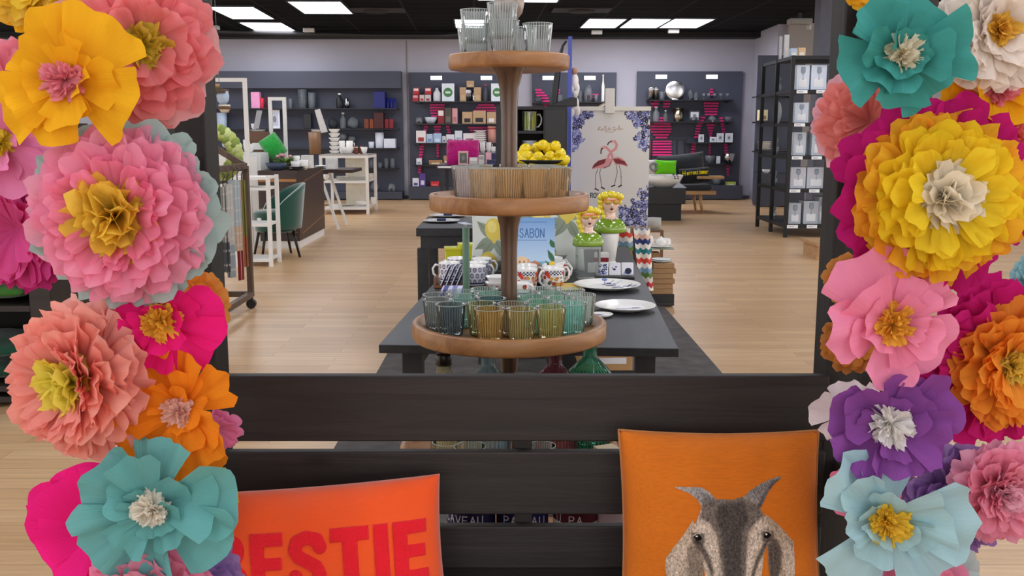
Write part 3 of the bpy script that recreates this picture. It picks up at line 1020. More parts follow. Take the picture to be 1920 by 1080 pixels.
# ---- decanters and boxes on the fourth tray
def decanter(col, label, px, yoff, hn, stopper=None, rb=.062, body=.215):
    x = at(px, 690, SY + yoff).x
    t = thing('ribbed_decanter', label, 'decanter', (x, SY + yoff, .5525), 0, 'ribbed decanters on the fourth tray')
    mb = MB()
    mb.captop = False
    mb.lathe([(rb * .9, .001), (rb, .006), (rb, body), (rb * .95, body + .012), (.026, body + .045), (.020, body + .055), (.019, hn - .006), (.024, hn)], 72, rib=.03)
    mb.build('glass_body', glass(col, .5, .26, .06, 36), t, True)
    MB().lathe([(0, .012), (rb * .85, .012), (rb * .88, .003), (0, .003)], 32).build('glass_base', glass(col, .6, .35), t, True)
    if stopper:
        MB().lathe([(.021, 0), (.023, .004), (.023, .03), (.02, .034), (0, .034)], 24).build('cap', mat(stopper, .3), t, True, loc=(0, 0, hn - .004))
    return t


decanter('b9dbe6', 'pale blue ribbed decanter left of the stem under the tray', 915, -.10, .322, rb=.066)
decanter('a5566a', 'wine red ribbed decanter right of the stem under the tray', 1041, -.08, .322, rb=.064)
decanter('4fb08a', 'emerald green ribbed decanter at the right under the tray', 1106, .02, .322, rb=.062)
decanter('d8cfa2', 'clear bottle with black cap at the left under the tray', 832, -.06, .265, '201815', rb=.04, body=.19)
for px, yo, c, lab, rb, h in ((838, -.21, 'cfc69a', 'pale olive ribbed glass at front left of fourth tray behind the bench slats', .038, .09), (881, -.245, 'e3dcc0', 'straw coloured ribbed glass second from left behind the bench slats', .042, .09),
                              (1016, -.24, 'c6dccd', 'pale green ribbed glass right of the bench batten', .036, .09)):
    x = at(px, 838, SY + yo).x
    make_tumbler(c, lab, 'ribbed glasses on the fourth tray', (x, SY + yo, .5525), 0, h=h, rt=rb, rb=rb * .92)
x = at(943, 838, SY - .2).x
t = thing('glass_bowl', 'small clear glass bowl left of the bench batten', 'bowl', (x, SY - .2, .5525))
MB().lathe([(.02, .001), (.036, .02), (.042, .05), (.04, .052), (.034, .022), (0, .012)], 32).build('bowl_wall', glass('dfe3e2', .55, .3), t, True)
x = at(1140, 838, SY - .17).x
solo('carton_box', MB().box(-.03, .03, -.03, .03, 0, .06), mat('d9c7a4', .7), 'small cream box at right of fourth tray next to the orange cushion', 'box', (x, SY - .17, .5525), .4, bevel=.002)

# ---- lettered tins on the fifth tray
def ztin(py, y): return at(960, py, y).z - .196


yy = 2.36


def tin(label, px, r, word, u0, col, band=None, ink='dcd8e4'):
    x = at(px, 976, yy).x
    t = thing('lettered_tin', label, 'tin', (x, yy, .197), 0, 'lettered tins on the lowest tray')
    h = ztin(950, yy - r)
    MB().lathe([(r, 0), (r, h), (r - .003, h + .002), (r - .006, h), (r - .006, h - .03), (0, h - .03)], 40).build('tin_body', mat(band[1] if band else col, .4), t, True)
    z0 = ztin(1010, yy - r)
    cv = Canvas(-r * 1.45, r * 1.45, z0, h - .001, 360, 110, col)
    if band: cv.fill(cv.V < ztin(band[0], yy - r), band[1])
    zl = ztin(985, yy - r)
    cv.text(word, u0, zl, .021, ink, w=.0027, cw=.62, gap=.30)
    rr = r + .0008
    cv.build('printed_sleeve', t, lambda U, V: (rr * np.sin(U / r), -rr * np.cos(U / r), V))


tin('navy tin lettered in white right beside the orange cushion', 884, .062, 'CAVEAU', -.078, '1b1b4a')
tin('navy tin lettered PA just left of the bench batten', 966, .048, 'PA', -.03, '1b1b4a')
tin('navy tin lettered EAU just right of the bench batten', 1003, .034, 'EAU', -.028, '24245c')
tin('wine red tin with white foot right of the navy tins', 1080, .060, 'U PA', -.06, '5a0f22', (984, 'e6dfe2'))
tin('pale pink speckled tin next to the brown orange cushion', 1148, .05, '', 0, 'd8c3cc')
# ================================================================ cushions on the bench
def cushion_surf(w, h, t, k=.05, seed=0, wr=.004):
    rg = random.Random(seed)
    ph = [rg.uniform(0, 6.28) for _ in range(8)]

    def S(U, V):
        u, v = U / (w / 2), V / (h / 2)
        x = U * (1 - k * (1 - v * v) * np.abs(u) ** 2)
        z = V * (1 - k * (1 - u * u) * np.abs(v) ** 2)
        b = np.clip((1 - np.abs(u) ** 2.6) * (1 - np.abs(v) ** 2.6), 0, 1) ** .55
        y = -t * b
        e = np.clip(1 - np.abs(v), 0, 1) * np.clip(1 - np.abs(u), 0, 1)
        y = y + wr * np.sin(u * 13 + ph[0] + 2 * np.sin(v * 2 + ph[1])) * np.exp(-((np.abs(v) - .8) / .25) ** 2) * b
        y = y + wr * np.sin(v * 11 + ph[2] + 2 * np.sin(u * 2 + ph[3])) * np.exp(-((np.abs(u) - .8) / .22) ** 2) * b
        y = y + wr * 1.2 * np.sin(u * 3.1 + v * 2.2 + ph[4]) * e
        return x, y, z
    return S


def cushion(name, label, loc, w, h, t, m, rot, seed=0, k=.05, wr=.004, piping=None, cat='cushion', group=None, n=60):
    r = thing(name, label, cat, loc, rot, group)
    S = cushion_surf(w, h, t, k, seed, wr)
    U, V = np.meshgrid(np.linspace(-w / 2, w / 2, n), np.linspace(-h / 2, h / 2, n))
    x, y, z = S(U, V)
    F1 = np.stack([x, y, z], -1).reshape(-1, 3)
    F2 = np.stack([x, -y * .8, z], -1).reshape(-1, 3)
    idx = np.arange(n * n).reshape(n, n)
    back = idx + n * n
    edge = np.zeros((n, n), bool)
    edge[0] = edge[-1] = True
    edge[:, 0] = edge[:, -1] = True
    back = np.where(edge, idx, back)
    F = [tuple(q) for q in np.stack([idx[:-1, :-1], idx[:-1, 1:], idx[1:, 1:], idx[1:, :-1]], -1).reshape(-1, 4)]
    F += [tuple(q) for q in np.stack([back[:-1, :-1], back[1:, :-1], back[1:, 1:], back[:-1, 1:]], -1).reshape(-1, 4)]
    link_mesh('cover', np.concatenate([F1, F2]), F, m, r, True)
    if piping:
        P = [(x[0, i], 0, z[0, i]) for i in range(n - 1)] + [(x[i, -1], 0, z[i, -1]) for i in range(n - 1)] + [(x[-1, n - 1 - i], 0, z[-1, n - 1 - i]) for i in range(n - 1)] + [
            (x[n - 1 - i, 0], 0, z[n - 1 - i, 0]) for i in range(n - 1)]
        MB().tube(P, .0028, 6, True).build('seam', piping, r, True)
    return r, S


def fabric(col, scale=900., bump=.25, var=.08, sheen=.2, rough=.85):
    key = ('f', col, scale, bump)
    if key in _mats: return _mats[key]
    c = lin(col)
    m, nt, out = nodes_of('fabric')
    b = N(nt, 'ShaderNodeBsdfPrincipled')
    b.inputs['Roughness'].default_value = rough
    b.inputs['Sheen Weight'].default_value = sheen
    b.inputs['Specular IOR Level'].default_value = .2
    tc = N(nt, 'ShaderNodeTexCoord')
    mp = N(nt, 'ShaderNodeMapping')
    mp.inputs['Scale'].default_value = (.12, 1, 1.)
    L(nt, tc.outputs['Object'], mp.inputs[0])
    nz = N(nt, 'ShaderNodeTexNoise', i_Scale=scale, i_Detail=2.0)
    L(nt, mp.outputs[0], nz.inputs['Vector'])
    mx = N(nt, 'ShaderNodeMix', data_type='RGBA')
    mx.inputs[6].default_value = (*[x * (1 - var) for x in c], 1)
    mx.inputs[7].default_value = (*[min(1, x * (1 + var)) for x in c], 1)
    L(nt, nz.outputs['Fac'], mx.inputs[0])
    L(nt, mx.outputs[2], b.inputs['Base Color'])
    bp = N(nt, 'ShaderNodeBump', i_Strength=bump, i_Distance=.001)
    L(nt, nz.outputs['Fac'], bp.inputs['Height'])
    L(nt, bp.outputs[0], b.inputs['Normal'])
    L(nt, b.outputs[0], out.inputs[0])
    _mats[key] = m
    return m


# orange cushion with red terry letters
c0 = at(612, 1046, 1.93)
best, BS = cushion('lettered_cushion', 'bright red orange velvet cushion lettered BESTIE in red terry', c0, .508, .315, .075, fabric('f8581a', 300, .1, .05, .5, .7), (R(-14), R(-4.2), R(2)), 3, .035, .0045)
LET = mat('ff1226', .95, var=.12, scale=420, bump=.35, sheen=.2)


def sdf_letter(ch):
    def box(U, V, a, b, c, d): return np.maximum(np.maximum(a - U, U - b), np.maximum(c - V, V - d))

    def f(U, V):
        if ch == 'I': return box(U, V, 0, 1, 0, 4.2)
        if ch == 'E':
            return np.minimum.reduce([box(U, V, 0, 1.0, 0, 4.2), box(U, V, 0, 2.35, 0, .9), box(U, V, 0, 2.2, 1.7, 2.55), box(U, V, 0, 2.35, 3.3, 4.2)])
        if ch == 'T': return np.minimum(box(U, V, 0, 2.6, 3.25, 4.2), box(U, V, .78, 1.82, 0, 4.2))
        if ch == 'B':
            d1 = np.abs(np.maximum(np.hypot(np.maximum(U - 1.3, 0), V - 3.1), 0) - .62) - .46
            d1 = np.where(U < 1.3, np.minimum(np.abs(V - 3.72) - .46, np.abs(V - 2.48) - .46), d1)
            d2 = np.abs(np.hypot(np.maximum(U - 1.35, 0), V - 1.15) - .7) - .46
            d2 = np.where(U < 1.35, np.minimum(np.abs(V - 1.85) - .46, np.abs(V - .45) - .46), d2)
            d = np.minimum(np.minimum(d1, d2), box(U, V, 0, 1, 0, 4.2))
            return np.maximum(np.maximum(d, -U), np.maximum(-V, V - 4.2))
        if ch == 'S':
            P = [(2.2, 3.05), (2.0, 3.55), (1.3, 3.74), (.66, 3.5), (.48, 2.95), (.75, 2.45), (1.35, 2.1), (1.9, 1.75), (2.1, 1.2), (1.9, .68), (1.3, .45), (.65, .65), (.42, 1.2)]
            return np.minimum.reduce([seg_dist(U, V, a, b) for a, b in zip(P[:-1], P[1:])]) - .46
    return f


x = -.232
s = .0305
for ch, wd in zip('BESTIE', (2.5, 2.35, 2.6, 2.6, 1.0, 2.35)):
    f = sdf_letter(ch)
    cv = Canvas(-.15, wd + .15, -.15, 4.35, int((wd + .3) * 22), 100, 'f2141c')
    d = f(cv.U, cv.V)
    e = .02
    gx, gy = (f(cv.U + e, cv.V) - d) / e, (f(cv.U, cv.V + e) - d) / e
    g = np.hypot(gx, gy) + 1e-6
    near = (d > 0) & (d < .075)
    cv.U = np.where(near, cv.U - gx / g * d, cv.U)
    cv.V = np.where(near, cv.V - gy / g * d, cv.V)
    cv.keep = d < .07
    rgn = np.random.RandomState(5)
    hgt = np.where(d < -.02, .004 + .0016 * rgn.rand(*d.shape), .0006)

    def sf(U, V, x=x, hgt=hgt):
        a, b, c = BS(np.clip(U * s + x, -.2539, .2539), np.clip((V - 4.2) * s + .072 , -.157, .157))
        return a, b - hgt, c
    o = cv.build('letter', best, sf, LET)
    x += (wd + .32) * s

# orange linen cushion with goat print
GW = .425
c1 = at(1349, 990, 1.94)
goat, GS = cushion('goat_cushion', 'brown orange linen cushion printed with a grey goat head', c1, GW, .415, .08, fabric('d8731b', 260, .4, .16, .1), (R(-13), R(-.8), R(-3)), 9, .045, .004, fabric('b97a44', 200, .2))
k = 1.0 / (1800 / 1.87)   # metres per pixel at the cushion


def G(px, py): return ((px - 1120) / (1603 / 460.) , 0)


def gp(zx, zy):   # position on the enlarged view of the cushion -> cushion plane
    px, py = 1120 + zx / 3.485, 770 + zy / 3.485
    return ((px - 1349) * k, (990 - py) * k)


cv = Canvas(-.145, .145, -.185, .128, 260, 280, 'cdb9a6')
msk = np.zeros(cv.U.shape, bool)
head = [(640, 560), (760, 520), (850, 525), (930, 500), (1030, 560), (1060, 620), (1110, 720), (1105, 790), (1060, 900), (1040, 1080), (1010, 1300), (960, 1420), (720, 1420), (680, 1300), (660, 1080), (620, 900), (575, 800), (570, 720), (610, 640)]
hornl = [(630, 570), (610, 530), (560, 490), (500, 465), (452, 452), (460, 442), (540, 440), (640, 440), (690, 470), (740, 520), (720, 560)]
hornr = [(905, 530), (960, 470), (1040, 420), (1120, 385), (1190, 365), (1208, 378), (1150, 420), (1100, 480), (1050, 580), (1000, 600)]
earl = [(575, 660), (510, 760), (440, 850), (385, 930), (378, 990), (395, 1100), (440, 1250), (520, 1280), (600, 1200), (640, 1050), (640, 900)]
earr = [(1070, 615), (1150, 680), (1230, 760), (1285, 820), (1305, 900), (1310, 1060), (1270, 1240), (1190, 1280), (1120, 1180), (1090, 1000), (1085, 870)]
rg = np.random.RandomState(3)


def blur(a, n=2):
    for _ in range(n):
        a = (a + np.roll(a, 1, 0) + np.roll(a, -1, 0) + np.roll(a, 1, 1) + np.roll(a, -1, 1)) / 5
    return a


P = lambda pts: [gp(*q) for q in pts]
for poly, c in ((earl, 'bfa993'), (earr, 'b39c87'), (hornl, 'a7a09c'), (hornr, '8f8884'), (head, 'c6b09c')):
    m_ = in_poly(cv.U, cv.V, P(poly))
    msk |= m_
    cv.fill(m_, c)


def soft(poly, c, a=1., n=6):
    m_ = in_poly(cv.U, cv.V, P(poly)).astype(float)
    for _ in range(n): m_ = blur(m_, 1)
    m_ = (m_ * a * msk)[..., None]
    cv.C = cv.C * (1 - m_) + np.array(lin(c)) * m_


soft([(640, 560), (760, 515), (930, 505), (1040, 560), (1065, 640), (1000, 690), (950, 760), (935, 1000), (900, 1450), (790, 1450), (765, 1000), (735, 760), (690, 690), (620, 660)], '5d5652', .85, 9)
soft([(760, 560), (930, 540), (960, 640), (910, 760), (900, 1000), (890, 1450), (800, 1450), (790, 1000), (770, 760), (730, 640)], '3a3534', .7, 10)
soft([(620, 650), (690, 690), (730, 800), (750, 960), (745, 1090), (700, 1090), (690, 960), (650, 840), (600, 760)], 'd2c0ae', .8, 6)
soft([(1040, 640), (1075, 700), (1040, 800), (980, 900), (955, 1090), (935, 1090), (945, 900), (985, 760)], 'd2c0ae', .8, 6)
soft([(585, 770), (640, 830), (690, 920), (715, 1030), (700, 1060), (665, 960), (620, 880), (590, 850)], '3f3835', .85, 5)
soft([(1110, 770), (1060, 820), (1000, 930), (965, 1050), (985, 1070), (1020, 960), (1075, 860)], '3f3835', .85, 5)
soft([(1085, 830), (1150, 790), (1190, 880), (1180, 1010), (1140, 1100), (1095, 1050)], '3d3633', .85, 8)
soft([(530, 860), (600, 820), (640, 930), (640, 1060), (600, 1180), (540, 1100)], '6d6056', .7, 9)
soft([(420, 900), (520, 800), (520, 900), (460, 1100), (400, 1060)], 'd0bca8', .6, 8)
soft([(1200, 800), (1290, 880), (1300, 1080), (1230, 1180), (1210, 980)], 'd0bca8', .6, 8)
soft([(650, 480), (740, 520), (720, 560), (640, 575)], '5a5451', .6, 4)
soft([(1130, 400), (1208, 370), (1100, 480), (1050, 580), (1000, 600), (1060, 500)], '4a4543', .8, 5)
for hx, hy in ((606, 782), (1087, 768)):
    sx_ = 1 if hx < 800 else -1
    soft([(hx - 45, hy - 35), (hx + 45, hy - 30), (hx + 50, hy + 45), (hx - 35, hy + 45)], '3a3330', .8, 5)
    u, v = gp(hx, hy)
    cv.ell(u, v, .0085, .006, '15110e', rot=-.5 * sx_)
    cv.ell(u - .002, v + .002, .0022, .0016, 'e9e2d8')
    cv.line([(u - .009, v + .006 - .003 * sx_), (u, v + .0085), (u + .009, v + .006 + .003 * sx_)], .0016, 'c9b8a6')
for i in range(11):
    t0 = i / 11
    cv.line(P([(625 + 95 * t0 - 10, 448 + 62 * t0), (590 + 80 * t0, 512 + 60 * t0)]), .0015, '6a6360', .55)
    cv.line(P([(990 + 150 * t0, 452 - 62 * t0), (1035 + 115 * t0, 530 - 118 * t0)]), .0016, '3a3533', .6)
nzv = blur(rg.rand(*cv.U.shape), 1) - .5
strk = blur(rg.rand(*cv.U.shape), 1)
for _ in range(3): strk = (strk + np.roll(strk, 1, 0)) / 2
strk = (strk - strk.mean()) / strk.std()
cv.C *= np.clip(1 + .5 * nzv + .20 * strk, .35, 1.7)[..., None]
wob = blur(rg.rand(*cv.U.shape), 3)
cv.keep = msk


def gsf(U, V):
    a, b, c = GS(U, np.clip(V, -.2, .2))
    return a, b - .0012, c


cv.build('goat_print', goat, gsf, printed(.9, .1))

# ================================================================ rug and black table
struct_r = Canvas(0, 1, 0, 1, 2, 2, '000000')
RUGM = mat('56504e', .95, var=.35, scale=9, bump=.7)
a, b = atz(705, 703, 0), atz(1355, 703, 0)
solo('rug', MB().box(a.x, b.x, 3.0, 8.0, 0, .012), RUGM, 'dark charcoal woven rug under the black table', 'rug', (0, 0, .0005), bevel=.005)
TB = wood('17181b', '2a2b30', .48, 1, 2.0, 10, .05)
tl, tr = atz(707, 650, .75), atz(1271, 650, .75)
TROT = R(-3.4)
TL = 2.84
table = thing('black_table', 'long black wooden table behind the tiered stand', 'table', ((tl.x + tr.x) / 2, tl.y, 0.0125), TROT)
hw = (tr.x - tl.x) / 2
MB().box(-hw, hw, 0, TL, .708, .7375).build('tabletop', TB, table, bevel=.003)
for sx in (-1, 1):
    for yy in (.035, TL - .1):
        MB().box(sx * (hw - .105) - .033, sx * (hw - .105) + .033, yy, yy + .066, 0, .7079).build('leg', TB, table, bevel=.002)
    MB().box(sx * (hw - .105) - .015, sx * (hw - .105) + .015, .102, TL - .101, .63, .7079).build('apron', TB, table)
TZ = .7505


def on_table(px, py, z=TZ): return atz(px, py, z)


# boxes lying under the table behind the stand
for px, py, w, h, d, c, lab in ((1170, 700, .26, .10, .3, 'b98f5f', 'flat kraft box with white label strip under the black table'),):
    p = atz(px, 712, .32)
    t = thing('shelf_box', lab, 'box', (p.x - .06, p.y + .25, .3), 0)
    MB().box(-w / 2, w / 2, 0, d, 0, h).build('carton', mat(c, .8), t, bevel=.003)
    MB().box(-w / 2 + .03, w / 2 - .03, -.002, -.0005, .035, .065).build('label_strip', mat('e6e3e6', .6), t)
    t2 = thing('low_shelf', 'dark low shelf under the black table carrying a kraft box', 'shelf', (p.x - .06, p.y + .25, .013))
    MB().box(-.28, .22, .0, .35, .25, .286).build('shelf_board', TB, t2)
    for sx in (-.26, .16): MB().box(sx, sx + .04, .02, .33, 0, .2499).build('support', TB, t2)


# ---------------------------------------------------------------- crockery
WHC = mat('eeebe6', .2, var=.01, coat=.3)
NAVY = '23264f'


def plate(label, p, r, paint=None, group=None, h=.018):
    t = thing('plate', label, 'plate', p, 0, group)
    MB().lathe([(0, .001), (r * .55, .001), (r * .6, .004), (r * .97, h - .003), (r, h), (r * .97, h + .001), (r * .62, .007), (0, .006)], 56).build('plate_body', WHC, t, True)
    if paint:
        cv = Canvas(-r, r, -r, r, 150, 150, 'eeebe6')
        paint(cv, r)
        q = np.hypot(cv.U, cv.V) / r
        cv.keep = q < .96
        zz = lambda U, V: np.interp(np.hypot(U, V) / r, [0, .62, .97, 1.5], [.0068, .0078, h + .0018, h + .0018])
        cv.build('glaze', t, lambda U, V: (U, V, zz(U, V)), printed(.2, .5))
    return t


def blue_flowers(cv, r, seed=1, n=26, x0=-.1):
    rg = random.Random(seed)
    for _ in range(n):
        a, q = rg.uniform(0, 6.28), rg.uniform(.2, .95) * r
        x, y = q * math.cos(a), q * math.sin(a)
        if x < x0 * r: continue
        c = rg.choice(['3a4a94', '6a7bbd', '27306b', '8d9ad0'])
        for i in range(5):
            cv.ell(x + .05 * r * math.cos(i * 1.257 + a), y + .05 * r * math.sin(i * 1.257 + a), .05 * r, .035 * r, c, i * 1.257)
        cv.line([(x, y), (x + rg.uniform(-.3, .3) * r, y + rg.uniform(-.3, .3) * r)], .02 * r, '3a4a94')


def paint1(cv, r):
    blue_flowers(cv, r, 4, 40, -.05)
    cv.ell(.12 * r, .25 * r, .24 * r, .2 * r, 'f2efea'); cv.ell(.14 * r, .27 * r, .17 * r, .13 * r, '26304f')
    cv.ell(-.62 * r, -.05 * r, .48 * r, .55 * r, 'f4f1ec')


def paint2(cv, r):
    cv.line([(-.7 * r, -.45 * r), (-.2 * r, -.1 * r), (.5 * r, 0)], .13 * r, '5a67a5'); cv.line([(-.6 * r, -.42 * r), (-.15 * r, -.08 * r), (.45 * r, .0)], .06 * r, 'cfd3e6')
    cv.ell(.35 * r, .02 * r, .16 * r, .12 * r, '46528f')


p = on_table(1138, 541)
plate('large white plate with blue floral half, right side of black table', p, .152, paint1, h=.024)
p = on_table(1172, 581)
plate('white plate with one blue brush stroke, nearest on right of black table', p, .122, paint2, h=.022)
p = on_table(1127, 594)
t = thing('spoon_rest', 'small white and blue spoon rest beside the nearest plate', 'spoon rest', p, .3)
MB().lathe([(0, .002), (.03, .002), (.04, .012), (.038, .013), (.028, .005), (0, .005)], 28, sx=1.2).build('rest_body', WHC, t, True)
MB().ell((-.012, 0, .007), (.022, .02, .003), 16, 8).build('blue_spot', mat('2b3a86', .3), t, True)


def mug(label, p, r, h, paint, hang, group, seed=0):
    t = thing('mug', label, 'mug', p, 0, group)
    MB().lathe([(0, .004), (r * .82, .004), (r * .84, 0), (r * .9, .003), (r, h * .5), (r * 1.02, h - .002), (r * 1.02 - .002, h), (r - .005, h - .002), (r * .9 - .004, .012), (0, .010)], 36).build('mug_body', WHC, t, True)
    cv = Canvas(-PI, PI, .006, h - .006, 220, 70, 'efece8')
    cv.Vn = (cv.V - .006) / (h - .012)
    paint(cv, h, seed)
    rr = lambda V: np.interp(V, [0, .003, h * .5, h], [r * .88, r * .9, r, r * 1.02]) + .0007
    cv.build('glaze_pattern', t, lambda U, V: (rr(V) * np.sin(U), -rr(V) * np.cos(U), V), printed(.2, .5))
    a = hang
    ca, sa = math.sin(a), -math.cos(a)
    q = [(r * .97, h * .82), (r * 1.35, h * .86), (r * 1.62, h * .66), (r * 1.55, h * .38), (r * 1.2, h * .2), (r * .93, h * .2)]
    MB().tube([(ca * d, sa * d, z) for d, z in q], .0055, 8).build('handle', WHC, t, True)
    return t


def p_blue(cv, h, seed):
    rg = random.Random(seed)
    cv.fill(cv.Vn > -1, 'd7d6e0')
    for i in range(-6, 7):
        u = i * .5
        for v in (.22, .52, .82):
            o = .25 if v == .52 else 0
            cv.ell(u + o, h * v, .17, h * .12, NAVY)
            cv.ell(u + o, h * v, .10, h * .07, 'e7e6ee')
            cv.ell(u + o, h * v, .05, h * .04, NAVY)
    for j in range(11):
        cv.fill((np.abs(((cv.U * 8).astype(int) + j) % 2) == 0) & (np.abs(cv.Vn - .08) < .05), NAVY)
    cv.line([(-.0 - .0, h * .25), (0, h * .75)], .001, NAVY)


def p_red(cv, h, seed):
    rg = random.Random(seed)
    chk = ((np.floor(cv.U / .16).astype(int) + np.floor(cv.Vn * 14).astype(int)) % 2 == 0)
    cv.fill(chk & (cv.Vn > .72) & (cv.Vn < .93), '20234d')
    for _ in range(46):
        u, v = rg.uniform(-3.1, 3.1), rg.uniform(.06, .62) * h
        c = rg.choice(['7c8a52', 'c8692f', 'b54b3a', '8f9a6c', 'd9a441', '5a6340', 'a88b70', 'd08a78'])
        cv.ell(u, v, rg.uniform(.12, .26), h * rg.uniform(.05, .10), c, rg.uniform(-.01, .01))
    for u0 in (-2.2, -.6, 1.2, 2.5):
        cv.ell(u0, h * .72, .22, h * .1, 'd8331f'); cv.ell(u0 + .14, h * .64, .16, h * .1, 'e0421f'); cv.ell(u0 - .14, h * .8, .14, h * .07, 'c52a1c')


for i, (px, py, hg, lab) in enumerate([(891, 534, -.7, 'blue and white tile patterned mug in front, left of the stem'), (897, 526, 1.2, 'blue and white patterned mug second behind the front one'),
                                       (903, 518, 1.3, 'blue and white patterned mug third behind the front one'), (843, 527, -1.6, 'blue patterned mug at far left with its handle to the left'),
                                       (858, 517, -1.2, 'blue patterned mug behind the far left one under the lime box')]):
    p = on_table(px, py)
    mug(lab, p, .049, .092, p_blue, hg, 'blue patterned mugs', i)
for i, (px, py, hg, lab) in enumerate([(1037, 541, -.95, 'red poppy mug with checkered rim, nearest right of the stem'), (1036, 534, 1.4, 'red poppy mug second in the right row'),
                                       (1041, 527, 1.35, 'red poppy mug third in the right row with handle showing'), (1036, 519, 1.4, 'red poppy mug last of the right row'),
                                       (987, 543, -1.4, 'red poppy mug first of the row beside the stem'), (987, 535, 1.5, 'red poppy mug second of the row beside the stem'),
                                       (986, 528, 1.5, 'red poppy mug third of the row beside the stem'), (985, 521, 1.5, 'red poppy mug last of the row beside the stem')]):
    p = on_table(px, py)
    mug(lab, p, .0485, .098, p_red, hg, 'red poppy mugs', 20 + i)
p = on_table(978, 556)
mug('small white cup with red cherry beside the stem', p, .034, .062, lambda cv, h, s_: (cv.ell(.4, h * .75, .28, h * .2, 'd42a3a'), cv.line([(.4, h * .8), (.3, h)], .05, '4b7a3a'), cv.line([(-3, h * .3), (3, h * .3)], h * .08, '44609a')), 1.2, None)
# white bowls stacked left of the stem
p = on_table(932, 543)
for i in range(2):
    t = thing('bowl', ['lower white bowl with red sprigs left of the stem', 'upper white bowl stacked left of the stem'][i], 'bowl', p + Vector((0.004 * i, 0, .026 * i)), 0, 'stacked white bowls')
    MB().lathe([(0, 0), (.025, 0), (.03, .004), (.056, .034), (.0565, .036), (.053, .035), (.026, .008), (0, .007)], 36).build('bowl_body', WHC, t, True)
    if i == 0:
        for a in range(12): MB().ell((.046 * math.sin(a * .52), -.046 * math.cos(a * .52), .021), (.005, .004, .004), 8, 6).build('sprig', mat('b0433f', .4), t, True)
# caddy with navy booklets
p = on_table(850, 538)
t = thing('wooden_caddy', 'small brown wooden caddy holding navy booklets', 'caddy', p, R(-4))
MB().box(-.085, .06, -.04, .04, 0, .012).box(-.085, -.075, -.04, .04, .0121, .05).build('tray_box', mat('7a4f33', .6), t, bevel=.002)
for i in range(4):
    x0 = -.055 + i * .024
    b_ = thing('booklet', 'navy booklet leaning in the small wooden caddy, %s from the left' % ORD[i], 'booklet', p + Vector((x0, 0.002 * i, .0125)), (0, R(24), R(-4)), 'navy booklets in the caddy')
    MB().box(0, .004, -.045, .045, .003, .095).build('pages', mat('dcdce6', .7), b_)
    MB().box(.0041, .006, -.046, .046, .003, .097).build('cover', mat(NAVY, .5, var=.3, scale=60), b_)
# folded napkins
p = on_table(850, 556)
for i in range(4):
    t = thing('folded_napkin', 'lilac and white striped folded napkin, %s from the bottom of the pile' % ORD[i], 'napkin', p + Vector((.003 * i, .004 * i, .0095 * i)), R(-6 + 2 * i), 'striped napkins')
    MB().box(-.058, .058, -.06, .06, 0, .0085).build('cloth', mat('c9c6dd', .9), t, bevel=.002)
    for sx in (-.05, -.012, .03): MB().box(sx, sx + .02, -.0606, .0602, .0002, .0092).build('stripe', mat('4a4c86' if sx != -.012 else '8283b4', .9), t)
# lime ceramic boxes
for px, py, lab in ((874, 486, 'lime yellow square ceramic pot behind the blue mugs, right one'), (849, 487, 'lime yellow square ceramic pot behind the blue mugs, left one')):
    p = on_table(px, py)
    t = thing('ceramic_pot', lab, 'pot', p, .1, 'lime ceramic pots')
    h_ = .088 if px > 860 else .07
    mb = MB().box(-.045, .045, -.045, .045, 0, h_)
    mb.build('pot_body', mat('c9c928', .25, coat=.4), t, bevel=.008)
    MB().box(-.047, .047, -.047, .047, h_ - .012, h_ + .002).build('pot_rim', mat('d6d43a', .25, coat=.4), t, bevel=.003)


# lemon cushion and travel book
def lemon_print(cv, w, h):
    sc = w / .55
    lv = '8b9584'
    for (x, y) in ((-.17, .07), (.07, .12), (-.2, -.1), (.1, -.07), (.2, .17), (-.06, -.2), (-.05, .21), (.22, -.2)):
        for a, l in ((.5, .12), (2.4, .13), (-1.0, .14), (3.6, .12), (-2.2, .11)):
            cv.leaf((x, y - .045), (x + l * math.cos(a) * .95, y - .045 + l * math.sin(a)), .026, lv, '6f7a69')
        cv.ell(x, y, .048, .058, 'd5bd5c', .2)
        cv.ell(x, y - .056, .012, .014, 'd5bd5c')
        cv.ell(x - .012, y + .012, .024, .03, 'e6d684', .2, .8)


p = on_table(990, 512)
lc, LS = cushion('lemon_cushion', 'large pale grey cushion with printed lemons and leaves behind the mugs', p + Vector((0, .07, .168)), .58, .335, .075, fabric('ccd0c9', 300, .15, .05), (R(-10), 0, R(-2)), 21, .03, .003)
cv = Canvas(-.285, .285, -.162, .162, 230, 140, 'ccd0c9')
cv.V = cv.V + .03
lemon_print(cv, .58, .46)
cv.V = cv.V - .03


def lsf(U, V):
    a, b, c = LS(U, V)
    return a, b - .0012, c


cv.build('lemon_print', lc, lsf, printed(.9, .1))
p = on_table(997, 536)
bk = thing('travel_book', 'blue travel book titled LISSABON leaning on the lemon cushion', 'book', (at(993, 500, p.y).x, p.y + .055, TZ), (R(-9), 0, R(-2)))
bw, bh = .235, .31
MB().box(-bw / 2 + .002, bw / 2 - .003, .0012, .018, .002, bh - .002).build('pages', mat('efe9dc', .8), bk)
MB().box(-bw / 2, bw / 2, 0, .0011, 0, bh).box(-bw / 2, bw / 2, .0181, .02, 0, bh).box(-bw / 2 - .001, -bw / 2 + .001, 0, .02, 0, bh).build('cover', mat('8fb4dc', .4), bk)
cv = Canvas(-bw / 2, bw / 2, 0, bh, 170, 220, '8db2dd')
t_ = np.clip((cv.V - .1) / .2, 0, 1)[..., None]
cv.C = np.array(lin('bcd3ea')) * (1 - t_) + np.array(lin('7aa3d6')) * t_
cv.fill((cv.V < .105), '7fb3cf'); cv.fill((cv.V < .085), '66a2bd')
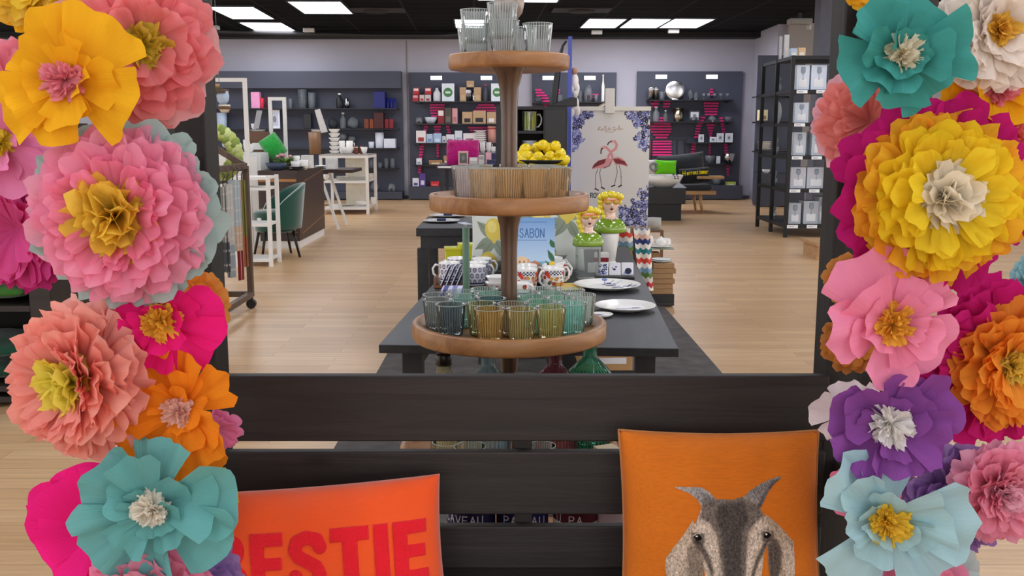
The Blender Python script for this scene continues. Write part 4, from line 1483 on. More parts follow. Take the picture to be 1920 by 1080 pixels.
for i, (x, y, w_, h_, c) in enumerate([(-.08, .06, .05, .06, 'e3b98a'), (-.04, .07, .04, .055, 'd9a273'), (-.06, .085, .05, .045, 'e9c79d'), (0., .05, .05, .06, 'c9855d'), (-.1, .03, .07, .05, 'dba57b'), (-.02, .02, .06, .05, 'e6c3a1'), (.04, .03, .04, .04, 'c88962'), (-.085, .1, .03, .03, 'efd6b2')]):
    cv.poly([(x, y), (x + w_, y), (x + w_, y + h_ * .8), (x + w_ / 2, y + h_), (x, y + h_ * .8)], c)
    cv.ell(x + w_ * .3, y + h_ * .4, .004, .006, '8b6a55'); cv.ell(x + w_ * .7, y + h_ * .4, .004, .006, '8b6a55')
for a, b_ in (((.115, .0), (.06, .05)), ((.11, .05), (.075, .11)), ((.115, .1), (.085, .16)), ((.09, .02), (.10, .10)), ((.115, .17), (.095, .21)), ((.1, .06), (.055, .085))):
    cv.leaf(a, b_, .012, '3c6b4a', '2d5238')
for x, y in ((.085, .075), (.098, .05), (.07, .045), (.105, .095)): cv.ell(x, y, .014, .011, 'f0c52a', .6)
cv.text('LISSABON', -.106, .218, .04, '2c5f9c', w=.0042, cw=.42, gap=.18)
cv.line([(-.1, .205), (.08, .205)], .0025, '4d7bb2'); cv.line([(-.1, .29), (.08, .29)], .0025, '4d7bb2')
cv.build('cover_print', bk, flat_surf(-.0008), printed(.4, .4))


# ---------------------------------------------------------------- lady head vases on their stands
def lady(label, p, s, rot):
    t = thing('lady_head_vase', label, 'figurine', p, rot, 'lady head vases')
    SK, GRN, HY = mat('ecc9b4', .18, var=.02, coat=.6), mat('7fa02c', .15, coat=.8, var=.1), mat('e8cf1c', .15, coat=.8, var=.08)

    def e(c, r): return [x * s for x in c], [x * s for x in r]
    MB().lathe([(0, 0), (.42 * s, 0), (.46 * s, .04 * s), (.45 * s, .14 * s), (.40 * s, .26 * s), (.30 * s, .36 * s), (.21 * s, .40 * s), (0, .36 * s)], 32, sy=.62).build('blouse', GRN, t, True)
    mb = MB().lathe([(.2 * s, .36 * s), (.15 * s, .42 * s), (.135 * s, .5 * s), (.14 * s, .62 * s), (.0, .66 * s)], 24, sy=.9)
    V, F = [], []
    mb.ell((0, -.01 * s, .80 * s), (.215 * s, .22 * s, .28 * s), 22, 16)
    mb.ell((0, -.075 * s, .62 * s), (.10 * s, .12 * s, .085 * s), 14, 10)
    mb.ell((0, -.235 * s, .77 * s), (.032 * s, .055 * s, .075 * s), 12, 8)
    mb.ell((.0, -.05 * s, .405 * s), (.2 * s, .17 * s, .05 * s), 16, 8)
    for sx in (-1, 1): mb.ell((sx * .215 * s, .0, .78 * s), (.03 * s, .04 * s, .06 * s), 10, 8)
    mb.build('face', SK, t, True)
    hm_ = MB()
    for c, r in (((0, .03, 1.02), (.22, .2, .12)), ((-.17, -.08, 1.03), (.13, .13, .11)), ((0.02, -.15, 1.05), (.14, .1, .1)), ((.17, -.08, 1.02), (.12, .13, .1)), ((.27, .0, .98), (.1, .1, .1)), ((-.26, .02, .98), (.1, .12, .11)),
                 ((0, .12, .85), (.25, .16, .3)), ((-.26, .05, .84), (.09, .11, .11)), ((-.27, .04, .70), (.085, .1, .1)), ((-.24, .0, .56), (.08, .09, .09)), ((-.2, -.04, .44), (.075, .08, .085)), ((.26, .08, .84), (.07, .1, .1))):
        hm_.ell([x * s for x in c], [x * s for x in r], 14, 10)
    hm_.build('hair', HY, t, True)
    g = MB()
    fr = mat('e0762e', .2, coat=.5)
    for sx in (-1, 1):
        g.ell((sx * .11 * s, -.215 * s, .855 * s), (.115 * s, .03 * s, .07 * s), 16, 10)
    g.bar((-.2 * s, -.215 * s, .91 * s), (.2 * s, -.215 * s, .91 * s), .035 * s, .03 * s)
    for sx in (-1, 1): g.bar((sx * .2 * s, -.21 * s, .90 * s), (sx * .22 * s, .02 * s, .88 * s), .02 * s)
    sg = g.build('sunglasses', fr, t, True)
    for sx in (-1, 1): MB().ell((sx * .11 * s, -.232 * s, .85 * s), (.092 * s, .022 * s, .052 * s), 14, 8).build('lens', mat('b09a2c', .1, coat=.6), sg, True)
    MB().ell((0, -.205 * s, .665 * s), (.05 * s, .03 * s, .022 * s), 12, 8).ell((0, -.203 * s, .645 * s), (.035 * s, .03 * s, .018 * s), 12, 8).build('lips', mat('5a1220', .2), t, True)
    for k in range(5): MB().ell(((k - 2) * .06 * s, -.24 * s + abs(k - 2) * .02 * s, (.37 + abs(k - 2) * .02) * s), (.02 * s,) * 3, 8, 6).build('bead', mat('f4ead8', .2), t, True)
    return t


p1 = on_table(1102, 521)
zt = at(1102, 461, p1.y).z
t = thing('glass_block', 'tall clear glass block stand under the front lady head', 'display block', p1, .1)
MB().box(-.055, .055, -.04, .04, 0, zt - TZ - .012).build('block', glass('cfd6d4', .6, .12), t, bevel=.003)
MB().box(-.056, .056, -.041, .041, zt - TZ - .0119, zt - TZ - .0005).build('top_plate', glass('dfe6e4', .6, .4), t)
lady('blonde lady head vase with orange sunglasses on the clear block, lower one', Vector((p1.x, p1.y, zt)), .168, R(6))
p2 = on_table(1143, 492)
zt2 = at(1143, 436, p2.y).z
t = thing('fluted_vase', 'white fluted vase carrying the rear lady head', 'vase', p2)
MB().lathe([(.026, 0), (.03, .004), (.05, (zt2 - TZ) - .006), (.048, zt2 - TZ - .0005)], 40, rib=.08).build('vase_body', WHC, t, True)
MB().lathe([(.035, 0), (.036, .006), (.03, .008)], 28).build('vase_foot', WHC, t, True)
lady('blonde lady head vase with orange sunglasses on the white vase, upper one', Vector((p2.x, p2.y, zt2)), .196, R(4))

# tile dishes, red box
p = on_table(1152, 521)
t0 = thing('black_tray', 'small black tray under three blue and white tile dishes', 'tray', p, TROT)
MB().box(-.095, .095, -.05, .05, 0, .012).build('tray_body', mat('1c1d22', .4), t0, bevel=.003)
for i, dx in enumerate((-.062, 0, .062)):
    t = thing('tile_dish', ['blue patterned tile dish at left on the black tray', 'white tile dish with dark bird in the middle of the black tray', 'blue tile dish with dark round seal at right on the black tray'][i], 'dish',
              p + Vector((dx, -.012 - dx * -.06, .0125)), (R(-22), 0, TROT), 'tile dishes')
    MB().box(-.029, .029, -.006, .006, 0, .066).build('tile', WHC, t, bevel=.005)
    cv = Canvas(-.026, .026, .004, .062, 60, 64, 'e4e3ea')
    if i != 1: blue_flowers(cv, .03, 7 + i, 60, -9)
    cvs = [(0, .035)]
    if i == 0:
        rg = random.Random(2)
        for _ in range(26): cv.ell(rg.uniform(-.022, .022), rg.uniform(.008, .058), .004, .003, rg.choice(['3a4690', '27306b']))
    if i == 1: cv.ell(-.002, .03, .007, .005, '2a2b45'); cv.line([(-.008, .03), (-.012, .04)], .003, '2a2b45'); cv.ell(.006, .042, .006, .003, '2a2b45')
    if i == 2: cv.ell(.004, .022, .016, .015, '2b2f3f')
    cv.build('tile_print', t, flat_surf(-.0068), printed(.2, .5))
p = on_table(1127, 500)
t = thing('small_box', 'small white box with red band below the rear lady head', 'box', p, TROT)
MB().box(-.037, .037, -.03, .03, 0, .075).build('carton', WHC, t, bevel=.002)
MB().box(-.0375, .0375, -.0305, .0305, .03, .052).build('red_band', mat('8e1326', .5), t)
p = on_table(1109, 511)
solo('card_holder', MB().box(-.02, .02, -.004, .004, 0, .05), WHC, 'tiny white price card beside the clear glass block', 'card', p, bevel=.001)
p = on_table(1070, 541)
t = thing('yellow_napkin', 'yellow and white striped napkin right of the poppy mugs', 'napkin', p, R(8))
MB().box(-.05, .05, -.05, .09, 0, .012).build('cloth', mat('ecdf9e', .9), t, bevel=.003)
for k_ in range(4): MB().box(-.0505, .0505, -.03 + k_ * .03, -.018 + k_ * .03, .0005, .0125).build('stripe', mat('e8bf3c', .9), t)

# ---------------------------------------------------------------- easel with flamingo poster
EY = 7.2
pc = at(1141, 318, EY)
pw = at(1217, 318, EY).x - at(1066, 318, EY).x
pt, pb = at(1141, 208, EY).z, at(1141, 428, EY).z
es = thing('easel', 'wooden easel holding the flamingo poster behind the black table', 'easel', (pc.x, EY, 0.0125))
EM = mat('a5805e', .6, var=.1)
for x0, x1 in ((-.16, .0), (.19, .03)):
    MB().bar((x0 * 1.3, .02, 0), (x1, .12, pt + .06), .035, .03).build('front_leg', EM, es)
MB().bar((0, .5, 0), (0.015, .14, pt + .02), .03, .03).build('rear_leg', EM, es)
MB().bar((-.25, .035, pb - .03), (.25, .035, pb - .03), .03, .04).build('ledge', EM, es)
MB().box(-.035, .035, -.025, -.005, pt - .03, pt + .15).build('mast', mat('d8d3c8', .6), es, bevel=.002)
ph = pt - pb
po = thing('flamingo_poster', 'white poster with two flamingos and blue flower corners lettered ROYAL BLUE', 'poster', (pc.x, EY, pb))
MB().box(-pw / 2, pw / 2, .0, .012, 0, ph).build('board', mat('d9d4cc', .6, var=.01), po)
MB().box(-pw / 2 - .005, pw / 2 + .005, -.012, .016, ph + .0005, ph + .032).build('top_rail', mat('d9d3c6', .6), po, bevel=.002)
cv = Canvas(0, 151, 0, 220, 260, 370, 'd9d4cc')    # poster drawn in its own units, 151 wide and 220 high


def q(zx, zy): return ((zx / 9. + 1060 - 1066), 220 - (zy / 9. + 190 - 208))      # from the enlarged upper view


def q2(zx, zy): return ((zx / 7.71 + 1060 - 1066), 220 - (zy / 7.71 + 300 - 208))  # from the enlarged lower view


def ornament(x0, x1, y0, y1, test, seed, n):
    rg = random.Random(seed)
    for _ in range(n):
        x, y = rg.uniform(x0, x1), rg.uniform(y0, y1)
        if not test(x, y): continue
        c = rg.choice(['2b2a4e', '3b3c72', '6a6fa8', '8c90c0', '4b4f8e', '1f1e3a', 'b9bbd8'])
        a = rg.uniform(0, 3.14)
        ty = rg.random()
        if ty < .45:
            for i in range(5): cv.ell(x + 2.2 * math.cos(a + i * 1.257), y + 2.2 * math.sin(a + i * 1.257), 2.3, 1.4, c, a + i * 1.257)
            cv.ell(x, y, 1., 1., 'd9d4cc')
        elif ty < .8:
            cv.leaf((x, y), (x + 8 * math.cos(a), y + 8 * math.sin(a)), 1.7, c, 'cfcbd4')
        else:
            cv.line([(x, y), (x + 3 * math.cos(a), y + 3 * math.sin(a)), (x + 5 * math.cos(a + 1), y + 5 * math.sin(a + 1))], .9, c)


ornament(2, 48, 186, 219, lambda x, y: (x - 0) + (219 - y) * .9 < 50 and x < 46, 1, 190)
ornament(103, 149, 186, 219, lambda x, y: (151 - x) + (219 - y) * .9 < 50, 2, 190)
ornament(2, 30, 142, 184, lambda x, y: x < 28 - abs(y - 168) * .7, 3, 120)
ornament(121, 149, 142, 184, lambda x, y: (151 - x) < 28 - abs(y - 168) * .7, 4, 120)
ornament(95, 149, 3, 92, lambda x, y: (151 - x) < 30 and y < 78 and (y < 55 or 151 - x < 18) or (x > 96 and y < 40 and x + y * .8 > 105), 5, 420)
ornament(2, 50, 3, 50, lambda x, y: x + y < 46, 6, 120)
PKF, PKD = 'd99392', '7f2f35'
for body, neck, head_, beak in (([(470, 1080), (560, 990), (700, 950), (790, 960), (790, 1010), (700, 1060), (560, 1090)], [(715, 985), (735, 900), (790, 830), (850, 790), (865, 720), (830, 670), (780, 668)], (790, 672), [(770, 668), (730, 690), (712, 722)]),
                                ([(790, 950), (880, 925), (960, 950), (1040, 1050), (1045, 1085), (940, 1050), (830, 1010)], [(800, 985), (790, 900), (750, 830), (690, 770), (640, 765), (612, 790)], (635, 775), [(622, 790), (600, 830), (602, 872)])):
    cv.poly([q(*z) for z in body], PKF)
    cv.line([q(*z) for z in neck], 4.6, PKF)
    cv.ell(*q(*head_), 3.6, 2.8, 'e0a09c')
    cv.line([q(*z) for z in beak], 2.4, '4a2a2e')
cv.poly([q2(*z) for z in [(385, 125), (400, 80), (480, 20), (560, 0), (660, 0), (670, 30), (620, 90), (540, 115), (460, 110)]], PKF)
cv.poly([q2(*z) for z in [(700, 10), (860, 0), (900, 60), (905, 90), (830, 70), (720, 60)]], PKF)
cv.poly([q2(*z) for z in [(390, 115), (405, 72), (490, 10), (590, 0), (560, 45), (470, 80)]], PKD)
cv.poly([q2(*z) for z in [(700, 0), (850, 0), (900, 75), (820, 50), (740, 45)]], PKD)
cv.poly([q(*z) for z in [(480, 1060), (560, 990), (690, 960), (660, 1020), (560, 1075)]], PKD)
cv.poly([q(*z) for z in [(800, 965), (900, 955), (980, 1000), (1045, 1060), (940, 1030), (850, 1010)]], PKD)
cv.line([q2(*z) for z in [(665, 20), (640, 75), (560, 108)]], 1.6, '6a3b44')
for leg in ([(475, 120), (445, 200), (445, 410), (485, 430)], [(515, 120), (500, 180), (535, 390), (575, 410)], [(740, 70), (755, 170), (715, 360), (675, 375)], [(780, 70), (808, 170), (815, 360), (778, 380)]):
    cv.line([q2(*z) for z in leg], 1.25, '6a5a5c')
    cv.line([q2(*z) for z in leg[2:]], 2.4, '3a2428')
    cv.ell(*q2(*leg[2]), 2., 1.6, '3a2428')
cv.text('ROYAL BLUE', 42.5, 151.5 - 151.5 + 60.3 - 2.0, 8.6, '26262e', w=1.5, cw=.52, gap=.17)
s0 = [(545, 490), (560, 430), (585, 425), (560, 470), (600, 480), (620, 450), (605, 485), (640, 480), (655, 430), (680, 410), (670, 490), (700, 470), (720, 470), (735, 430), (730, 485), (760, 460), (780, 470)]
cv.line([q(*z) for z in s0], 1.0, 'b08a6c')
s1 = [(790, 440), (830, 430), (810, 465), (840, 480), (800, 490), (850, 470), (875, 460), (905, 405), (895, 480), (920, 450), (935, 475), (965, 455)]
cv.line([q(*z) for z in s1], 1.0, 'b08a6c')
cv.line([q(*z) for z in [(660, 510), (690, 500), (720, 518), (750, 505), (780, 518), (815, 505)]], .9, 'b08a6c')
cv.build('poster_print', po, lambda U, V: ((U - 75.5) / 151 * pw, np.full_like(U, -.0012), V / 220 * ph), printed(.55, .3))


# ---------------------------------------------------------------- zigzag throw, plates on blocks, board pile
def zigzag(cv, per, cols, hh):
    z = (cv.V + hh * .5 * np.abs(((cv.U / per) % 1) * 2 - 1)) / hh
    k_ = np.floor(z).astype(int) % len(cols)
    for i, c in enumerate(cols): cv.fill(k_ == i, c)


ZZ = ['efe9e0', 'c0343c', 'ded5cc', '5d7d3c', '7f9fb8', 'efe9e0', 'd84a3a', 'f0e8da', '2f7f86', 'efe9e0', '2d3d74', 'e6b9a2', 'efe9e0', '6d8fb0', 'efe9e0', 'c7b264']
for (xa, ya, xb_, yb_, wpx, Y, lab, off) in ((1203, 428, 1206, 545, 27, 6.35, 'multicoloured zigzag knit throw hanging beside the right end of the table', 0), (1166, 426, 1166, 470, 36, 6.62, 'folded zigzag knit throw hanging behind the rear lady head', .1)):
    a, b_ = at(xa, ya, Y), at(xb_, yb_, Y)
    wv = at(xa + wpx, ya, Y).x - a.x
    t = thing('zigzag_throw', lab, 'throw', (a.x, Y, b_.z))
    hh = a.z - b_.z
    cv = Canvas(-wv / 2, wv / 2, 0, hh, 60, 260, 'ffffff')
    cv.V = cv.V + off
    zigzag(cv, wv / 3.0, ZZ, hh / 13 if off == 0 else .034)
    cv.V = cv.V - off
    cv.build('cloth', t, lambda U, V: (U * (1 + .12 * V / hh) + (hh - V) * .1, -.012 * np.sin(U / wv * 7), V))
    bk_ = Canvas(-wv / 2, wv / 2, 0, hh, 8, 20, 'e6ddd2')
    bk_.build('back_cloth', t, lambda U, V: (U * (1 + .12 * V / hh) + (hh - V) * .1, .014 - .012 * np.sin(U / wv * 7), V))
    rk = thing('hanging_rail', 'brown wooden rail behind the %s' % ('hanging zigzag throw' if off == 0 else 'folded zigzag throw'), 'rail', (a.x, Y + .03, 0.0125))
    MB().box(-wv * .7, wv * .7, 0, .03, a.z - .05, a.z - .01).build('crossbar', EM, rk)
    MB().box(-wv * .2, wv * .2, 0, .03, 0, a.z - .0501).build('upright', EM, rk)

p = atz(1243, 576, 0)
Yb = p.y
t = thing('black_box', 'black box on the rug under the pile of wooden boards', 'box', (p.x, Yb, .0125), 0)
zt = at(1243, 552, Yb).z
wb = at(1264, 552, Yb).x - at(1222, 552, Yb).x
MB().box(-wb / 2, wb / 2, 0, .22, 0, zt - .013).build('box_body', mat('17161a', .5), t, bevel=.003)
MB().box(-wb / 2 + .01, wb / 2 - .01, -.002, -.0005, .01, .02).build('label_strip', mat('34333a', .5), t)
rg = random.Random(4)
zz = zt
for i in range(6):
    dz = at(1243, 552 - (i + 1) * 9.6, Yb).z - zt
    dz = dz - (zz - zt)
    solo('wooden_board', MB().box(-wb / 2 + .006 * (i % 2), wb / 2 + rg.uniform(-.012, .01), 0, .21, 0, dz - .0015), wood('8d6a45', 'b58e62', .6, 0, 3, 9),
         'brown wooden board in the pile on the black box, %s from the bottom' % ORD[i], 'board', (p.x + rg.uniform(-.006, .006), Yb + .005 + rg.uniform(0, .01), zz + .0005), R(rg.uniform(-2, 2)), 'pile of wooden boards', bevel=.003)
    zz += dz
for i in range(2):
    t = thing('oval_dish', ['lower grey white dish on top of the board pile', 'upper grey white dish on top of the board pile'][i], 'dish', (p.x - .005, Yb + .11, zz + .0005 + i * .014))
    MB().lathe([(0, 0), (.05, 0), (.085, .012), (.082, .013), (.05, .004), (0, .004)], 32).build('dish_body', mat('cfd1cb', .3), t, True)
    MB().tube([(.083 * math.cos(k_ * .3), .083 * math.sin(k_ * .3), .0125) for k_ in range(21)], .0015, 6, True).build('rim', mat('9fa3a0', .3), t, True)
# block tower with glass plate and teapot
Yt = 8.9
a = at(1216, 464, Yt)
b_ = at(1262, 464, Yt)
t = thing('wooden_block', 'brown wooden block tower behind the board pile carrying a glass shelf', 'plinth', (at(1222, 500, Yt).x, Yt, 0))
MB().box(-.07, .0, 0, .2, 0, a.z - .014).build('block', mat('7d5a3c', .6), t, bevel=.003)
MB().box(.001, .075, .0, .15, 0, at(1230, 474, Yt).z).build('low_block', mat('9a7350', .6), t, bevel=.003)
t = thing('glass_shelf', 'pale grey glass shelf carrying the white teapot', 'shelf', ((a.x + b_.x) / 2, Yt, a.z - .0135))
MB().box(-(b_.x - a.x) / 2, (b_.x - a.x) / 2, -.06, .2, 0, .012).build('glass_plate', mat('a9b5ac', .2), t, bevel=.002)
MB().box(-(b_.x - a.x) / 2, (b_.x - a.x) / 2, -.0605, -.06, .003, .009).build('glass_edge', mat('6f7f74', .2), t)


def teapot(label, p, s, lid=True):
    t = thing('teapot', label, 'teapot', p)
    MB().lathe([(0, 0), (.5 * s, 0), (.8 * s, .2 * s), (.95 * s, .6 * s), (.85 * s, 1. * s), (.5 * s, 1.25 * s), (.3 * s, 1.3 * s), (0, 1.3 * s)], 28).build('pot_body', WHC, t, True)
    MB().lathe([(0, 0), (.42 * s, 0), (.35 * s, .1 * s), (.1 * s, .2 * s), (.12 * s, .32 * s), (0, .38 * s)], 20).build('lid', WHC, t, True, loc=(0, 0, 1.28 * s))
    MB().tube([(.8 * s, 0, .4 * s), (1.15 * s, 0, .7 * s), (1.3 * s, 0, 1.1 * s)], [.2 * s, .14 * s, .1 * s], 10).build('spout', WHC, t, True)
    MB().tube([(-.8 * s, 0, 1. * s), (-1.25 * s, 0, .95 * s), (-1.3 * s, 0, .5 * s), (-.9 * s, 0, .3 * s)], .08 * s, 8).build('handle', WHC, t, True)
    return t


pz = a.z + .0005
xx = lambda px: at(px, 464, Yt).x
teapot('white teapot standing on the pale glass shelf', Vector((xx(1240), Yt + .03, pz + .013)), .055)
t = thing('saucer_plate', 'white plate under the teapot on the glass shelf', 'plate', (xx(1239), Yt + .03, pz))
MB().lathe([(0, 0), (.05, 0), (.11, .012), (.108, .0128), (.05, .004), (0, .004)], 32).build('plate_body', WHC, t, True)
MB().tube([(.109 * math.cos(k_ * .3), .109 * math.sin(k_ * .3), .0125) for k_ in range(21)], .0015, 6, True).build('rim', mat('b9bcbe', .3), t, True)
for px, lab, r_, h_ in ((1219, 'white round jar left of the teapot on the glass shelf', .05, .1), (1254, 'white cup at the right end of the glass shelf', .04, .07)):
    t = thing('jar', lab, 'jar', (xx(px), Yt + .12, pz))
    MB().lathe([(0, 0), (r_ * .7, 0), (r_, h_ * .4), (r_ * .9, h_ * .8), (r_ * .7, h_), (r_ * .66, h_ - .002), (0, h_ - .02)], 24).build('jar_body', WHC, t, True)
    MB().tube([(r_ * .72 * math.cos(k_ * .3), r_ * .72 * math.sin(k_ * .3), h_) for k_ in range(21)], .002, 6, True).build('rim', WHC, t, True)
Yr = 9.6
a = at(1222, 432, Yr)
t = thing('wooden_riser', 'brown wooden riser behind the teapot with a grey bowl', 'riser', (a.x, Yr, 0))
MB().box(-.12, .12, 0, .02, a.z - .02, a.z).box(-.12, -.09, 0, .02, 0, a.z - .0201).box(.09, .12, 0, .02, 0, a.z - .0201).build('riser_frame', mat('6a4a32', .6), t)
MB().box(-.12, .12, .0201, .2, a.z - .02, a.z).build('riser_top', mat('6a4a32', .6), t)
t = thing('bowl', 'small grey bowl on the wooden riser right of the poster', 'bowl', (a.x + .03, Yr + .08, a.z + .0005))
MB().lathe([(0, 0), (.05, 0), (.075, .05), (.075, .12), (.07, .12), (.065, .05), (0, .02)], 24).build('bowl_body', mat('a3a19b', .4), t, True)
MB().lathe([(.0, 0), (.055, 0), (.05, .01), (0, .01)], 24).build('foot', mat('8b8984', .4), t, True, loc=(0, 0, -.0004))

# ---------------------------------------------------------------- black cabinet, lemons, blue board, lamp
Yc = 6.45
xa, xb_ = at(930, 250, Yc).x, at(1063, 250, Yc).x
zt = at(1000, 203, Yc).z
zl = at(1000, 317, Yc - .2).z
cab = thing('black_cabinet', 'black open cabinet with mugs in its pigeonholes behind the lemons', 'cabinet', ((xa + xb_) / 2, Yc, 0.0125))
w2 = (xb_ - xa) / 2
BK = mat('1d1c20', .5, var=.05)
n0 = at(971, 250, Yc).x - (xa + xb_) / 2
n1 = at(1019, 250, Yc).x - (xa + xb_) / 2
mb = MB().box(-w2, w2, .38, .4, 0, zt).box(-w2, n0 - .0, 0, .379, zl, zt).box(n1, w2, 0, .379, zl, zt).box(-w2, w2, -.42, .379, 0, zl - .001)
zs = [at(1000, y, Yc).z for y in (209, 249, 254, 290, 296)]
mb.box(n0 + .001, n1 - .001, 0, .379, zs[0], zt).box(n0 + .001, n1 - .001, 0, .379, zs[2], zs[1]).box(n0 + .001, n1 - .001, 0, .379, zl + .0, zs[4])
mb.build('carcass', BK, cab)
MB().box(n1 + .01, w2 - .01, -.006, -.0005, zl + .03, zt - .02).build('door_panel', mat('232226', .45), cab, bevel=.002)
for (z_, paint, lab, h_) in ((zs[1], lambda cv, h, s_: (cv.fill(cv.Vn > -1, 'd9ddcf'), [cv.leaf((u, h * v), (u + .5, h * (v + .35)), .12, c) for u, v, c in ((-.6, .2, '8a9a3c'), (0, .35, '4c5a2c'), (.3, .15, 'b5b04a'), (-1.2, .4, '6f7c3a'), (.9, .4, '7c8a45'))]), 'white mug with olive leaves in the upper pigeonhole', .128),
                              (zs[4], lambda cv, h, s_: (cv.fill(cv.Vn > -1, 'b9c6dc'), cv.fill(cv.Vn < .55, 'd5dbc9'), cv.ell(.3, h * .5, .3, h * .2, 'd2b13c'), cv.ell(-.6, h * .4, .3, h * .2, '6f86a8')), 'pale blue mug in the lower pigeonhole', .10)):
    mug(lab, Vector((at(993, 250, Yc + .12).x, Yc + .12, z_ + .0135)), .05, h_, paint, 1.45, None, 5)
bw_ = thing('fruit_bowl', 'wide black bowl heaped with lemons in front of the black cabinet', 'bowl', (at(1017, 300, Yc - .2).x, Yc - .2, zl + .0125))
MB().lathe([(0, 0), (.09, 0), (.15, .03), (.178, .045), (.175, .048), (.14, .034), (.08, .01), (0, .01)], 40).build('bowl_body', mat('2a2622', .4), bw_, True)
MB().tube([(.177 * math.cos(k_ * .2), .177 * math.sin(k_ * .2), .047) for k_ in range(32)], .003, 6, True).build('rim', mat('3a342e', .3), bw_, True)
lem = [(982, 299), (1002, 303), (1022, 302), (1044, 303), (1058, 300), (975, 293), (988, 292), (1009, 294), (1032, 293), (1051, 288), (985, 279), (1006, 277), (1027, 278), (1041, 274), (996, 310), (1015, 311), (1035, 311), (982, 311), (1053, 311), (1018, 272)]
LM = mat('f0d117', .3, var=.05, scale=40, bump=.15, coat=.3)
rg = random.Random(12)
for i, (px, py) in enumerate(lem):
    Yl = Yc - .27 - .03 * math.sin(i * 2.1) + (.10 if py < 282 else .0) + (.03 if py > 305 else 0)
    p = at(px, py, Yl)
    row = 'top' if py < 282 else ('middle' if py < 297 else ('lower' if py < 306 else 'bottom'))
    t = thing('lemon', 'yellow lemon in the heap before the black cabinet, %s row' % row, 'lemon', p, (rg.uniform(-.6, .6), rg.uniform(-.5, .5) + 1.2, rg.uniform(-1, 1)), 'lemons of the heap, %s row' % row)
    s_ = .036
    MB().lathe([(0, -1.32 * s_), (.16 * s_, -1.28 * s_), (.3 * s_, -1.12 * s_), (.75 * s_, -.72 * s_), (1. * s_, -.1 * s_), (.95 * s_, .35 * s_), (.6 * s_, .85 * s_), (.2 * s_, 1.08 * s_), (0, 1.1 * s_)], 18).build('fruit', LM, t, True)
    MB().lathe([(.0, 0), (.12 * s_, 0), (.1 * s_, .08 * s_), (0, .1 * s_)], 8).build('stem_end', mat('8f8a2c', .6), t, True, loc=(0, 0, 1.08 * s_))
# blue board seen edge-on
Yp = 6.95
p = at(1067, 300, Yp)
zt = at(1067, 68, Yp).z
t = thing('blue_board', 'tall blue display board standing edge-on behind the poster', 'display board', (p.x, Yp, 0), R(-3.3))
MB().box(-.014, .014, 0, .62, .03, zt).build('board', mat('4a58b0', .5, var=.04), t, bevel=.002)
MB().box(-.05, .05, .0, .62, 0, .0299).build('foot', mat('2b3060', .5), t)
MB().box(.0145, .02, .0, .03, .4, zt - .5).build('edge_strip', mat('e8e8ee', .5), t)
for i, (px, py, c, lab) in enumerate(((1077, 152, 'e9e4df', 'white fabric doll hanging on the right of the blue board'), (1078, 195, 'd9d2cf', 'white glove toy hanging low on the right of the blue board'))):
    q_ = at(px, py, Yp + .05)
    t = thing('cloth_doll', lab, 'toy', q_)
    MB().ell((0, 0, 0), (.03, .025, .055), 14, 10).ell((.02, 0, -.05), (.018, .018, .04), 10, 8).ell((-.016, 0, -.05), (.016, .018, .04), 10, 8).build('doll_body', mat(c, .8), t, True)
    MB().ell((0, -.005, .07), (.024, .022, .026), 12, 8).build('doll_head', mat('b98d72' if i == 0 else c, .7), t, True)
    MB().tube([(0, 0, .09), (-.02, 0, .14)], .002, 6).build('cord', mat('d8d4cc', .8), t)
# black lamp leaning beside the board
t = thing('floor_lamp', 'black arc floor lamp rising behind the black cabinet', 'lamp', (at(1035, 205, 6.98).x, 6.98, 0))
pts_ = [at(px, py, 6.98) for px, py in ((1035, 240), (1036, 204), (1041, 170), (1046, 130), (1050, 106), (1055, 86), (1062, 77))]
o_ = Vector((at(1035, 205, 6.98).x, 6.98, 0))
MB().tube([Vector((0, 0, .02))] + [q_ - o_ for q_ in pts_], [.02, .02, .026, .025, .023, .014, .01, .006], 10).build('arm', mat('141417', .4), t, True)
MB().lathe([(.14, 0), (.14, .02), (.03, .03), (0, .03)], 28).build('base', mat('141417', .4), t, True)
solo('black_wedge', MB().prism([(-.09, 0), (.11, 0), (.11, .055), (.07, .06)], -.1, .1), mat('161619', .4), 'black wedge shaped tray on top of the black cabinet', 'tray', (at(1050, 203, Yc + .1).x, Yc + .12, at(1000, 203, Yc).z + .0135), bevel=.003)
# goods seen above the poster: paper bag and white rings
Yg = 7.9
g_ = thing('goods_stand', 'dark stand behind the poster carrying a paper bag and rings', 'stand', (at(1150, 240, Yg).x, Yg, 0))
zg = at(1150, 217, Yg).z
MB().box(-.25, .25, 0, .3, zg - .03, zg).build('stand_top', mat('c9c4ba', .6), g_)
MB().box(-.22, .22, .02, .28, 0, zg - .0301).build('stand_body', BK, g_)
t = thing('paper_bag', 'brown kraft paper bag leaning on the stand above the poster', 'bag', (at(1128, 217, Yg).x, Yg + .05, zg + .001))
MB().prism([(-.09, 0), (.13, 0), (.10, .10), (.07, .125), (.0, .09)], 0, .12).build('bag_body', mat('a98d6c', .8, var=.15), t)
MB().tube([(-.14, 0.0, .0), (-.05, -.01, .05), (.03, -.01, .09)], .005, 6).build('cord', mat('ece7dc', .7), t, True)
t = thing('striped_rings', 'white and red striped rings lying above the right of the poster', 'ring', (at(1196, 217, Yg).x, Yg + .08, zg + .001))
for k_, (r_, c) in enumerate(((.10, 'efece8'), (.085, '2c2c3a'), (.07, 'e9e4e0'), (.055, 'c23a44'))):
    MB().tube([(r_ * math.cos(a_ * PI / 14), -.01 * k_, r_ * .62 * math.sin(a_ * PI / 14)) for a_ in range(15)], .008, 8).build('hoop', mat(c, .5), t, True)

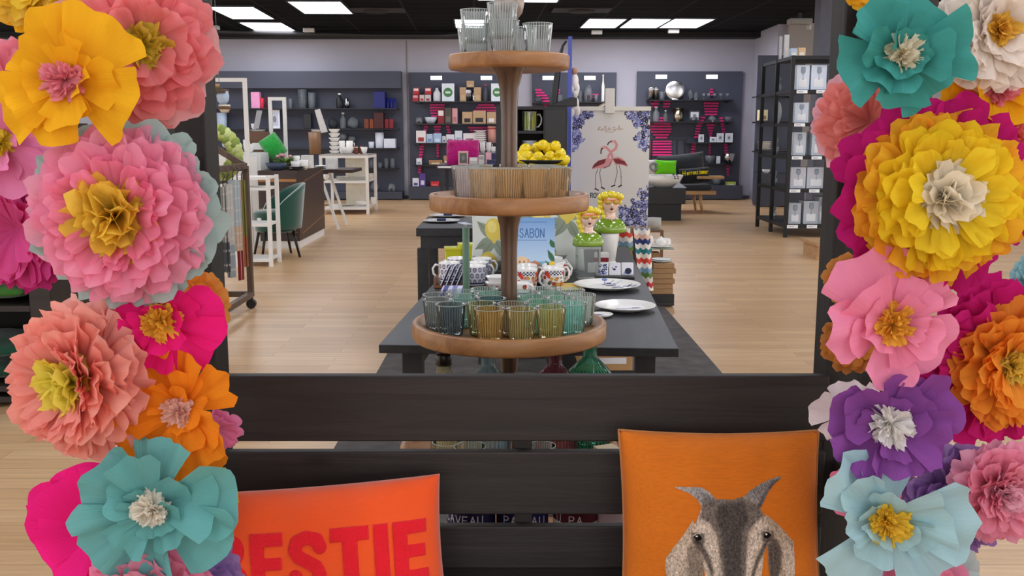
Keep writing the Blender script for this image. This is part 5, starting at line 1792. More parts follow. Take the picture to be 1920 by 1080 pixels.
# ---------------------------------------------------------------- black side table left of the black table
Ys = 6.95
a, b_ = at(780, 430, Ys), at(908, 430, Ys)
st = thing('side_table', 'black side table behind the left of the long table with plates', 'table', (a.x, Ys, .0125))
ws = b_.x - a.x
MB().box(0, ws, 0, 1.0, .69, .75).build('tabletop', TB, st, bevel=.003)
MB().box(.03, ws - .03, .02, .04, .60, .6899).build('apron', TB, st)
for x_, y_ in ((.005, .01), (ws - .085, .01), (.005, .9), (ws - .085, .9)):
    MB().box(x_, x_ + .08, y_ - .0 if y_ < .5 else y_, y_ + .08, 0, .5999 if y_ < .5 else .6899).build('leg', TB, st, bevel=.002)
for i, (px, py, r_, lab) in enumerate(((828, 416, .145, 'white plate at the front of the black side table'), (840, 406, .15, 'white plate farther back on the black side table'))):
    p = atz(px, py, .763)
    plate(lab, p, r_, None, 'plates on the side table', .016)
    t = thing('napkin_ring', 'navy band on the %s white plate of the side table' % ('front' if i == 0 else 'back'), 'napkin', p + Vector((.0, -.01, .0085)))
    MB().box(-.035, .035, -.02, .02, 0, .022).build('band', mat('1e2550', .5), t, bevel=.004)
    MB().box(-.09, .09, -.014, .014, .003, .009).build('napkin', mat('e8e6ea', .8), t, bevel=.003)
p = atz(872, 420, .763)
solo('folded_card', MB().prism([(-.03, 0), (.03, 0), (.03, .006), (-.03, .006)], -.09, .09), mat('d5dbe8', .6), 'pale folded card at the right of the side table plates', 'card', p, .4, bevel=.001)
# ================================================================ goods of the background
def gm(c):   # 'g:' prefix asks for glass
    if c.startswith('g:'): return glass(c[2:], .6, .22)
    if c.startswith('m:'): return mat(c[2:], .22, 1., var=.05)
    return mat(c, .45, var=.04)


def goods(kind, name, x0, x1, yt, z, Y, col, label, cat, col2='f1efec', group=None, dep=None):
    """a thing standing at height z; x0..x1 and the top yt give its size in the photograph"""
    a, b = at(x0, yt, Y), at(x1, yt, Y)
    w, h, cx = b.x - a.x, max(.01, a.z - z), (a.x + b.x) / 2
    r = w / 2
    z = z + .0008
    d = dep or min(w, .25)
    t = thing(name, label, cat, (cx, Y, z), 0, group)
    m, m2 = gm(col), gm(col2)
    if kind == 'box':
        MB().box(-r, r, -d / 2, d / 2, 0, h).build('carton', m, t, bevel=.004)
        MB().box(-r * .6, r * .6, -d / 2 - .003, -d / 2 - .0005, h * .12, h * .45).build('label_patch', m2, t)
    elif kind == 'lidbox':
        MB().box(-r, r, -d / 2, d / 2, 0, h).build('carton', m, t, bevel=.004)
        MB().box(-r * .8, r * .8, -d / 2 - .003, -d / 2 - .0005, h * .55, h * .9).build('label_patch', m2, t)
    elif kind == 'dotbox':
        MB().box(-r, r, -d / 2, d / 2, 0, h).build('carton', m, t, bevel=.004)
        MB().lathe([(0, 0), (r * .74, 0), (r * .74, .003), (0, .003)], 28).build('round_seal', m2, t, loc=(0, -d / 2 - .0005, h * .5)).rotation_euler = (R(90), 0, 0)
        MB().box(-r * .4, r * .4, -d / 2 - .005, -d / 2 - .0036, h * .44, h * .56).build('seal_text', mat('cfe3cf', .5), t)
    elif kind == 'frame':
        MB().box(-r, r, -.01, .01, 0, h).build('frame', m, t, bevel=.003)
        MB().box(-r * .72, r * .72, -.0125, -.0105, h * .14, h * .86).build('picture', m2, t)
        MB().ell((0, -.013, h * .5), (r * .35, .001, h * .18), 12, 6).build('motif', mat('7c7c86', .6), t, True)
    elif kind == 'vase':
        MB().lathe([(0, 0), (r * .85, 0), (r * .9, h * .02), (r, h), (r * .95, h), (r * .82, h * .06), (0, h * .06)], 24).build('vase_body', m, t, True)
        MB().tube([(r * .975 * math.cos(i * .4189), r * .975 * math.sin(i * .4189), h) for i in range(15)], max(.002, r * .04), 6, True).build('rim', m, t, True)
    elif kind == 'squarevase':
        MB().box(-r, r, -d / 2, d / 2, 0, h).build('vase_body', m, t, bevel=.01)
        MB().box(-r * .86, r * .86, -d * .43, d * .43, h + .0002, h + .002).build('opening', mat('1a1a22', .6) if not col.startswith('g:') else m, t)
    elif kind == 'bottle':
        MB().lathe([(0, 0), (r * .9, 0), (r, h * .05), (r, h * .58), (r * .45, h * .75), (r * .36, h * .9), (0, h * .9)], 20).build('bottle_body', m, t, True)
        MB().lathe([(0, 0), (r * .45, 0), (r * .45, h * .1), (0, h * .1)], 14).build('cap', m2, t, True, loc=(0, 0, h * .9))
    elif kind == 'round':
        MB().lathe([(0, 0), (r * .5, 0), (r * .92, h * .25), (r, h * .5), (r * .85, h * .76), (r * .5, h * .92), (r * .45, h), (r * .4, h), (r * .45, h * .9)], 24).build('vase_body', m, t, True)
        MB().tube([(r * .43 * math.cos(i * .4189), r * .43 * math.sin(i * .4189), h) for i in range(15)], max(.002, r * .03), 6, True).build('rim', m, t, True)
    elif kind == 'bowl':
        MB().lathe([(0, 0), (r * .45, 0), (r * .8, h * .4), (r, h), (r * .95, h), (r * .74, h * .45), (0, h * .12)], 28).build('bowl_body', m, t, True)
        MB().tube([(r * .975 * math.cos(i * .4189), r * .975 * math.sin(i * .4189), h) for i in range(15)], max(.002, r * .03), 6, True).build('rim', m, t, True)
    elif kind == 'stem':
        MB().lathe([(0, 0), (r * .7, 0), (r * .7, h * .02), (r * .1, h * .05), (r * .08, h * .42), (r * .7, h * .55), (r, h * .75), (r * .8, h), (r * .77, h), (r * .95, h * .75), (r * .6, h * .58), (0, h * .5)], 20).build('goblet', m, t, True)
    elif kind == 'cup':
        MB().lathe([(0, 0), (r * .5, 0), (r * .78, h * .3), (r * .85, h), (r * .8, h), (r * .7, h * .3), (0, h * .12)], 22).build('cup_body', m, t, True)
        MB().tube([(r * .78, 0, h * .8), (r * 1.15, 0, h * .85), (r * 1.2, 0, h * .4), (r * .72, 0, h * .25)], r * .1, 6).build('handle', m, t, True)
    elif kind == 'plates':
        n = max(2, int(h / .022))
        for i in range(min(n, 6)):
            q = h / min(n, 6)
            MB().lathe([(0, 0), (r * .55, 0), (r, q * .8), (r * .98, q * .86), (r * .55, q * .2), (0, q * .2)], 28).build('plate', m, t, True, loc=(0, 0, i * q))
    elif kind == 'canister':
        MB().lathe([(0, 0), (r, 0), (r, h * .93), (r * .96, h), (0, h)], 22).build('can_body', m, t, True)
        MB().lathe([(r * 1.0, 0), (r * 1.03, .002), (r * 1.03, h * .06), (r, h * .07)], 22).build('band', m2, t, True, loc=(0, 0, h * .8))
    elif kind == 'mirror':
        MB().ell((0, 0, h / 2), (r, .03, h / 2), 36, 18).build('mirror_disc', m, t, True)
        MB().box(-r * .3, r * .3, -.06, .06, 0, h * .04).build('foot', m, t)
    elif kind == 'dome':
        MB().lathe([(0, 0), (r, 0), (r, h * .5), (r * .8, h * .85), (r * .3, h), (0, h)], 22).build('dome_body', m, t, True)
        MB().box(-r * .3, r * .3, -r - .004, -r * .9, 0, h * .4).build('opening', mat('2a2a2e', .6), t)
    return t


SLATE = mat('474b5c', .6, var=.03, scale=2)
SLATE2 = mat('3a3d4a', .6, var=.03, scale=2)
SHB = mat('1d1e24', .35)
LAMPW = emit('ffffff', 3.2)


def wall_unit(label, x0, x1, yt, yb, shelves, lights=(), base=None, dep=.42, fascia=None, Yw=BACKY, bright=SLATE):
    """dark panel on the wall with boards; returns board heights and the y of the goods"""
    Yb = Yw - .03
    xa, xb = at(x0, 300, Yb).x, at(x1, 300, Yb).x
    zt, zb = at(x0, yt, Yb).z, max(0.0, at(x0, yb, Yb).z)
    t = thing('wall_shelf_unit', label, 'shelf unit', ((xa + xb) / 2, Yb, 0))
    w = (xb - xa) / 2
    MB().box(-w, w, -.05, 0, 0.07, zt).build('back_panel', bright, t)
    Yf = Yb - dep
    zs = []
    for py, s0, s1 in shelves:
        z = at(960, py, Yf).z
        a, b = at(s0, py, Yf).x - (xa + xb) / 2, at(s1, py, Yf).x - (xa + xb) / 2
        sh = MB().box(max(a, -w), min(b, w), -dep, -.0505, z - .022, z).build('shelf', SHB, t)
        for q in (.06, .94): MB().box(a + (b - a) * q, a + (b - a) * q + .02, -dep + .02, -.0505, z - .05, z - .0225).build('bracket', SHB, sh)
        zs.append(z)
    if base:
        zbs = at(960, base, Yf).z
        MB().box(-w, w, -dep, -.0505, .02, zbs).build('base_box', SLATE2, t)
        zs.append(zbs)
    if fascia:
        zf = at(960, fascia, Yf).z
        MB().box(-w, w, -dep * .7, -.0505, zf, zt).build('fascia', SLATE, t)
    for lx, ly in lights:
        q = at(lx, ly, Yb - .08)
        lb = MB().box(-.125, .125, -.075, -.0505, -.045, .045).build('lamp_housing', mat('d8d8de', .4), t)
        lb.location = (q.x - (xa + xb) / 2, -.0, q.z)
        MB().box(-.12, .12, -.078, -.0755, -.04, .04).build('lamp_face', LAMPW, lb)
    return zs, Yf + dep * .45, Yb - .07


# ---- far left unit with glass
zs, Yg, Yk = wall_unit('long slate grey shelf unit with glass vases on the back wall at left', 250, 757, 135, 366, [(203, 260, 745), (241, 260, 745), (278, 400, 745), (316, 400, 745)], base=360, fascia=165)
for k_, px in enumerate((404, 449, 535, 597, 616, 672, 692, 745)):
    pass
Z = zs
IT = [('squarevase', 'vase', 472, 488, 173, 0, 'e79ac6', 'pink square vase on the top board of the left glass shelf'), ('vase', 'vase', 487, 495, 184, 0, 'd21f3a', 'bright red small vase right of the pink vase'),
      ('vase', 'vase', 499, 508, 182, 0, '6d1220', 'dark red vase behind the narrow white rail'), ('vase', 'vase', 540, 549, 185, 0, 'g:c5ccd6', 'small clear tumbler on the top board of the left unit'),
      ('vase', 'vase', 558, 576, 168, 0, 'g:b9c2cc', 'tall wide clear vase on the top board'), ('vase', 'vase', 577, 592, 174, 0, 'g:c6d0da', 'shorter clear vase right of the tall clear one'),
      ('bottle', 'vase', 630, 643, 175, 0, '17181c', 'black bottle vase on the top board'), ('round', 'vase', 645, 656, 184, 0, 'm:9a9aa2', 'silver round vase right of the black bottle vase'),
      ('squarevase', 'vase', 701, 723, 172, 0, '141a72', 'large cobalt blue square vase on the top board'), ('vase', 'vase', 724, 729, 184, 0, '182088', 'first small cobalt cup right of the blue vase'),
      ('vase', 'vase', 731, 736, 184, 0, '182088', 'second small cobalt cup right of the blue vase'), ('vase', 'vase', 738, 743, 185, 0, '182088', 'third small cobalt cup right of the blue vase'),
      ('squarevase', 'vase', 570, 584, 213, 1, '1b1d25', 'dark square vase on the second board'), ('round', 'vase', 615, 633, 221, 1, 'g:6a7078', 'dark smoky round vase on the second board'),
      ('bottle', 'vase', 637, 649, 211, 1, 'g:c9d2da', 'clear two bulb vase on the second board'), ('round', 'vase', 651, 673, 220, 1, 'g:c9d2da', 'clear globe vase on the second board'),
      ('squarevase', 'vase', 683, 692, 223, 1, '7a3418', 'amber brown square tea light on the second board'), ('squarevase', 'vase', 693, 701, 223, 1, '8f3f1a', 'amber square tea light left of the dark red vase'),
      ('squarevase', 'vase', 702, 720, 211, 1, '47110f', 'dark red square vase on the second board'), ('squarevase', 'vase', 721, 729, 223, 1, '84141e', 'red square tea light right of the dark red vase'),
      ('squarevase', 'vase', 730, 738, 223, 1, '84141e', 'red square tea light at the right end of second board'),
      ('vase', 'vase', 691, 702, 266, 2, 'dfe4ef', 'small white vase on the third board'), ('vase', 'vase', 703, 720, 249, 2, 'dfe4ef', 'tall white vase on the third board'), ('squarevase', 'vase', 721, 742, 260, 2, 'dbe1ee', 'wide white wavy vase on the third board'),
      ('stem', 'goblet', 634, 652, 251, 2, 'g:bcc4cd', 'clear footed bowl on the third board'), ('stem', 'goblet', 652, 668, 256, 2, 'g:bcc4cd', 'clear low footed bowl on the third board'),
      ('vase', 'tumbler', 691, 702, 299, 3, 'g:b9c1c9', 'clear tumbler at the left of the fourth board'), ('vase', 'tumbler', 708, 718, 305, 3, 'g:b9c1c9', 'clear low tumbler in the middle of the fourth board'),
      ('vase', 'tumbler', 720, 729, 297, 3, 'g:c4ccd4', 'tall clear tumbler on the fourth board, left of a pair'), ('vase', 'tumbler', 731, 741, 297, 3, 'g:c4ccd4', 'tall clear tumbler on the fourth board, right of a pair'),
      ('round', 'vase', 694, 711, 341, 4, 'g:c4ccd4', 'clear globe on the floor board of the left unit'), ('dome', 'dome', 727, 742, 344, 4, 'g:d5dce2', 'clear glass dome on the floor board of the left unit'),
      ('vase', 'vase', 405, 425, 212, 1, 'b5c6dc', 'pale blue round vase behind the braided wreath'), ('round', 'vase', 416, 428, 225, 2, 'e8ecf2', 'white flower shaped vase behind the braided wreath'), ('round', 'vase', 431, 442, 225, 2, 'e8ecf2', 'white flower shaped vase right of the other one')]
for kd, nm, a, b, yt, si, c, lab in IT:
    if lab.startswith('white flower'):
        goods(kd, nm, a, b, 262, Z[2], Yg, c, lab, nm)
    else:
        goods(kd, nm, a, b, yt, Z[si], Yg, c, lab, nm)
t = goods('frame', 'price_poster', 505, 524, 206, Z[1], Yg - .1, 'e4e8f2', 'white product poster standing on the second board by the rail', 'poster', 'b9bfd2')

# ---- second unit, pink goods
zs2, Yg2, Yk2 = wall_unit('slate grey shelf unit with pink silhouettes on the back wall left of the stand', 769, 957, 136, 371, [(190, 774, 950), (232, 774, 950), (268, 774, 950), (309, 774, 950)], [(818, 146), (912, 146)], base=350)
RED, KR = 'b4202e', 'b79673'
IT2 = [('lidbox', 774, 785, 178, 0, RED, 'red and white box at the far left of the top board', 'd9a9ac'), ('box', 787, 796, 178, 0, 'd8c7c4', 'pale red box second on the top board', RED), ('box', 797, 808, 178, 0, 'd5c9c9', 'pale red box third on the top board', 'a3343c'),
       ('bottle', 812, 826, 162, 0, 'dcdce4', 'white bottle with dark cap on the top board', '3a3a44'), ('dotbox', 829, 852, 157, 0, 'dfe6ee', 'white box with green round seal, left one', '3f7a48'),
       ('box', 862, 874, 164, 0, KR, 'kraft box at left of the silver bottles', 'c7a883'), ('box', 889, 902, 164, 0, KR, 'kraft box at right of the silver bottles', 'c7a883'), ('canister', 871, 884, 168, 0, 'm:b4b6c2', 'silver can left of a pair on the top board', 'e7e8ee'),
       ('bottle', 885, 895, 167, 0, 'm:c4c6d0', 'silver bottle right of a pair on the top board', 'e7e8ee'), ('bottle', 906, 915, 158, 0, '4a4a56', 'slim dark bottle on the top board', 'c04a6a'), ('dotbox', 921, 943, 157, 0, 'dfe6ee', 'white box with green round seal, right one', '3f7a48'),
       ('dome', 779, 793, 220, 1, '77767a', 'grey dome on the second board'), ('bowl', 796, 820, 220, 1, 'c9ccd8', 'white bowl on the second board'), ('lidbox', 821, 833, 205, 1, '8a1f2a', 'red box with white figure on the second board', 'e3d9d6'),
       ('box', 834, 847, 202, 1, '4a423c', 'dark box next to the pink one', '6f665e'), ('box', 848, 858, 203, 1, 'd59a9c', 'dusty pink box on the second board', 'b87a7e'), ('box', 867, 886, 210, 1, KR, 'first kraft box with black mugs on the second board', '1d1d20'),
       ('box', 887, 911, 208, 1, KR, 'second kraft box with black bowl on the second board', '1d1d20'), ('box', 913, 930, 210, 1, KR, 'third kraft box on the second board', 'dcdce0'),
       ('box', 781, 799, 245, 2, 'e3dcdd', 'white box with red picture on the third board', '9c2c36'), ('box', 800, 812, 251, 2, 'b9cbe4', 'pale blue box left of a pair', '7f9cc4'), ('box', 813, 828, 250, 2, 'a3bbdc', 'blue box right of a pair', 'd7e2ef'), ('box', 829, 836, 255, 2, 'e6e6ea', 'narrow white box on the third board', '8c8ca0'),
       ('box', 837, 852, 252, 2, 'dad9e2', 'white and lilac box on the third board', '8a7aa8'), ('box', 853, 867, 245, 2, 'd3dbe6', 'tall pale box on the third board', '9fb0c6'), ('box', 869, 893, 250, 2, 'ddd6da', 'wide pale box with dark picture on the third board', '6f5a5c'),
       ('box', 781, 791, 297, 3, 'e6e6ea', 'white box on the low board', '9c9cac'), ('box', 805, 830, 300, 3, '9c7450', 'low brown box on the low board', 'd9c7a8'), ('box', 832, 842, 292, 3, 'b08a62', 'kraft box right of the brown box', 'e0d6c8'),
       ('box', 774, 786, 334, 4, 'dcdce6', 'white book box on the floor board at left', '5c4a8a'), ('box', 787, 798, 325, 4, '5a3f8c', 'purple box on the floor board', 'd6d2e2'), ('box', 808, 824, 340, 4, 'c3262e', 'bright red box on the floor board', 'de6a6a')]
for q in IT2:
    kd, a, b, yt, si, c, lab = q[:7]
    nm = {'bottle': 'bottle', 'canister': 'can', 'dome': 'dome', 'bowl': 'bowl'}.get(kd, 'gift_box')
    goods(kd, nm, a, b, yt, zs2[si], Yg2, c, lab + ' of the pink unit' if 'board' in lab else lab + ' on the pink unit', {'gift_box': 'box'}.get(nm, nm), q[7] if len(q) > 7 else 'e7e7ea')
ztop = at(960, 178, Yg2).z
for a, b, lab in ((775, 786, 'red box stacked at the far left above another red box'), (797, 809, 'red box stacked on the pale red box')):
    goods('lidbox', 'gift_box', a, b, 165, ztop + .006, Yg2, RED, lab, 'box', 'ecd9da')
goods('box', 'gift_box', 875, 889, 152, at(960, 164, Yg2).z + .003, Yg2 + .05, KR, 'kraft box laid on top above the silver bottles', 'box', 'c7a883')
goods('canister', 'gift_tube', 914, 930, 236, zs2[2] - .0, Yg2, 'e0a59c', 'pink and red patterned gift tube beside the stem', 'tube', 'c23a3a')
goods('plates', 'tray_stack', 888, 913, 244, zs2[2], Yg2 - .1, 'e2dede', 'stacked white cake trays left of the stem', 'tray')


# ---- pink slatted silhouettes fixed to the panels
PINK = mat('e02a80', .5, var=.06)


def slats(label, rows, Y, pitch=5.2, group=None, col=PINK):
    """rows = [(y, x left, x right)] outline; thin horizontal bars on a narrow spine"""
    ys = [r_[0] for r_ in rows]
    t0 = at((rows[0][1] + rows[0][2]) / 2, ys[0], Y)
    mb = MB()
    y = ys[0]
    while y <= ys[-1] - .5:
        a = np.interp(y, ys, [r_[1] for r_ in rows])
        b = np.interp(y, ys, [r_[2] for r_ in rows])
        p, q_ = at(a, y, Y), at(b, y + pitch * .58, Y)
        mb.box(p.x - t0.x, q_.x - t0.x, -.02, .0, q_.z - t0.z, p.z - t0.z)
        y += pitch
    tt = thing('slatted_silhouette', label, 'wall decoration', (t0.x, Y, t0.z), 0, group)
    mb.build('slat', col, tt)['kind'] = 'stuff'
    sp = MB()
    for r0, r1 in zip(rows[:-1], rows[1:]):
        p, q_ = at((r0[1] + r0[2]) / 2, r0[0], Y), at((r1[1] + r1[2]) / 2, r1[0], Y)
        sp.bar((p.x - t0.x, .012, p.z - t0.z), (q_.x - t0.x, .012, q_.z - t0.z), .03, .012)
    sp.build('spine', mat('8f1f52', .6), tt)
    return tt


YS = BACKY - .135
for lab, rows in (('pink slatted torso at left on the pink unit', [(190, 806, 834), (205, 806, 833), (220, 810, 829)]), ('pink slatted hips below the left torso', [(231, 812, 828), (240, 814, 826), (252, 817, 824)]),
                  ('pink slatted arm slanting left of the hips', [(231, 796, 804), (250, 793, 800)]), ('pink slatted arm slanting right of the hips', [(231, 835, 842), (252, 840, 846)]),
                  ('pink slatted leg slanting at far left of the pink unit', [(268, 787, 796), (297, 785, 792)]), ('pink slatted slim leg in the middle of the pink unit', [(270, 818, 823), (296, 819, 823)]), ('pink slatted foot at the lower left of the pink unit', [(311, 784, 790), (327, 784, 790)]),
                  ('pink slatted dome shape below the kraft boxes row at right', [(190, 900, 924), (208, 888, 934)]), ('pink slatted bowl shape beside the tray stack', [(238, 878, 930), (252, 886, 912), (260, 890, 908)]),
                  ('pink slatted wing on the middle panel behind the lamp', [(167, 1003, 1016), (178, 1006, 1026), (186, 1016, 1030), (205, 1022, 1031)]), ('pink slatted wing right of the lamp on the middle panel', [(167, 1040, 1050), (182, 1042, 1049)]),
                  ('pink slatted bits behind the glass on the panel above the poster', [(176, 1096, 1122), (186, 1098, 1118)]),
                  ('pink slatted jug neck on the right unit', [(188, 1219, 1236), (204, 1223, 1233)]), ('pink slatted jug shoulder on the right unit', [(188, 1244, 1258), (204, 1242, 1254)]), ('pink slatted round jug body on the right unit', [(220, 1228, 1248), (232, 1219, 1258), (244, 1219, 1259), (258, 1230, 1250)]),
                  ('pink slatted block above the sofa on the right unit', [(263, 1219, 1259), (293, 1219, 1259)]), ('pink slatted head at the right panel of the right unit', [(166, 1332, 1336), (178, 1328, 1340)]), ('pink slatted torso at the right panel of the right unit', [(187, 1319, 1348), (200, 1320, 1346), (217, 1322, 1344)]),
                  ('pink slatted left arm on the right unit', [(219, 1310, 1322), (240, 1304, 1313), (258, 1301, 1310)]), ('pink slatted lower left arm on the right unit', [(268, 1297, 1305), (292, 1294, 1301)]),
                  ('pink slatted hips on the right unit', [(228, 1323, 1341), (240, 1327, 1337), (255, 1330, 1334)]), ('pink slatted right arm on the right unit', [(220, 1349, 1356), (248, 1354, 1360)]), ('pink slatted slim leg on the right unit', [(270, 1329, 1332), (294, 1329, 1332)]),
                  ('pink slatted lower right arm on the right unit', [(270, 1357, 1363), (294, 1360, 1366)]), ('pink slatted foot at the lower right of the right unit', [(310, 1362, 1367), (329, 1363, 1366)])):
    slats(lab, rows, YS)

# ---- middle panels, mostly hidden behind the stand and the poster
zs3, Yg3, _ = wall_unit('slate grey panel on the back wall behind the black lamp', 997, 1064, 136, 371, [(192, 999, 1063)], [(1028, 146)], base=350)
zs4, Yg4, _ = wall_unit('slate grey panel on the back wall above the poster', 1074, 1153, 136, 371, [(191, 1076, 1152)], [(1106, 146)], base=350)
goods('round', 'vase', 1002, 1016, 181, zs3[0], Yg3, 'g:9aa0aa', 'smoky low vase on the panel behind the lamp', 'vase')
goods('vase', 'vase', 1044, 1056, 178, zs3[0], Yg3, 'g:c9d0d8', 'clear vase on the panel behind the lamp', 'vase')
for a, b, yt, kd, lab in ((1083, 1092, 171, 'vase', 'clear vase at left above the poster'), (1094, 1112, 160, 'dome', 'clear glass bell with dark knob above the poster'), (1113, 1122, 178, 'bowl', 'clear low bowl right of the glass bell')):
    goods(kd, 'vase', a, b, yt, zs4[0], Yg4, 'g:c9d2da', lab, 'vase')
goods('bottle', 'vase', 1128, 1134, 140, zs4[0], Yg4, 'e9e6e2', 'tall slim white bottle vase above the poster', 'vase')

# ---- right unit
zs5, Yg5, _ = wall_unit('slate grey shelf unit with pink jug on the wall right of poster', 1191, 1386, 134, 370, [(187, 1216, 1376), (228, 1216, 1376), (267, 1286, 1376), (307, 1320, 1376)], [(1240, 144), (1335, 144)], base=348)
IT5 = [('canister', 'can', 1216, 1226, 163, 0, 'm:c9c6c0', 'silver canister at the left of the top board'), ('canister', 'can', 1226, 1235, 164, 0, 'm:a9a49c', 'darker silver canister beside the first one'), ('vase', 'vase', 1236, 1247, 172, 0, 'g:c6cdd4', 'clear vase left of the round mirror'),
       ('mirror', 'mirror_plate', 1248, 1284, 151, 0, 'm:f4f4f6', 'round silver mirror platter on the top board'), ('round', 'vase', 1290, 1301, 167, 0, 'g:a9b0b8', 'smoky glass jug right of the mirror'), ('round', 'vase', 1300, 1311, 173, 0, 'g:b9c0c8', 'clear glass jug beside the smoky one'),
       ('stem', 'goblet', 1316, 1324, 175, 0, 'g:cfd6dc', 'first clear goblet of the row on the top board'), ('stem', 'goblet', 1325, 1333, 175, 0, 'g:cfd6dc', 'second clear goblet of the row on the top board'), ('stem', 'goblet', 1336, 1344, 175, 0, 'g:cfd6dc', 'third clear goblet of the row on the top board'),
       ('stem', 'goblet', 1348, 1356, 175, 0, 'g:cfd6dc', 'fourth clear goblet of the row on the top board'), ('stem', 'goblet', 1360, 1368, 175, 0, 'g:cfd6dc', 'fifth clear goblet at the right end of the top board'),
       ('bottle', 'decanter', 1224, 1237, 200, 1, 'g:d3d9df', 'clear conical decanter before the pink jug'), ('bottle', 'bottle', 1244, 1252, 207, 1, 'g:b9bdb9', 'clear bottle right of the decanter'), ('vase', 'bucket', 1262, 1282, 203, 1, 'm:b8ac94', 'champagne gold bucket on the second board'),
       ('frame', 'photo_frame', 1292, 1313, 207, 1, '2b2b30', 'dark glass frame on the second board'), ('bowl', 'bowl', 1292, 1309, 220, 1, 'g:c3cad0', 'clear bowl before the dark frame'), ('round', 'vase', 1328, 1343, 217, 1, 'g:c9d0d6', 'clear low vase at the pink torso'), ('bowl', 'bowl', 1358, 1374, 219, 1, 'g:c9d0d6', 'clear bowl at the right of the second board'),
       ('frame', 'photo_frame', 1310, 1320, 252, 2, 'dfe2e8', 'first white frame on the third board'), ('frame', 'photo_frame', 1331, 1343, 257, 2, 'e6e8ec', 'small white double frame on the third board'), ('frame', 'photo_frame', 1344, 1357, 250, 2, 'e3e6ec', 'white frame with grey motif on the third board'), ('frame', 'photo_frame', 1360, 1374, 250, 2, 'e3e6ec', 'white frame with grey motif at the right end'),
       ('bowl', 'bowl', 1321, 1342, 292, 3, 'g:c9d0d6', 'wide clear bowl on the low board'), ('box', 'card', 1343, 1350, 293, 3, 'dfe2e8', 'white card on the low board'), ('bowl', 'bowl', 1355, 1378, 288, 3, 'm:b9b4ac', 'large silver bowl on the low board'),
       ('bowl', 'bowl', 1335, 1353, 336, 4, 'g:c9d0d6', 'clear bowl on the floor board'), ('box', 'gift_box', 1361, 1378, 341, 4, '9aa83c', 'lime green box on the floor board')]
for kd, nm, a, b, yt, si, c, lab in IT5:
    goods(kd, nm, a, b, yt, zs5[si], Yg5, c, lab + ' of the right unit', {'mirror_plate': 'mirror', 'photo_frame': 'photo frame', 'gift_box': 'box'}.get(nm, nm), 'c9ccd4')
# small console behind the sofa
p0, p1 = at(1219, 261, 19.6), at(1289, 261, 19.6)
t = thing('console_table', 'thin black console table behind the dark sofa cushions', 'table', (p0.x, 19.6, 0))
MB().box(0, p1.x - p0.x, 0, .4, p0.z - .03, p0.z).build('tabletop', SHB, t)
for x_ in (.02, p1.x - p0.x - .06, p1.x - p0.x - .22): MB().box(x_, x_ + .035, .02, .06, 0, p0.z - .0301).build('leg', SHB, t)

# ---- sofa group
Yf = atz(1312, 400, 0).y
xs = lambda px: at(px, 360, Yf).x
t = thing('daybed', 'wooden daybed frame with dark seat mattress at the right back', 'sofa', (xs(1284), Yf, 0))
sw = xs(1343) - xs(1284)
zsf = at(1300, 358, Yf).z
OK_ = wood('9a7148', 'c39a6b', .5, 0, 3, 8)
MB().box(-.6, sw, 0, .8, zsf - .07, zsf).build('frame', OK_, t, bevel=.005)
for x_, y_ in ((sw - .28, .06), (sw - .28, .7), (-.4, .06), (-.4, .7)):
    MB().tube([(x_, y_, zsf - .07), (x_ + .05, y_, 0)], [.035, .022], 10).build('leg', OK_, t, True)
zm = at(1300, 346, Yf).z
MB().box(-.6, sw - .06, .03, .78, zsf + .0005, zm).build('mattress', fabric('2e3036', 200, .2), t, bevel=.05)
MB().box(sw - .33, sw + .16, .1, .45, at(1300, 336, Yf).z - .0, at(1300, 331, Yf).z).build('side_tray', OK_, t, bevel=.004)


def pil(name, label, x0, x1, y0, y1, Y, c, rot=(R(-15), 0, 0), th=.13, seed=0, k=.05):
    a, b = at(x0, y0, Y), at(x1, y1, Y)
    return cushion(name, label, ((a.x + b.x) / 2, Y, (a.z + b.z) / 2), b.x - a.x, a.z - b.z, th, fabric(c, 60, .3), rot, seed, k, .006, n=30)


pil('back_cushion', 'long dark grey back cushion of the daybed', 1233, 1321, 288, 336, Yf + .62, '34363c', (R(-12), R(-6), 0), .14, 5)
hz, HS = pil('lettered_cushion', 'black cushion lettered Herrenzimmer in yellow', 1274, 1331, 314, 345, Yf + .3, '202126', (R(-16), R(-5), 0), .12, 6)
a, b = at(1274, 314, Yf + .3), at(1331, 345, Yf + .3)
hw_, hh_ = (b.x - a.x), (a.z - b.z)
cv = Canvas(-hw_ * .46, hw_ * .46, -hh_ * .2, hh_ * .35, 240, 60, '202126')
cv.text('H', -hw_ * .42, 0, hh_ * .28, 'e8d21c', w=hh_ * .05, cw=.5, slant=.15)
cv.text('errenzimmer', -hw_ * .42 + hh_ * .24, 0, hh_ * .28, 'e8d21c', w=hh_ * .05, cw=.34, gap=.09, slant=.15)
cv.keep = np.abs(cv.C - np.array(lin('202126'))).sum(-1) > .01
cv.build('lettering', hz, lambda U, V: (lambda q_: (q_[0], q_[1] - .004, q_[2]))(HS(U, V)), printed(.8, .1))
pil('lime_cushion', 'bright lime green furry cushion beside the white bowl', 1229, 1268, 300, 328, Yf + .1, '6ed818', (R(-12), R(2), 0), .1, 7, .06)
wp, WS = pil('white_cushion', 'white cushion with grey ring at the edge of the poster', 1205, 1230, 299, 330, Yf + .15, 'e2dcda', (R(-12), 0, 0), .09, 8)
MB().tube([(.07 * math.cos(i * .449) + .07, -.095, .07 * math.sin(i * .449)) for i in range(14)], .018, 6, True).build('ring_print', mat('8d8a8c', .8), wp, True)
Yp2 = 15.9
p0, p1 = at(1205, 353, Yp2), at(1285, 391, Yp2)
t = thing('black_plinth', 'black display plinth carrying the white bowl right of the poster', 'plinth', (p0.x, Yp2, 0))
pw2 = p1.x - p0.x
zp = p0.z
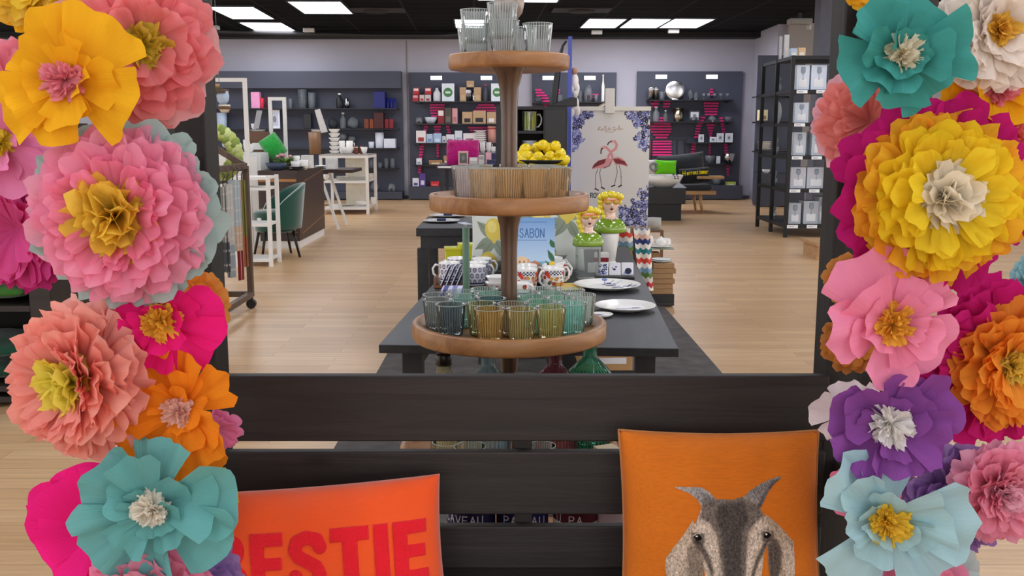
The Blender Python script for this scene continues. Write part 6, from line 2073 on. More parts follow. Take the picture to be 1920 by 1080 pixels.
MB().box(0, pw2, 0, .7, zp - .26, zp).build('top_block', mat('1b1b1d', .5), t, bevel=.006)
MB().box(.04, pw2 - .06, .04, .66, .0, zp - .2605).build('base_block', mat('101012', .5), t)
solo('folded_card', MB().prism([(-.1, 0), (.14, 0), (.0, .09)], -.01, .01), mat('c9cddc', .6), 'small pale tent card on the black plinth', 'card', (at(1274, 353, Yp2).x, Yp2 + .1, zp + .001))
t = goods('bowl', 'bowl', 1209, 1281, 329, zp, Yp2 + .33, 'ece9e2', 'large white ribbed bowl on the black plinth', 'bowl')
for i in range(6):
    a_ = R(-50 - i * 4)
    r_ = (at(1281, 340, Yp2).x - at(1209, 340, Yp2).x) / 2
    zz = .2 + .03 * (i % 3)
    rr = r_ * np.interp(zz, [.12, .26], [.86, 1.]) + .004
    MB().ell((rr * math.cos(a_), rr * math.sin(a_), zz - .04), (.02, .012, .013), 8, 6).build('blue_leaf', mat('3c4670', .4), t, True)

# ---- fur cushion table behind the stand
Yt2 = 13.6
p0, p1 = at(818, 310, Yt2), at(948, 310, Yt2)
zt2_ = p0.z
t = thing('display_table', 'far display table with black top behind the middle tray', 'table', (p0.x, Yt2, 0))
MB().box(0, p1.x - p0.x, 0, 1.2, zt2_ - .04, zt2_).build('tabletop', SHB, t)
for x_, y_ in ((.05, .05), (p1.x - p0.x - .1, .05), (.05, 1.1), (p1.x - p0.x - .1, 1.1)): MB().box(x_, x_ + .05, y_, y_ + .05, 0, zt2_ - .0401).build('leg', SHB, t)
MB().box(.02, .5, -.004, .0, zt2_ - .038, zt2_ - .01).build('front_edge', mat('d8d6d8', .5), t)
fc = cushion('fur_cushion', 'magenta long haired fur cushion on the far display table', (at(868, 288, Yt2 + .4).x, Yt2 + .4, at(868, 288, Yt2 + .4).z), .46, .40, .12, mat('c4127e', .95, var=.3, scale=60, bump=1., sheen=.6), (R(-10), 0, 0), 31, -.02, .012)[0]
rg = random.Random(8)
V, F = [], []
S_ = cushion_surf(.46, .40, .12, -.02, 31, .012)
for i in range(1500):
    u, v = rg.uniform(-.225, .225), rg.uniform(-.195, .195)
    x_, y_, z_ = [float(np.asarray(k_)) for k_ in S_(np.array(u), np.array(v))]
    n_ = len(V)
    dx, dz = rg.uniform(-.02, .02) + u * .12, rg.uniform(-.045, -.005) + v * .12
    V += [(x_ - .004, y_, z_), (x_ + .004, y_, z_), (x_ + dx, y_ - rg.uniform(.01, .03), z_ + dz)]
    F.append((n_, n_ + 1, n_ + 2))
o = link_mesh('fur', V, F, mat('d61a8c', .9, var=.3, scale=80), fc)
o['kind'] = 'stuff'
q2_ = Yt2 + .12
goods('frame', 'picture_box', 859, 878, 283, zt2_, q2_, 'd8a0a8', 'pink framed box with dark round motif before the fur cushion', 'box', '57604e')
goods('lidbox', 'gift_box', 880, 896, 295, zt2_, q2_, 'b9b6b4', 'grey gift box right of the fur cushion', 'box', 'dcd8d4')
goods('lidbox', 'gift_box', 897, 908, 291, zt2_, q2_, 'cfccc8', 'pale gift box second right of the fur cushion', 'box', '9d9a98')
goods('box', 'gift_box', 911, 921, 286, zt2_, q2_, 'd9a3b0', 'pink gift box left of the stem on the far table', 'box', '6a4a66')
goods('box', 'gift_box', 922, 932, 287, zt2_, q2_, '23234e', 'navy gift box left of the stem on the far table', 'box', '3a3a70')
goods('box', 'gift_box', 914, 932, 300, zt2_, q2_ - .1, '1d2248', 'low navy gift box in front on the far table', 'box', '2d3466')
for i, (a, b, yt, yb, lab) in enumerate(((899, 911, 267, 284, 'white cup stacked at left behind the gift boxes'), (911, 922, 267, 284, 'white cup stacked in the middle behind the gift boxes'), (919, 930, 275, 286, 'white small cup at right behind the gift boxes'))):
    zr = at(905, 286, Yt2 + .75).z
    if i == 0:
        t = thing('cup_riser', 'grey riser carrying white cups behind the gift boxes', 'riser', (at(914, 286, Yt2 + .75).x, Yt2 + .75, zt2_ + .0005))
        MB().box(-.16, .16, -.1, .1, 0, zr - zt2_ - .002).build('riser_block', mat('8a8684', .5), t)
        MB().box(-.16, .16, -.102, -.1005, 0.02, .04).build('edge', mat('c5c2c0', .5), t)
    goods('cup', 'cup', a, b, yt, zr, Yt2 + .75, 'e8e6e4', lab, 'cup')

# ---- white display table and the dark counter at left
WPT = mat('e9e7e3', .45, var=.01)
Yw0, Yw1 = atz(688, 402, 0).y, atz(707, 393, 0).y
x0, x1 = at(598, 300, Yw0).x, at(690, 300, Yw0).x
t = thing('white_display_table', 'white metal display table with three levels of crockery', 'display table', (x0, Yw0, 0))
w_ = x1 - x0
zt_, zm_, zl_ = at(640, 290, Yw0).z, at(640, 340, Yw0).z, at(640, 390, Yw0).z
D_ = Yw1 - Yw0
for x_ in (0, w_ - .05):
    for y_ in (0, D_ - .05): MB().box(x_, x_ + .05, y_, y_ + .05, 0, zt_ - .0605).build('leg', WPT, t)
MB().box(0, w_, 0, D_, zt_ - .06, zt_ - .015).build('top_frame', WPT, t)
MB().box(.0, w_, 0.0, D_, zt_ - .0145, zt_).build('tabletop', mat('9a958f', .5), t)
for z_ in (zm_, zl_): MB().box(.0505, w_ - .0505, 0, D_ - .06, z_ - .03, z_).build('shelf', WPT, t)
MB().box(w_ * .38, w_ * .84, D_ - .3, D_ - .28, .1, zt_ - .07).build('panel', mat('dcd7c8', .6), t)
Yi = Yw0 + .35
for kd, nm, a, b, yt, z_, c, lab in (('vase', 'vase_block', 578, 602, 248, zt_, '7a5634', 'brown wooden canister on the white display table'), ('plates', 'plates', 616, 637, 241, zt_, 'ece9e4', 'tiered white plates on the white display table'),
                                     ('cup', 'cup', 634, 648, 264, zt_, 'ece9e4', 'white cup stack left on the white table'), ('cup', 'cup', 648, 663, 264, zt_, 'ece9e4', 'white cup stack right on the white table'), ('bowl', 'bowl', 640, 664, 276, zt_, 'ece9e4', 'white bowl before the cup stacks'),
                                     ('canister', 'shaker', 664, 671, 274, zt_, '8d4a2c', 'brown shaker left of a pair on the white table'), ('canister', 'shaker', 675, 682, 274, zt_, '8d4a2c', 'brown shaker right of a pair on the white table'), ('bowl', 'bowl', 676, 689, 276, zt_, 'ece9e4', 'small white bowl at the right end of the white table'),
                                     ('cup', 'cup', 605, 619, 327, zm_, 'ece9e4', 'white cup on the middle level of the white table'), ('plates', 'plates', 629, 657, 330, zm_, 'e9e5de', 'left stack of white plates on the middle level'), ('plates', 'plates', 660, 688, 328, zm_, 'e9e5de', 'middle stack of white plates on the middle level'), ('plates', 'plates', 687, 702, 325, zm_, 'e9e5de', 'right stack of white plates on the middle level'),
                                     ('plates', 'plates', 634, 665, 383, zl_, 'e9e5de', 'left stack of white plates on the lowest level'), ('bowl', 'bowl', 667, 692, 378, zl_, 'e9e5de', 'white bowls on the lowest level of the white table'), ('cup', 'cup', 694, 706, 370, zl_, 'e9e5de', 'white cup at the right of the lowest level'), ('plates', 'plates', 603, 622, 381, zl_, 'c9a988', 'beige plates at the left of the lowest level')):
    goods(kd, {'vase_block': 'canister'}.get(nm, nm), a, b, yt, z_, Yi if z_ == zt_ else Yw0 + .5, c, lab, {'plates': 'plates', 'vase_block': 'canister'}.get(nm, nm))
for i, (a, b, yt, lab) in enumerate(((583, 603, 243, 'white dish lying on the brown wooden canister'),)):
    goods('plates', 'dish', a, b, yt, at(590, 248, Yi).z + .003, Yi, 'ece9e4', lab, 'dish')
t = solo('price_card', MB().prism([(-.06, 0), (.06, 0), (.02, .42), (-.08, .42)], -.006, .006), mat('c9c7c6', .5), 'tilted grey price card above the wooden canister', 'card', (at(604, 245, Yi).x + .05, Yi - .05, at(604, 245, Yi).z - .03), (0, R(-12), 0))

Yd = atz(563, 466, 0).y
x1 = at(563, 466, Yd).x
zt_ = at(563, 320, Yd).z
zbp = at(563, 452, Yd).z
t = thing('dark_counter', 'dark brown wooden counter with bronze strips on a white base at left', 'counter', (x1, Yd, 0))
DKW = wood('2c1d18', '47332b', .4, 0, 2, 12)
MB().box(-.50, 0, 0, 1.65, zbp, zt_).build('body', DKW, t, bevel=.004)
MB().box(-.48, -.01, .015, 1.63, 0, zbp - .0005).build('plinth', WPT, t)
BRZ = mat('a9784a', .35, .6)
for i, py in enumerate((341, 392, 408, 436)):
    z_ = at(563, py, Yd).z
    MB().box(-.49, -.02, -.006, -.0005, z_, z_ + (.035 if i == 0 else .008)).build('bronze_strip', BRZ, t)
for py in (345, 440): MB().bar((.003, .15, at(563, py, Yd).z), (.003, 1.6, at(563, py - 6, Yd).z + .08), .006, .012).build('bronze_strip', BRZ, t)
for kd, nm, a, b, yt, c, lab, dy in (('bowl', 'dish', 498, 538, 306, '3c4a63', 'dark blue oval dish on the dark counter', .12), ('bowl', 'bowl', 545, 563, 303, 'e9e7e4', 'white bowl right of the blue dish on the counter', .25), ('cup', 'cup', 556, 580, 300, 'e9e7e4', 'white cup on the dark counter', .35), ('plates', 'plates', 541, 574, 312, '2d2c30', 'black plates at the counter corner', .18),
                                    ('cup', 'cup', 548, 563, 292, 'e9e7e4', 'white cup farther back on the counter', .6), ('box', 'bowl', 566, 586, 291, 'e6e4e0', 'white rectangular bowl at the back of the counter', .9)):
    goods(kd, nm, a, b, yt, zt_, Yd + dy, c, lab, nm)
pz = at(535, 300, Yd + .5)
t = thing('table_plant', 'small green and pink table plant on the dark counter', 'plant', (pz.x, Yd + .5, zt_ + .001))
MB().lathe([(0, 0), (.05, 0), (.07, .06), (.065, .06), (0, .05)], 16).build('pot', mat('4a4a3c', .6), t, True)
rg = random.Random(3)
V, F = [(0, 0, .05)], []
for i in range(90):
    a_, e_, l_ = rg.uniform(0, 6.28), rg.uniform(.1, 1.2), rg.uniform(.1, .22)
    d_ = Vector((math.cos(a_) * math.cos(e_) * 1.4, math.sin(a_) * math.cos(e_), math.sin(e_) * .7))
    s_ = d_.cross(Vector((0, 0, 1))).normalized() * .018
    n_ = len(V)
    b_ = Vector((0, 0, .05))
    V += [b_ + d_ * l_ * .6 - s_, b_ + d_ * l_, b_ + d_ * l_ * .6 + s_]
    F.append((0, n_, n_ + 1, n_ + 2))
link_mesh('foliage', V, F, mat('6f8f3f', .6, var=.3, scale=40), t)
for i in range(5): MB().ell((rg.uniform(-.1, .12), rg.uniform(-.1, 0), rg.uniform(.14, .2)), (.025, .025, .02), 8, 6).build('blossom', mat('d79aa0', .6), t, True)
gc = at(512, 278, Yd + .75)
t = goods('box', 'black_stand', 503, 524, 297, zt_, Yd + .75, '1d1e22', 'black stand below the green furry cushion', 'stand', '2a2b30')
cushion('green_cushion', 'bright green furry cushion standing tilted on the dark counter', (gc.x, Yd + .75, gc.z + .02), .30, .26, .11, mat('17a83a', .95, var=.3, scale=90, bump=1., sheen=.6), (R(-8), R(58), R(20)), 33, -.03, .01, n=30)
# brown topped table with splayed white leg behind the counter
Yb2 = 14.4
p0, p1 = at(585, 318, Yb2), at(661, 318, Yb2)
t = thing('brown_table', 'dark brown table top on splayed white legs behind the counter', 'table', (p0.x, Yb2, 0))
w_ = p1.x - p0.x
MB().box(0, w_, 0, .9, p0.z - .05, p0.z).build('tabletop', DKW, t, bevel=.003)
for y_ in (.06, .8):
    MB().bar((.1, y_, p0.z - .05), (.36, y_, 0), .05, .035).build('leg', WPT, t)
    MB().bar((-.05, y_, p0.z - .05), (-.3, y_, 0), .05, .035).build('leg', WPT, t)
goods('box', 'bowl', 612, 632, 296, p0.z, Yb2 + .2, 'e6e4e0', 'white square bowl on the brown table top', 'bowl')
goods('plates', 'plates', 590, 630, 310, p0.z, Yb2 + .55, 'e6e4e0', 'white platter at the back of the brown table top', 'plates')

# green velvet chair
pcx = atz(540, 490, 0)
t = thing('velvet_chair', 'dark green velvet chair with black legs in front of the counter', 'chair', (at(519, 470, 11.3).x, 11.3, 0), R(-64))
GV = fabric('0f4a3c', 120, .3, .15, .8, .7)
MB().lathe([(0, .40), (.24, .40), (.27, .43), (.27, .52), (.24, .545), (0, .55)], 36, sy=.95).build('seat', GV, t, True)
MB().lathe([(.235, .30), (.25, .31), (.25, .3995), (.23, .3998)], 36, sy=.95).build('seat_skirt', GV, t, True)
mb = MB()
V, F = [], []
n1_, n2_ = 22, 9
for i in range(n1_ + 1):
    a_ = R(-15 + 210 * i / n1_)
    for j in range(n2_ + 1):
        q_ = j / n2_
        top = .5 + .36 * math.sin(PI * i / n1_) ** .6
        z_ = .34 + (top - .34) * q_
        for s_ in (0, 1): V.append(((.27 + .03 * q_ + .05 * s_) * math.cos(a_), (.25 + .06 * q_ + .05 * s_) * math.sin(a_), z_))
k2 = (n2_ + 1) * 2
for i in range(n1_):
    for j in range(n2_):
        a_ = i * k2 + j * 2
        F += [(a_, a_ + 2, a_ + k2 + 2, a_ + k2), (a_ + 1, a_ + k2 + 1, a_ + k2 + 3, a_ + 3)]
    e_ = i * k2 + n2_ * 2
    F += [(e_, e_ + 1, e_ + k2 + 1, e_ + k2), (i * k2, i * k2 + k2, i * k2 + k2 + 1, i * k2 + 1)]
for i in (0, n1_):
    for j in range(n2_): F.append((i * k2 + j * 2, i * k2 + j * 2 + 1, i * k2 + j * 2 + 3, i * k2 + j * 2 + 2))
mb.add(V, F)
mb.build('backrest', GV, t, True)
for sx in (-1, 1):
    for sy in (-1, 1): MB().tube([(sx * .17, sy * .16, .31), (sx * .22, sy * .22, 0)], [.02, .013], 10).build('leg', mat('141315', .4), t, True)

# white shelf unit and white frames at left
Yu = atz(500, 500, 0).y
x1 = at(511, 490, Yu).x
t = thing('white_shelf_unit', 'narrow white open shelf unit between throw rack and chair', 'shelf unit', (x1, Yu, 0))
zt_ = at(505, 330, Yu).z
D_ = .42
for y_ in (0, D_ - .04):
    MB().box(-.04, 0, y_, y_ + .04, 0, zt_).build('post', WPT, t)
    MB().box(-.42, -.38, y_, y_ + .04, 0, zt_).build('post', WPT, t)
for py in (332, 352, 420, 486): MB().box(-.379, -.0405, 0.0, D_, at(505, py, Yu).z - .03, at(505, py, Yu).z).build('shelf', WPT, t)
MB().box(-.3795, -.37, .041, D_ - .041, .12, zt_ - .05).build('side_panel', mat('e4e5e2', .5), t)
goods('cup', 'cup', 481, 489, 409, at(505, 420, Yu).z, Yu + .25, 'e9e7e4', 'white cup inside the narrow white shelf unit', 'cup')
Yu2 = 12.3
x1 = at(493, 300, Yu2).x - .03
zt_ = at(480, 287, Yu2).z
t = thing('white_cabinet', 'tall white cabinet behind the throw rack', 'cabinet', (x1, Yu2, 0))
MB().box(-.9, 0, .0, .9, 0, zt_).build('body', mat('dcdedc', .5, var=.01), t, bevel=.006)
MB().box(-.86, -.04, -.012, -.0005, .06, zt_ - .05).build('door', WPT, t, bevel=.003)
zc_ = zt_
for kd, nm, a, b, yt, c, lab, dy in (('bowl', 'bowl', 456, 478, 270, 'e9e7e4', 'white tureen on the white cabinet', .25), ('box', 'box', 470, 502, 247, '6a4630', 'brown wooden box among the crockery on the white cabinet', .7), ('cup', 'cup', 455, 467, 262, 'e9e7e4', 'white cup on the white cabinet', .5)):
    goods(kd, nm, a, b, yt, zc_, Yu2 + dy, c, lab, nm)
zb_ = at(470, 247, Yu2 + .7).z
goods('plates', 'plates', 469, 498, 243, zb_ + .002, Yu2 + .7, 'e9e7e4', 'white platter on the brown wooden box', 'plates')
goods('cup', 'cup', 470, 482, 232, at(470, 243, Yu2 + .7).z + .006, Yu2 + .7, 'e9e7e4', 'white cup on the white platter', 'cup')
solo('price_card', MB().prism([(-.05, 0), (.02, 0), (.06, .24), (-.01, .24)], -.005, .005), mat('a5a6aa', .5), 'tilted grey price card on the white platter', 'card', (at(485, 238, Yu2 + .7).x, Yu2 + .62, at(485, 243, Yu2 + .7).z + .012), (0, R(4), 0))
for i, (a, b, yt, yb, Y_, lab) in enumerate(((372, 461, 146, 300, 11.6, 'tall white metal frame rising behind the throw rack'), (502, 535, 182, 290, 13.3, 'white metal frame rising behind the green furry cushion'))):
    pa, pb_ = at(a, yt, Y_), at(b, yt, Y_)
    t = thing('metal_frame', lab, 'metal frame', (pb_.x, Y_, 0))
    q_ = .045
    MB().box(-q_, 0, 0, q_, 0, pa.z).build('upright', WPT, t)
    MB().box(pa.x - pb_.x, pa.x - pb_.x + q_, 0, q_, 0, pa.z).build('upright', WPT, t)
    MB().box(pa.x - pb_.x + q_ + .0005, -q_ - .0005, 0, q_, pa.z - q_, pa.z).build('crossbar', WPT, t)

# throw rack with hanging throws
rw, rd = .78, .95
Yr0 = atz(474, 578, 0).y - rd
xr = at(476, 560, Yr0 + rd).x
RK = wood('4a382c', '6b5545', .5, 2, 3, 9)
t = thing('throw_rack', 'brown wooden house shaped rack on castors hung with throws', 'rack', (xr, Yr0, 0))
zj = at(468, 311, Yr0 + rd).z
zr = at(418, 258, Yr0 + rd).z
for x_ in (-.022, -rw):
    for y_ in (0, rd):
        MB().bar((x_, y_, .1), (x_, y_, zj), .045, .045).build('upright', RK, t)
        MB().tube([(x_, y_ - .02, .04), (x_, y_ + .02, .04)], .04, 14).bar((x_, y_, .04), (x_, y_, .1), .03, .02).build('castor', mat('1b1b1d', .4), t)
for y_ in (0, rd):
    MB().bar((-.022, y_, zj), (-rw / 2 - .011, y_, zr), .045, .045).bar((-rw, y_, zj), (-rw / 2 - .011, y_, zr), .045, .045).build('rafter', RK, t)
    MB().bar((-.045, y_, .12), (-rw + .023, y_, .12), .045, .045).build('crossbar', RK, t)
    MB().bar((-.045, y_, zj - .02), (-rw + .023, y_, zj - .02), .045, .045).build('crossbar', RK, t)
for x_ in (-.022, -rw): [MB().bar((x_, .024, h_), (x_, rd - .024, h_), .045, .045).build('side_rail', RK, t) for h_ in (.12, zj)]
MB().tube([(-.13, 0, zj - .12), (-.13, rd, zj - .12)], .012, 10).build('hanging_pole', mat('3a3a3c', .3, .8), t, True)
thr = [(412, 432, 350, 510, 'b3b0a8', '4b4d52', 'grey to charcoal throw at the left of the rack'), (420, 440, 345, 520, 'c9c4bb', '9aa3a8', 'light grey patterned throw second on the rack'), (426, 452, 338, 470, 'b9c3c4', 'd6b596', 'pale blue and peach checked throw on the rack'),
       (443, 455, 338, 525, 'b02a2e', '8f1d22', 'red throw hanging on the rack'), (450, 463, 338, 500, '7d7a3a', 'a35a34', 'olive throw edge behind the red one')]
for i, (a, b, yt, yb, c, c2, lab) in enumerate(thr):
    Y_ = Yr0 + .22 + .13 * i
    p0, p1 = at(a, yt, Y_), at(b, yb, Y_)
    tt = thing('hanging_throw', lab, 'throw', ((p0.x + p1.x) / 2, Y_, p1.z), R(-20))
    w_, h_ = p1.x - p0.x, p0.z - p1.z
    cv = Canvas(-w_ / 2, w_ / 2, 0, h_, 50, 90, c)
    cv.fill(cv.V < h_ * .35, c2)
    if i in (0, 1, 2):
        for k_ in range(6): cv.fill(np.abs(cv.V - h_ * (k_ + .5) / 6) < h_ * .012, 'dcd8d0', .6)
        for k_ in range(3): cv.fill(np.abs(cv.U - w_ * (k_ - 1) / 3) < w_ * .04, '8a97a0' if i == 2 else 'a9a6a0', .5)
    if i == 3: cv.fill(cv.U > w_ * .34, 'd9b8ae')
    fl = lambda U, V, s_: (U, s_ + .016 * np.sin(U / w_ * 12 + i), V)
    cv.build('cloth_front', tt, lambda U, V: fl(U, V, -.018))
    cv.build('cloth_back', tt, lambda U, V: fl(U, V, .018))
    MB().tube([(0, 0, h_), (0, 0, h_ + .05), (.02, 0, h_ + .08), (0, 0, h_ + .1)], .004, 6).build('hanger_clip', mat('26262a', .4), tt, True)
# braided wreath leaning on the rack top
wc = at(398, 288, Yr0 + rd + .15)
t = thing('braided_wreath', 'thick pale green braided wreath hanging over the throw rack', 'wreath', (wc.x, Yr0 + rd + .15, wc.z))
mb = MB()
rw_ = at(450, 288, Yr0 + rd + .15).x - wc.x - .04
for k_ in range(3):
    P_ = []
    for i in range(90):
        a_ = 2 * PI * i / 90
        b_ = 9 * a_ + k_ * 2 * PI / 3
        rr = rw_ + .032 * math.cos(b_)
        P_.append((rr * math.cos(a_), .03 * math.sin(2 * b_), rr * math.sin(a_)))
    MB().tube(P_, .036, 8, True).build('strand', mat(('b9c46a', '8fa24a', 'cdd68c')[k_], .7, var=.15, scale=30), t, True)
MB().tube([(0, 0, rw_), (0, 0, CEIL - wc.z)], .004, 6).build('cord', mat('6d6a58', .7), t)
# hanging board with basket
Yh = 9.4
hp = at(408, 168, Yh)
t = thing('hanging_shelf', 'brown wooden board hanging on cords beside the pink pompom', 'shelf', (hp.x, Yh, hp.z))
hw2 = at(425, 168, Yh).x - hp.x
MB().box(-.16, hw2, -.08, .08, -.035, 0.005).build('board', wood('4a3628', '6d5540', .6, 0, 3, 9), t, bevel=.003)
for x_ in (-.13, -.02, hw2 - .07): MB().tube([(x_, 0, .005), (x_ * .6, 0, CEIL - hp.z)], .003, 6).build('cord', mat('6f6d6c', .7), t)
goods('bowl', 'wooden_bowl', 396, 412, 158, hp.z + .006, Yh, 'b08a5c', 'small wooden bowl on the hanging board', 'bowl')
t = thing('hanging_vase', 'pale blue hanging paper lantern below the hanging board', 'lantern', (at(418, 183, Yh).x, Yh, at(418, 196, Yh).z))
hh = at(418, 171, Yh).z - at(418, 196, Yh).z
MB().lathe([(.03, 0), (.055, hh * .3), (.062, hh * .65), (.05, hh), (0, hh)], 16, rib=.05).build('lantern_body', mat('b9cbe0', .6), t, True)
MB().tube([(0, 0, hh), (0, 0, hp.z - .034 - at(418, 196, Yh).z)], .003, 6).build('cord', mat('6f6d6c', .7), t)
t = thing('hanging_basket', 'small striped white and brown basket below the pale lantern', 'basket', (at(421, 203, Yh).x, Yh, at(422, 211, Yh).z), 0)
MB().tube([(0, 0, .02), (-.01, 0, .16), (-.01, 0, hp.z - at(422, 211, Yh).z - .034)], .003, 6).build('cord', mat('6f6d6c', .7), t)
MB().lathe([(0, 0), (.035, 0), (.055, .04), (.055, .075), (.05, .075), (.04, .02), (0, .01)], 18).build('basket_body', mat('d9d2c4', .7), t, True)
MB().lathe([(.056, .03), (.0575, .034), (.0575, .055), (.056, .06)], 18).build('brown_band', mat('6a4a30', .7), t, True)

# ---- black rack with boxed glass at right
Yq = atz(1472, 445, 0).y
Yq1 = Yq + 1.55
xq0 = at(1472, 445, Yq).x
xq1 = xq0 + 1.05
zq = at(1489, 104, Yq).z
IR = mat('1c1c1f', .45, .4)
t = thing('black_metal_rack', 'tall black metal rack full of boxed glassware at right', 'rack', (xq0, Yq, 0))
for x_ in (0, xq1 - xq0):
    for y_ in (0, .77, 1.55):
        MB().bar((x_, y_, 0), (x_, y_, zq), .05, .05).build('post', IR, t)
for x_ in (.56,): MB().bar((x_, 0, 0), (x_, 0, zq), .05, .05).build('post', IR, t)
lev = [168, 230, 292, 354, 421]
zl_ = [at(1480, y, Yq).z for y in lev]
for z_ in zl_ + [zq]:
    MB().box(.026, xq1 - xq0 - .026, -.02, .02, z_ - .05, z_ - .005).box(-.02, .02, .026, .744, z_ - .05, z_ - .005).box(-.02, .02, .796, 1.52, z_ - .05, z_ - .005).build('rail', IR, t)
    MB().box(.0, xq1 - xq0, .021, 1.53, z_ - .004, z_).build('shelf', mat('26272b', .5), t)
xpx = lambda px, z_: px
lv = 0
names = ['top', 'second', 'third', 'fourth', 'bottom']
BXC = ['d3dcea', 'c9d3e2', 'c0c8d4', 'c2c6d0', 'b6bcc4']
for lv, row in enumerate(([(1490, 1514, 123), (1517, 1546, 123), (1551, 1574, 125)], [(1486, 1512, 193), (1546, 1562, 190)], [(1484, 1507, 248), (1518, 1546, 246)], [(1479, 1507, 313), (1509, 1544, 313)], [(1476, 1498, 380), (1503, 1531, 376), (1532, 1544, 368)])):
    for k_, (a, b, yt) in enumerate(row):
        t_ = goods('box', 'glassware_box', a, b, yt, zl_[lv], Yq + .2, BXC[lv], 'pale boxed glassware on the %s level of the black rack, %s from the left' % (names[lv], ORD[k_]), 'box', 'e6e8ec', None, .24)
        h_ = at(a, yt, Yq + .2).z - zl_[lv]
        MB().lathe([(0, 0), (.02, 0), (.004, .01), (.004, h_ * .2), (.03, h_ * .28), (.032, h_ * .4), (.026, h_ * .5)], 14, sy=.15).build('printed_glass', mat('8d99a8', .4), t_, True, loc=(.0, -.1225, h_ * .42))
    for k_, (a, b) in enumerate([(1494, 1514), (1531, 1550)][:2]):
        sh = -4.5 * lv
        p0, p1 = at(a + sh, lev[lv] + 1, Yq - .03), at(b + sh, lev[lv] + 7, Yq - .03)
        tt = thing('shelf_label', 'white price strip on the %s level of the black rack, %s from the left' % (names[lv], ORD[k_]), 'label', (p0.x, Yq - .0225, p1.z))
        MB().box(0, p1.x - p0.x, -.006, -.0005, 0, p0.z - p1.z).build('card', mat('eceef0', .5), tt)
        MB().box(.02, (p1.x - p0.x) * .6, -.0072, -.0062, (p0.z - p1.z) * .35, (p0.z - p1.z) * .6).build('print_line', mat('9a9ca2', .5), tt)
    for k_, (kd, dy) in enumerate((('stem', .95), ('stem', 1.15), ('round', 1.35)) if lv != 1 else (('mirror', .95), ('round', 1.25))):
        Y_ = Yq + dy
        pxl = [1455, 1452, 1450, 1447, 1445][lv] - dy * 8 + 8
        goods(kd, {'stem': 'goblet', 'round': 'glass_jug', 'mirror': 'glass_plate'}[kd], pxl, pxl + 10 + 4 * (kd != 'stem'), [140, 190, 256, 318, 385][lv] + 6 * k_, zl_[lv], Y_, 'g:d0d7dd' if kd != 'mirror' else 'c3c8cc',
              'clear glass on the %s level at the left side of the black rack, %s one' % (names[lv], ORD[k_]), 'glass')
for kd, nm, a, b, yt, c, lab, dy in (('box', 'display_card', 1462, 1467, 68, 'c9c9cc', 'slim grey card standing on top of the black rack at left', .9), ('box', 'display_card', 1471, 1480, 65, 'd6d6d8', 'slim white card standing on top of the black rack', .6), ('box', 'small_box', 1481, 1494, 91, 'b9c9dc', 'small pale blue box on top of the black rack', .2), ('box', 'small_box', 1495, 1509, 90, 'd9b184', 'small orange box on top of the black rack', .2)):
    goods(kd, nm, a, b, yt, zq, Yq + dy, c, lab, 'card' if 'card' in nm else 'box', 'e9e4dc', None, .03 if 'card' in nm else .1)

# dark wall unit in the right corner
Ywr = 19.3
zs6, Yg6, _ = wall_unit('dark grey shelf unit on the right wall behind the black rack', 1413, 1500, 104, 380, [(178, 1414, 1490), (226, 1414, 1490), (281, 1414, 1490)], base=326, Yw=Ywr, dep=.4)
goods('box', 'gift_box', 1422, 1438, 206, zs6[1], Yg6, 'e5d9a8', 'pale yellow box on the dark unit in the right corner', 'box', '8a7a50')
goods('plates', 'folded_towels', 1421, 1447, 265, zs6[2], Yg6, 'dcd6cc', 'cream folded cloths on the dark unit in the right corner', 'cloth')
goods('bowl', 'bowl', 1429, 1444, 318, zs6[3], Yg6, 'd6d2cc', 'white bowl on the base of the dark unit in the right corner', 'bowl')
# grey column behind the right post
p0, p1 = at(1543, 100, 14.2), at(1575, 100, 14.2)
struct('trim_4', MB().box(p0.x + .25, p1.x + .5, 15.2, 15.5, 0, CEIL), mat('6d6f7c', .7))
# low wooden bench and boxes at right behind the rack
Yl = 10.9
p0 = at(1531, 456, Yl)
t = thing('low_bench', 'low light wooden bench end beside the right bench post', 'bench', (p0.x, Yl, 0))
MB().box(0, .5, 0, .6, p0.z - .04, p0.z).build('seat', OK_, t, bevel=.004)
for q_ in (.02, .43): MB().box(q_, q_ + .05, .03, .55, 0, p0.z - .0401).build('leg', OK_, t)
zz = p0.z
for i in range(2):
    h_ = .14
    goods('box', 'carton', 1542, 1556, 455 - 12 * (i + 1), zz, Yl + .2, 'a9b3b6', ['lower grey carton on the low wooden bench', 'upper grey carton on the low wooden bench'][i], 'box', 'cfd6d8')
    zz = at(1545, 455 - 12 * (i + 1), Yl + .2).z + .004

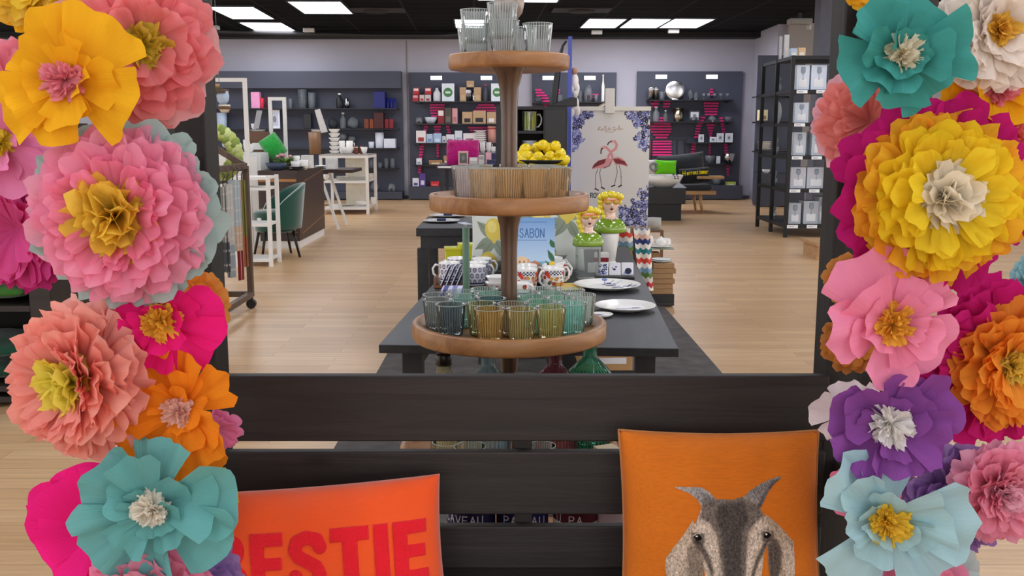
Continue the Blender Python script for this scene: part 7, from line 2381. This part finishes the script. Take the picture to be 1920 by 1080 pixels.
# ---- dark shelf with green cushions at the far left
Yz = 4.95
xz1 = at(97, 600, Yz).x
t = thing('dark_shelf', 'dark brown shelf with green cushions at the far left edge', 'shelf unit', (xz1, Yz, 0))
DS = wood('1a1210', '2b201b', .55, 0, 2, 10)
w_ = 1.1
zA, zB = at(40, 574, Yz).z, at(40, 724, Yz).z
MB().box(-.11, 0, 0, .6, 0, 1.5).build('side_panel', DS, t, bevel=.003)
MB().box(-w_, -w_ + .05, 0, .6, 0, 1.5).build('side_panel', DS, t, bevel=.003)
for z_ in (zA, zB, .06, 1.2): MB().box(-w_ + .051, -.1105, .0, .58, z_ - .03, z_).build('shelf', DS, t)
MB().box(-w_ + .051, -.1105, .56, .59, .0, 1.5).build('back_panel', mat('171411', .8), t)
GC = [('dark green cushion lettered in yellow on the dark shelf', zA, .0, '1f4a1a', 'TIMI'), ('plain olive green cushion under the lettered one at far left', zA, .0, '33651f', None), ('deep green knitted cushion on the lower board, upper one', zB, 0, '0d3d2c', None), ('deep green knitted cushion on the lower board, lower one', zB, 0, '0b3526', None)]
for i, (lab, z_, dy, c, tx) in enumerate(GC):
    hh = .115
    zc = z_ + .06 + (hh + .0 if i in (0, 2) else 0)
    r_, S_ = cushion('green_cushion', lab, (xz1 - .43, Yz + .27, zc), .56, .50, .062, fabric(c, 80 if z_ == zB else 300, .8 if z_ == zB else .1, .3), (R(-90), 0, 0), 40 + i, .04, .004, n=30)
    if tx:
        P0 = .0
        for k_, ch in enumerate('TIMI'):
            cv = Canvas(0, .05, 0, .04, 40, 32, c)
            cv.text(ch, .004, .002, .036, 'd9c62a', w=.007)
            cv.keep = np.abs(cv.C - np.array(lin(c))).sum(-1) > .01
            o = cv.build('letter', r_, lambda U, V: (U, np.full_like(U, 0.), V), printed(.8, .1))
            o.location = (.0 + k_ * .052, -.02, -.262)
            o.rotation_euler = (R(90), 0, 0)
goods('canister', 'leaf_pot', 20, 36, 512, zA + .24, Yz + .25, '20301c', 'dark plant pot on the green cushions at far left', 'pot', '2d3d22')
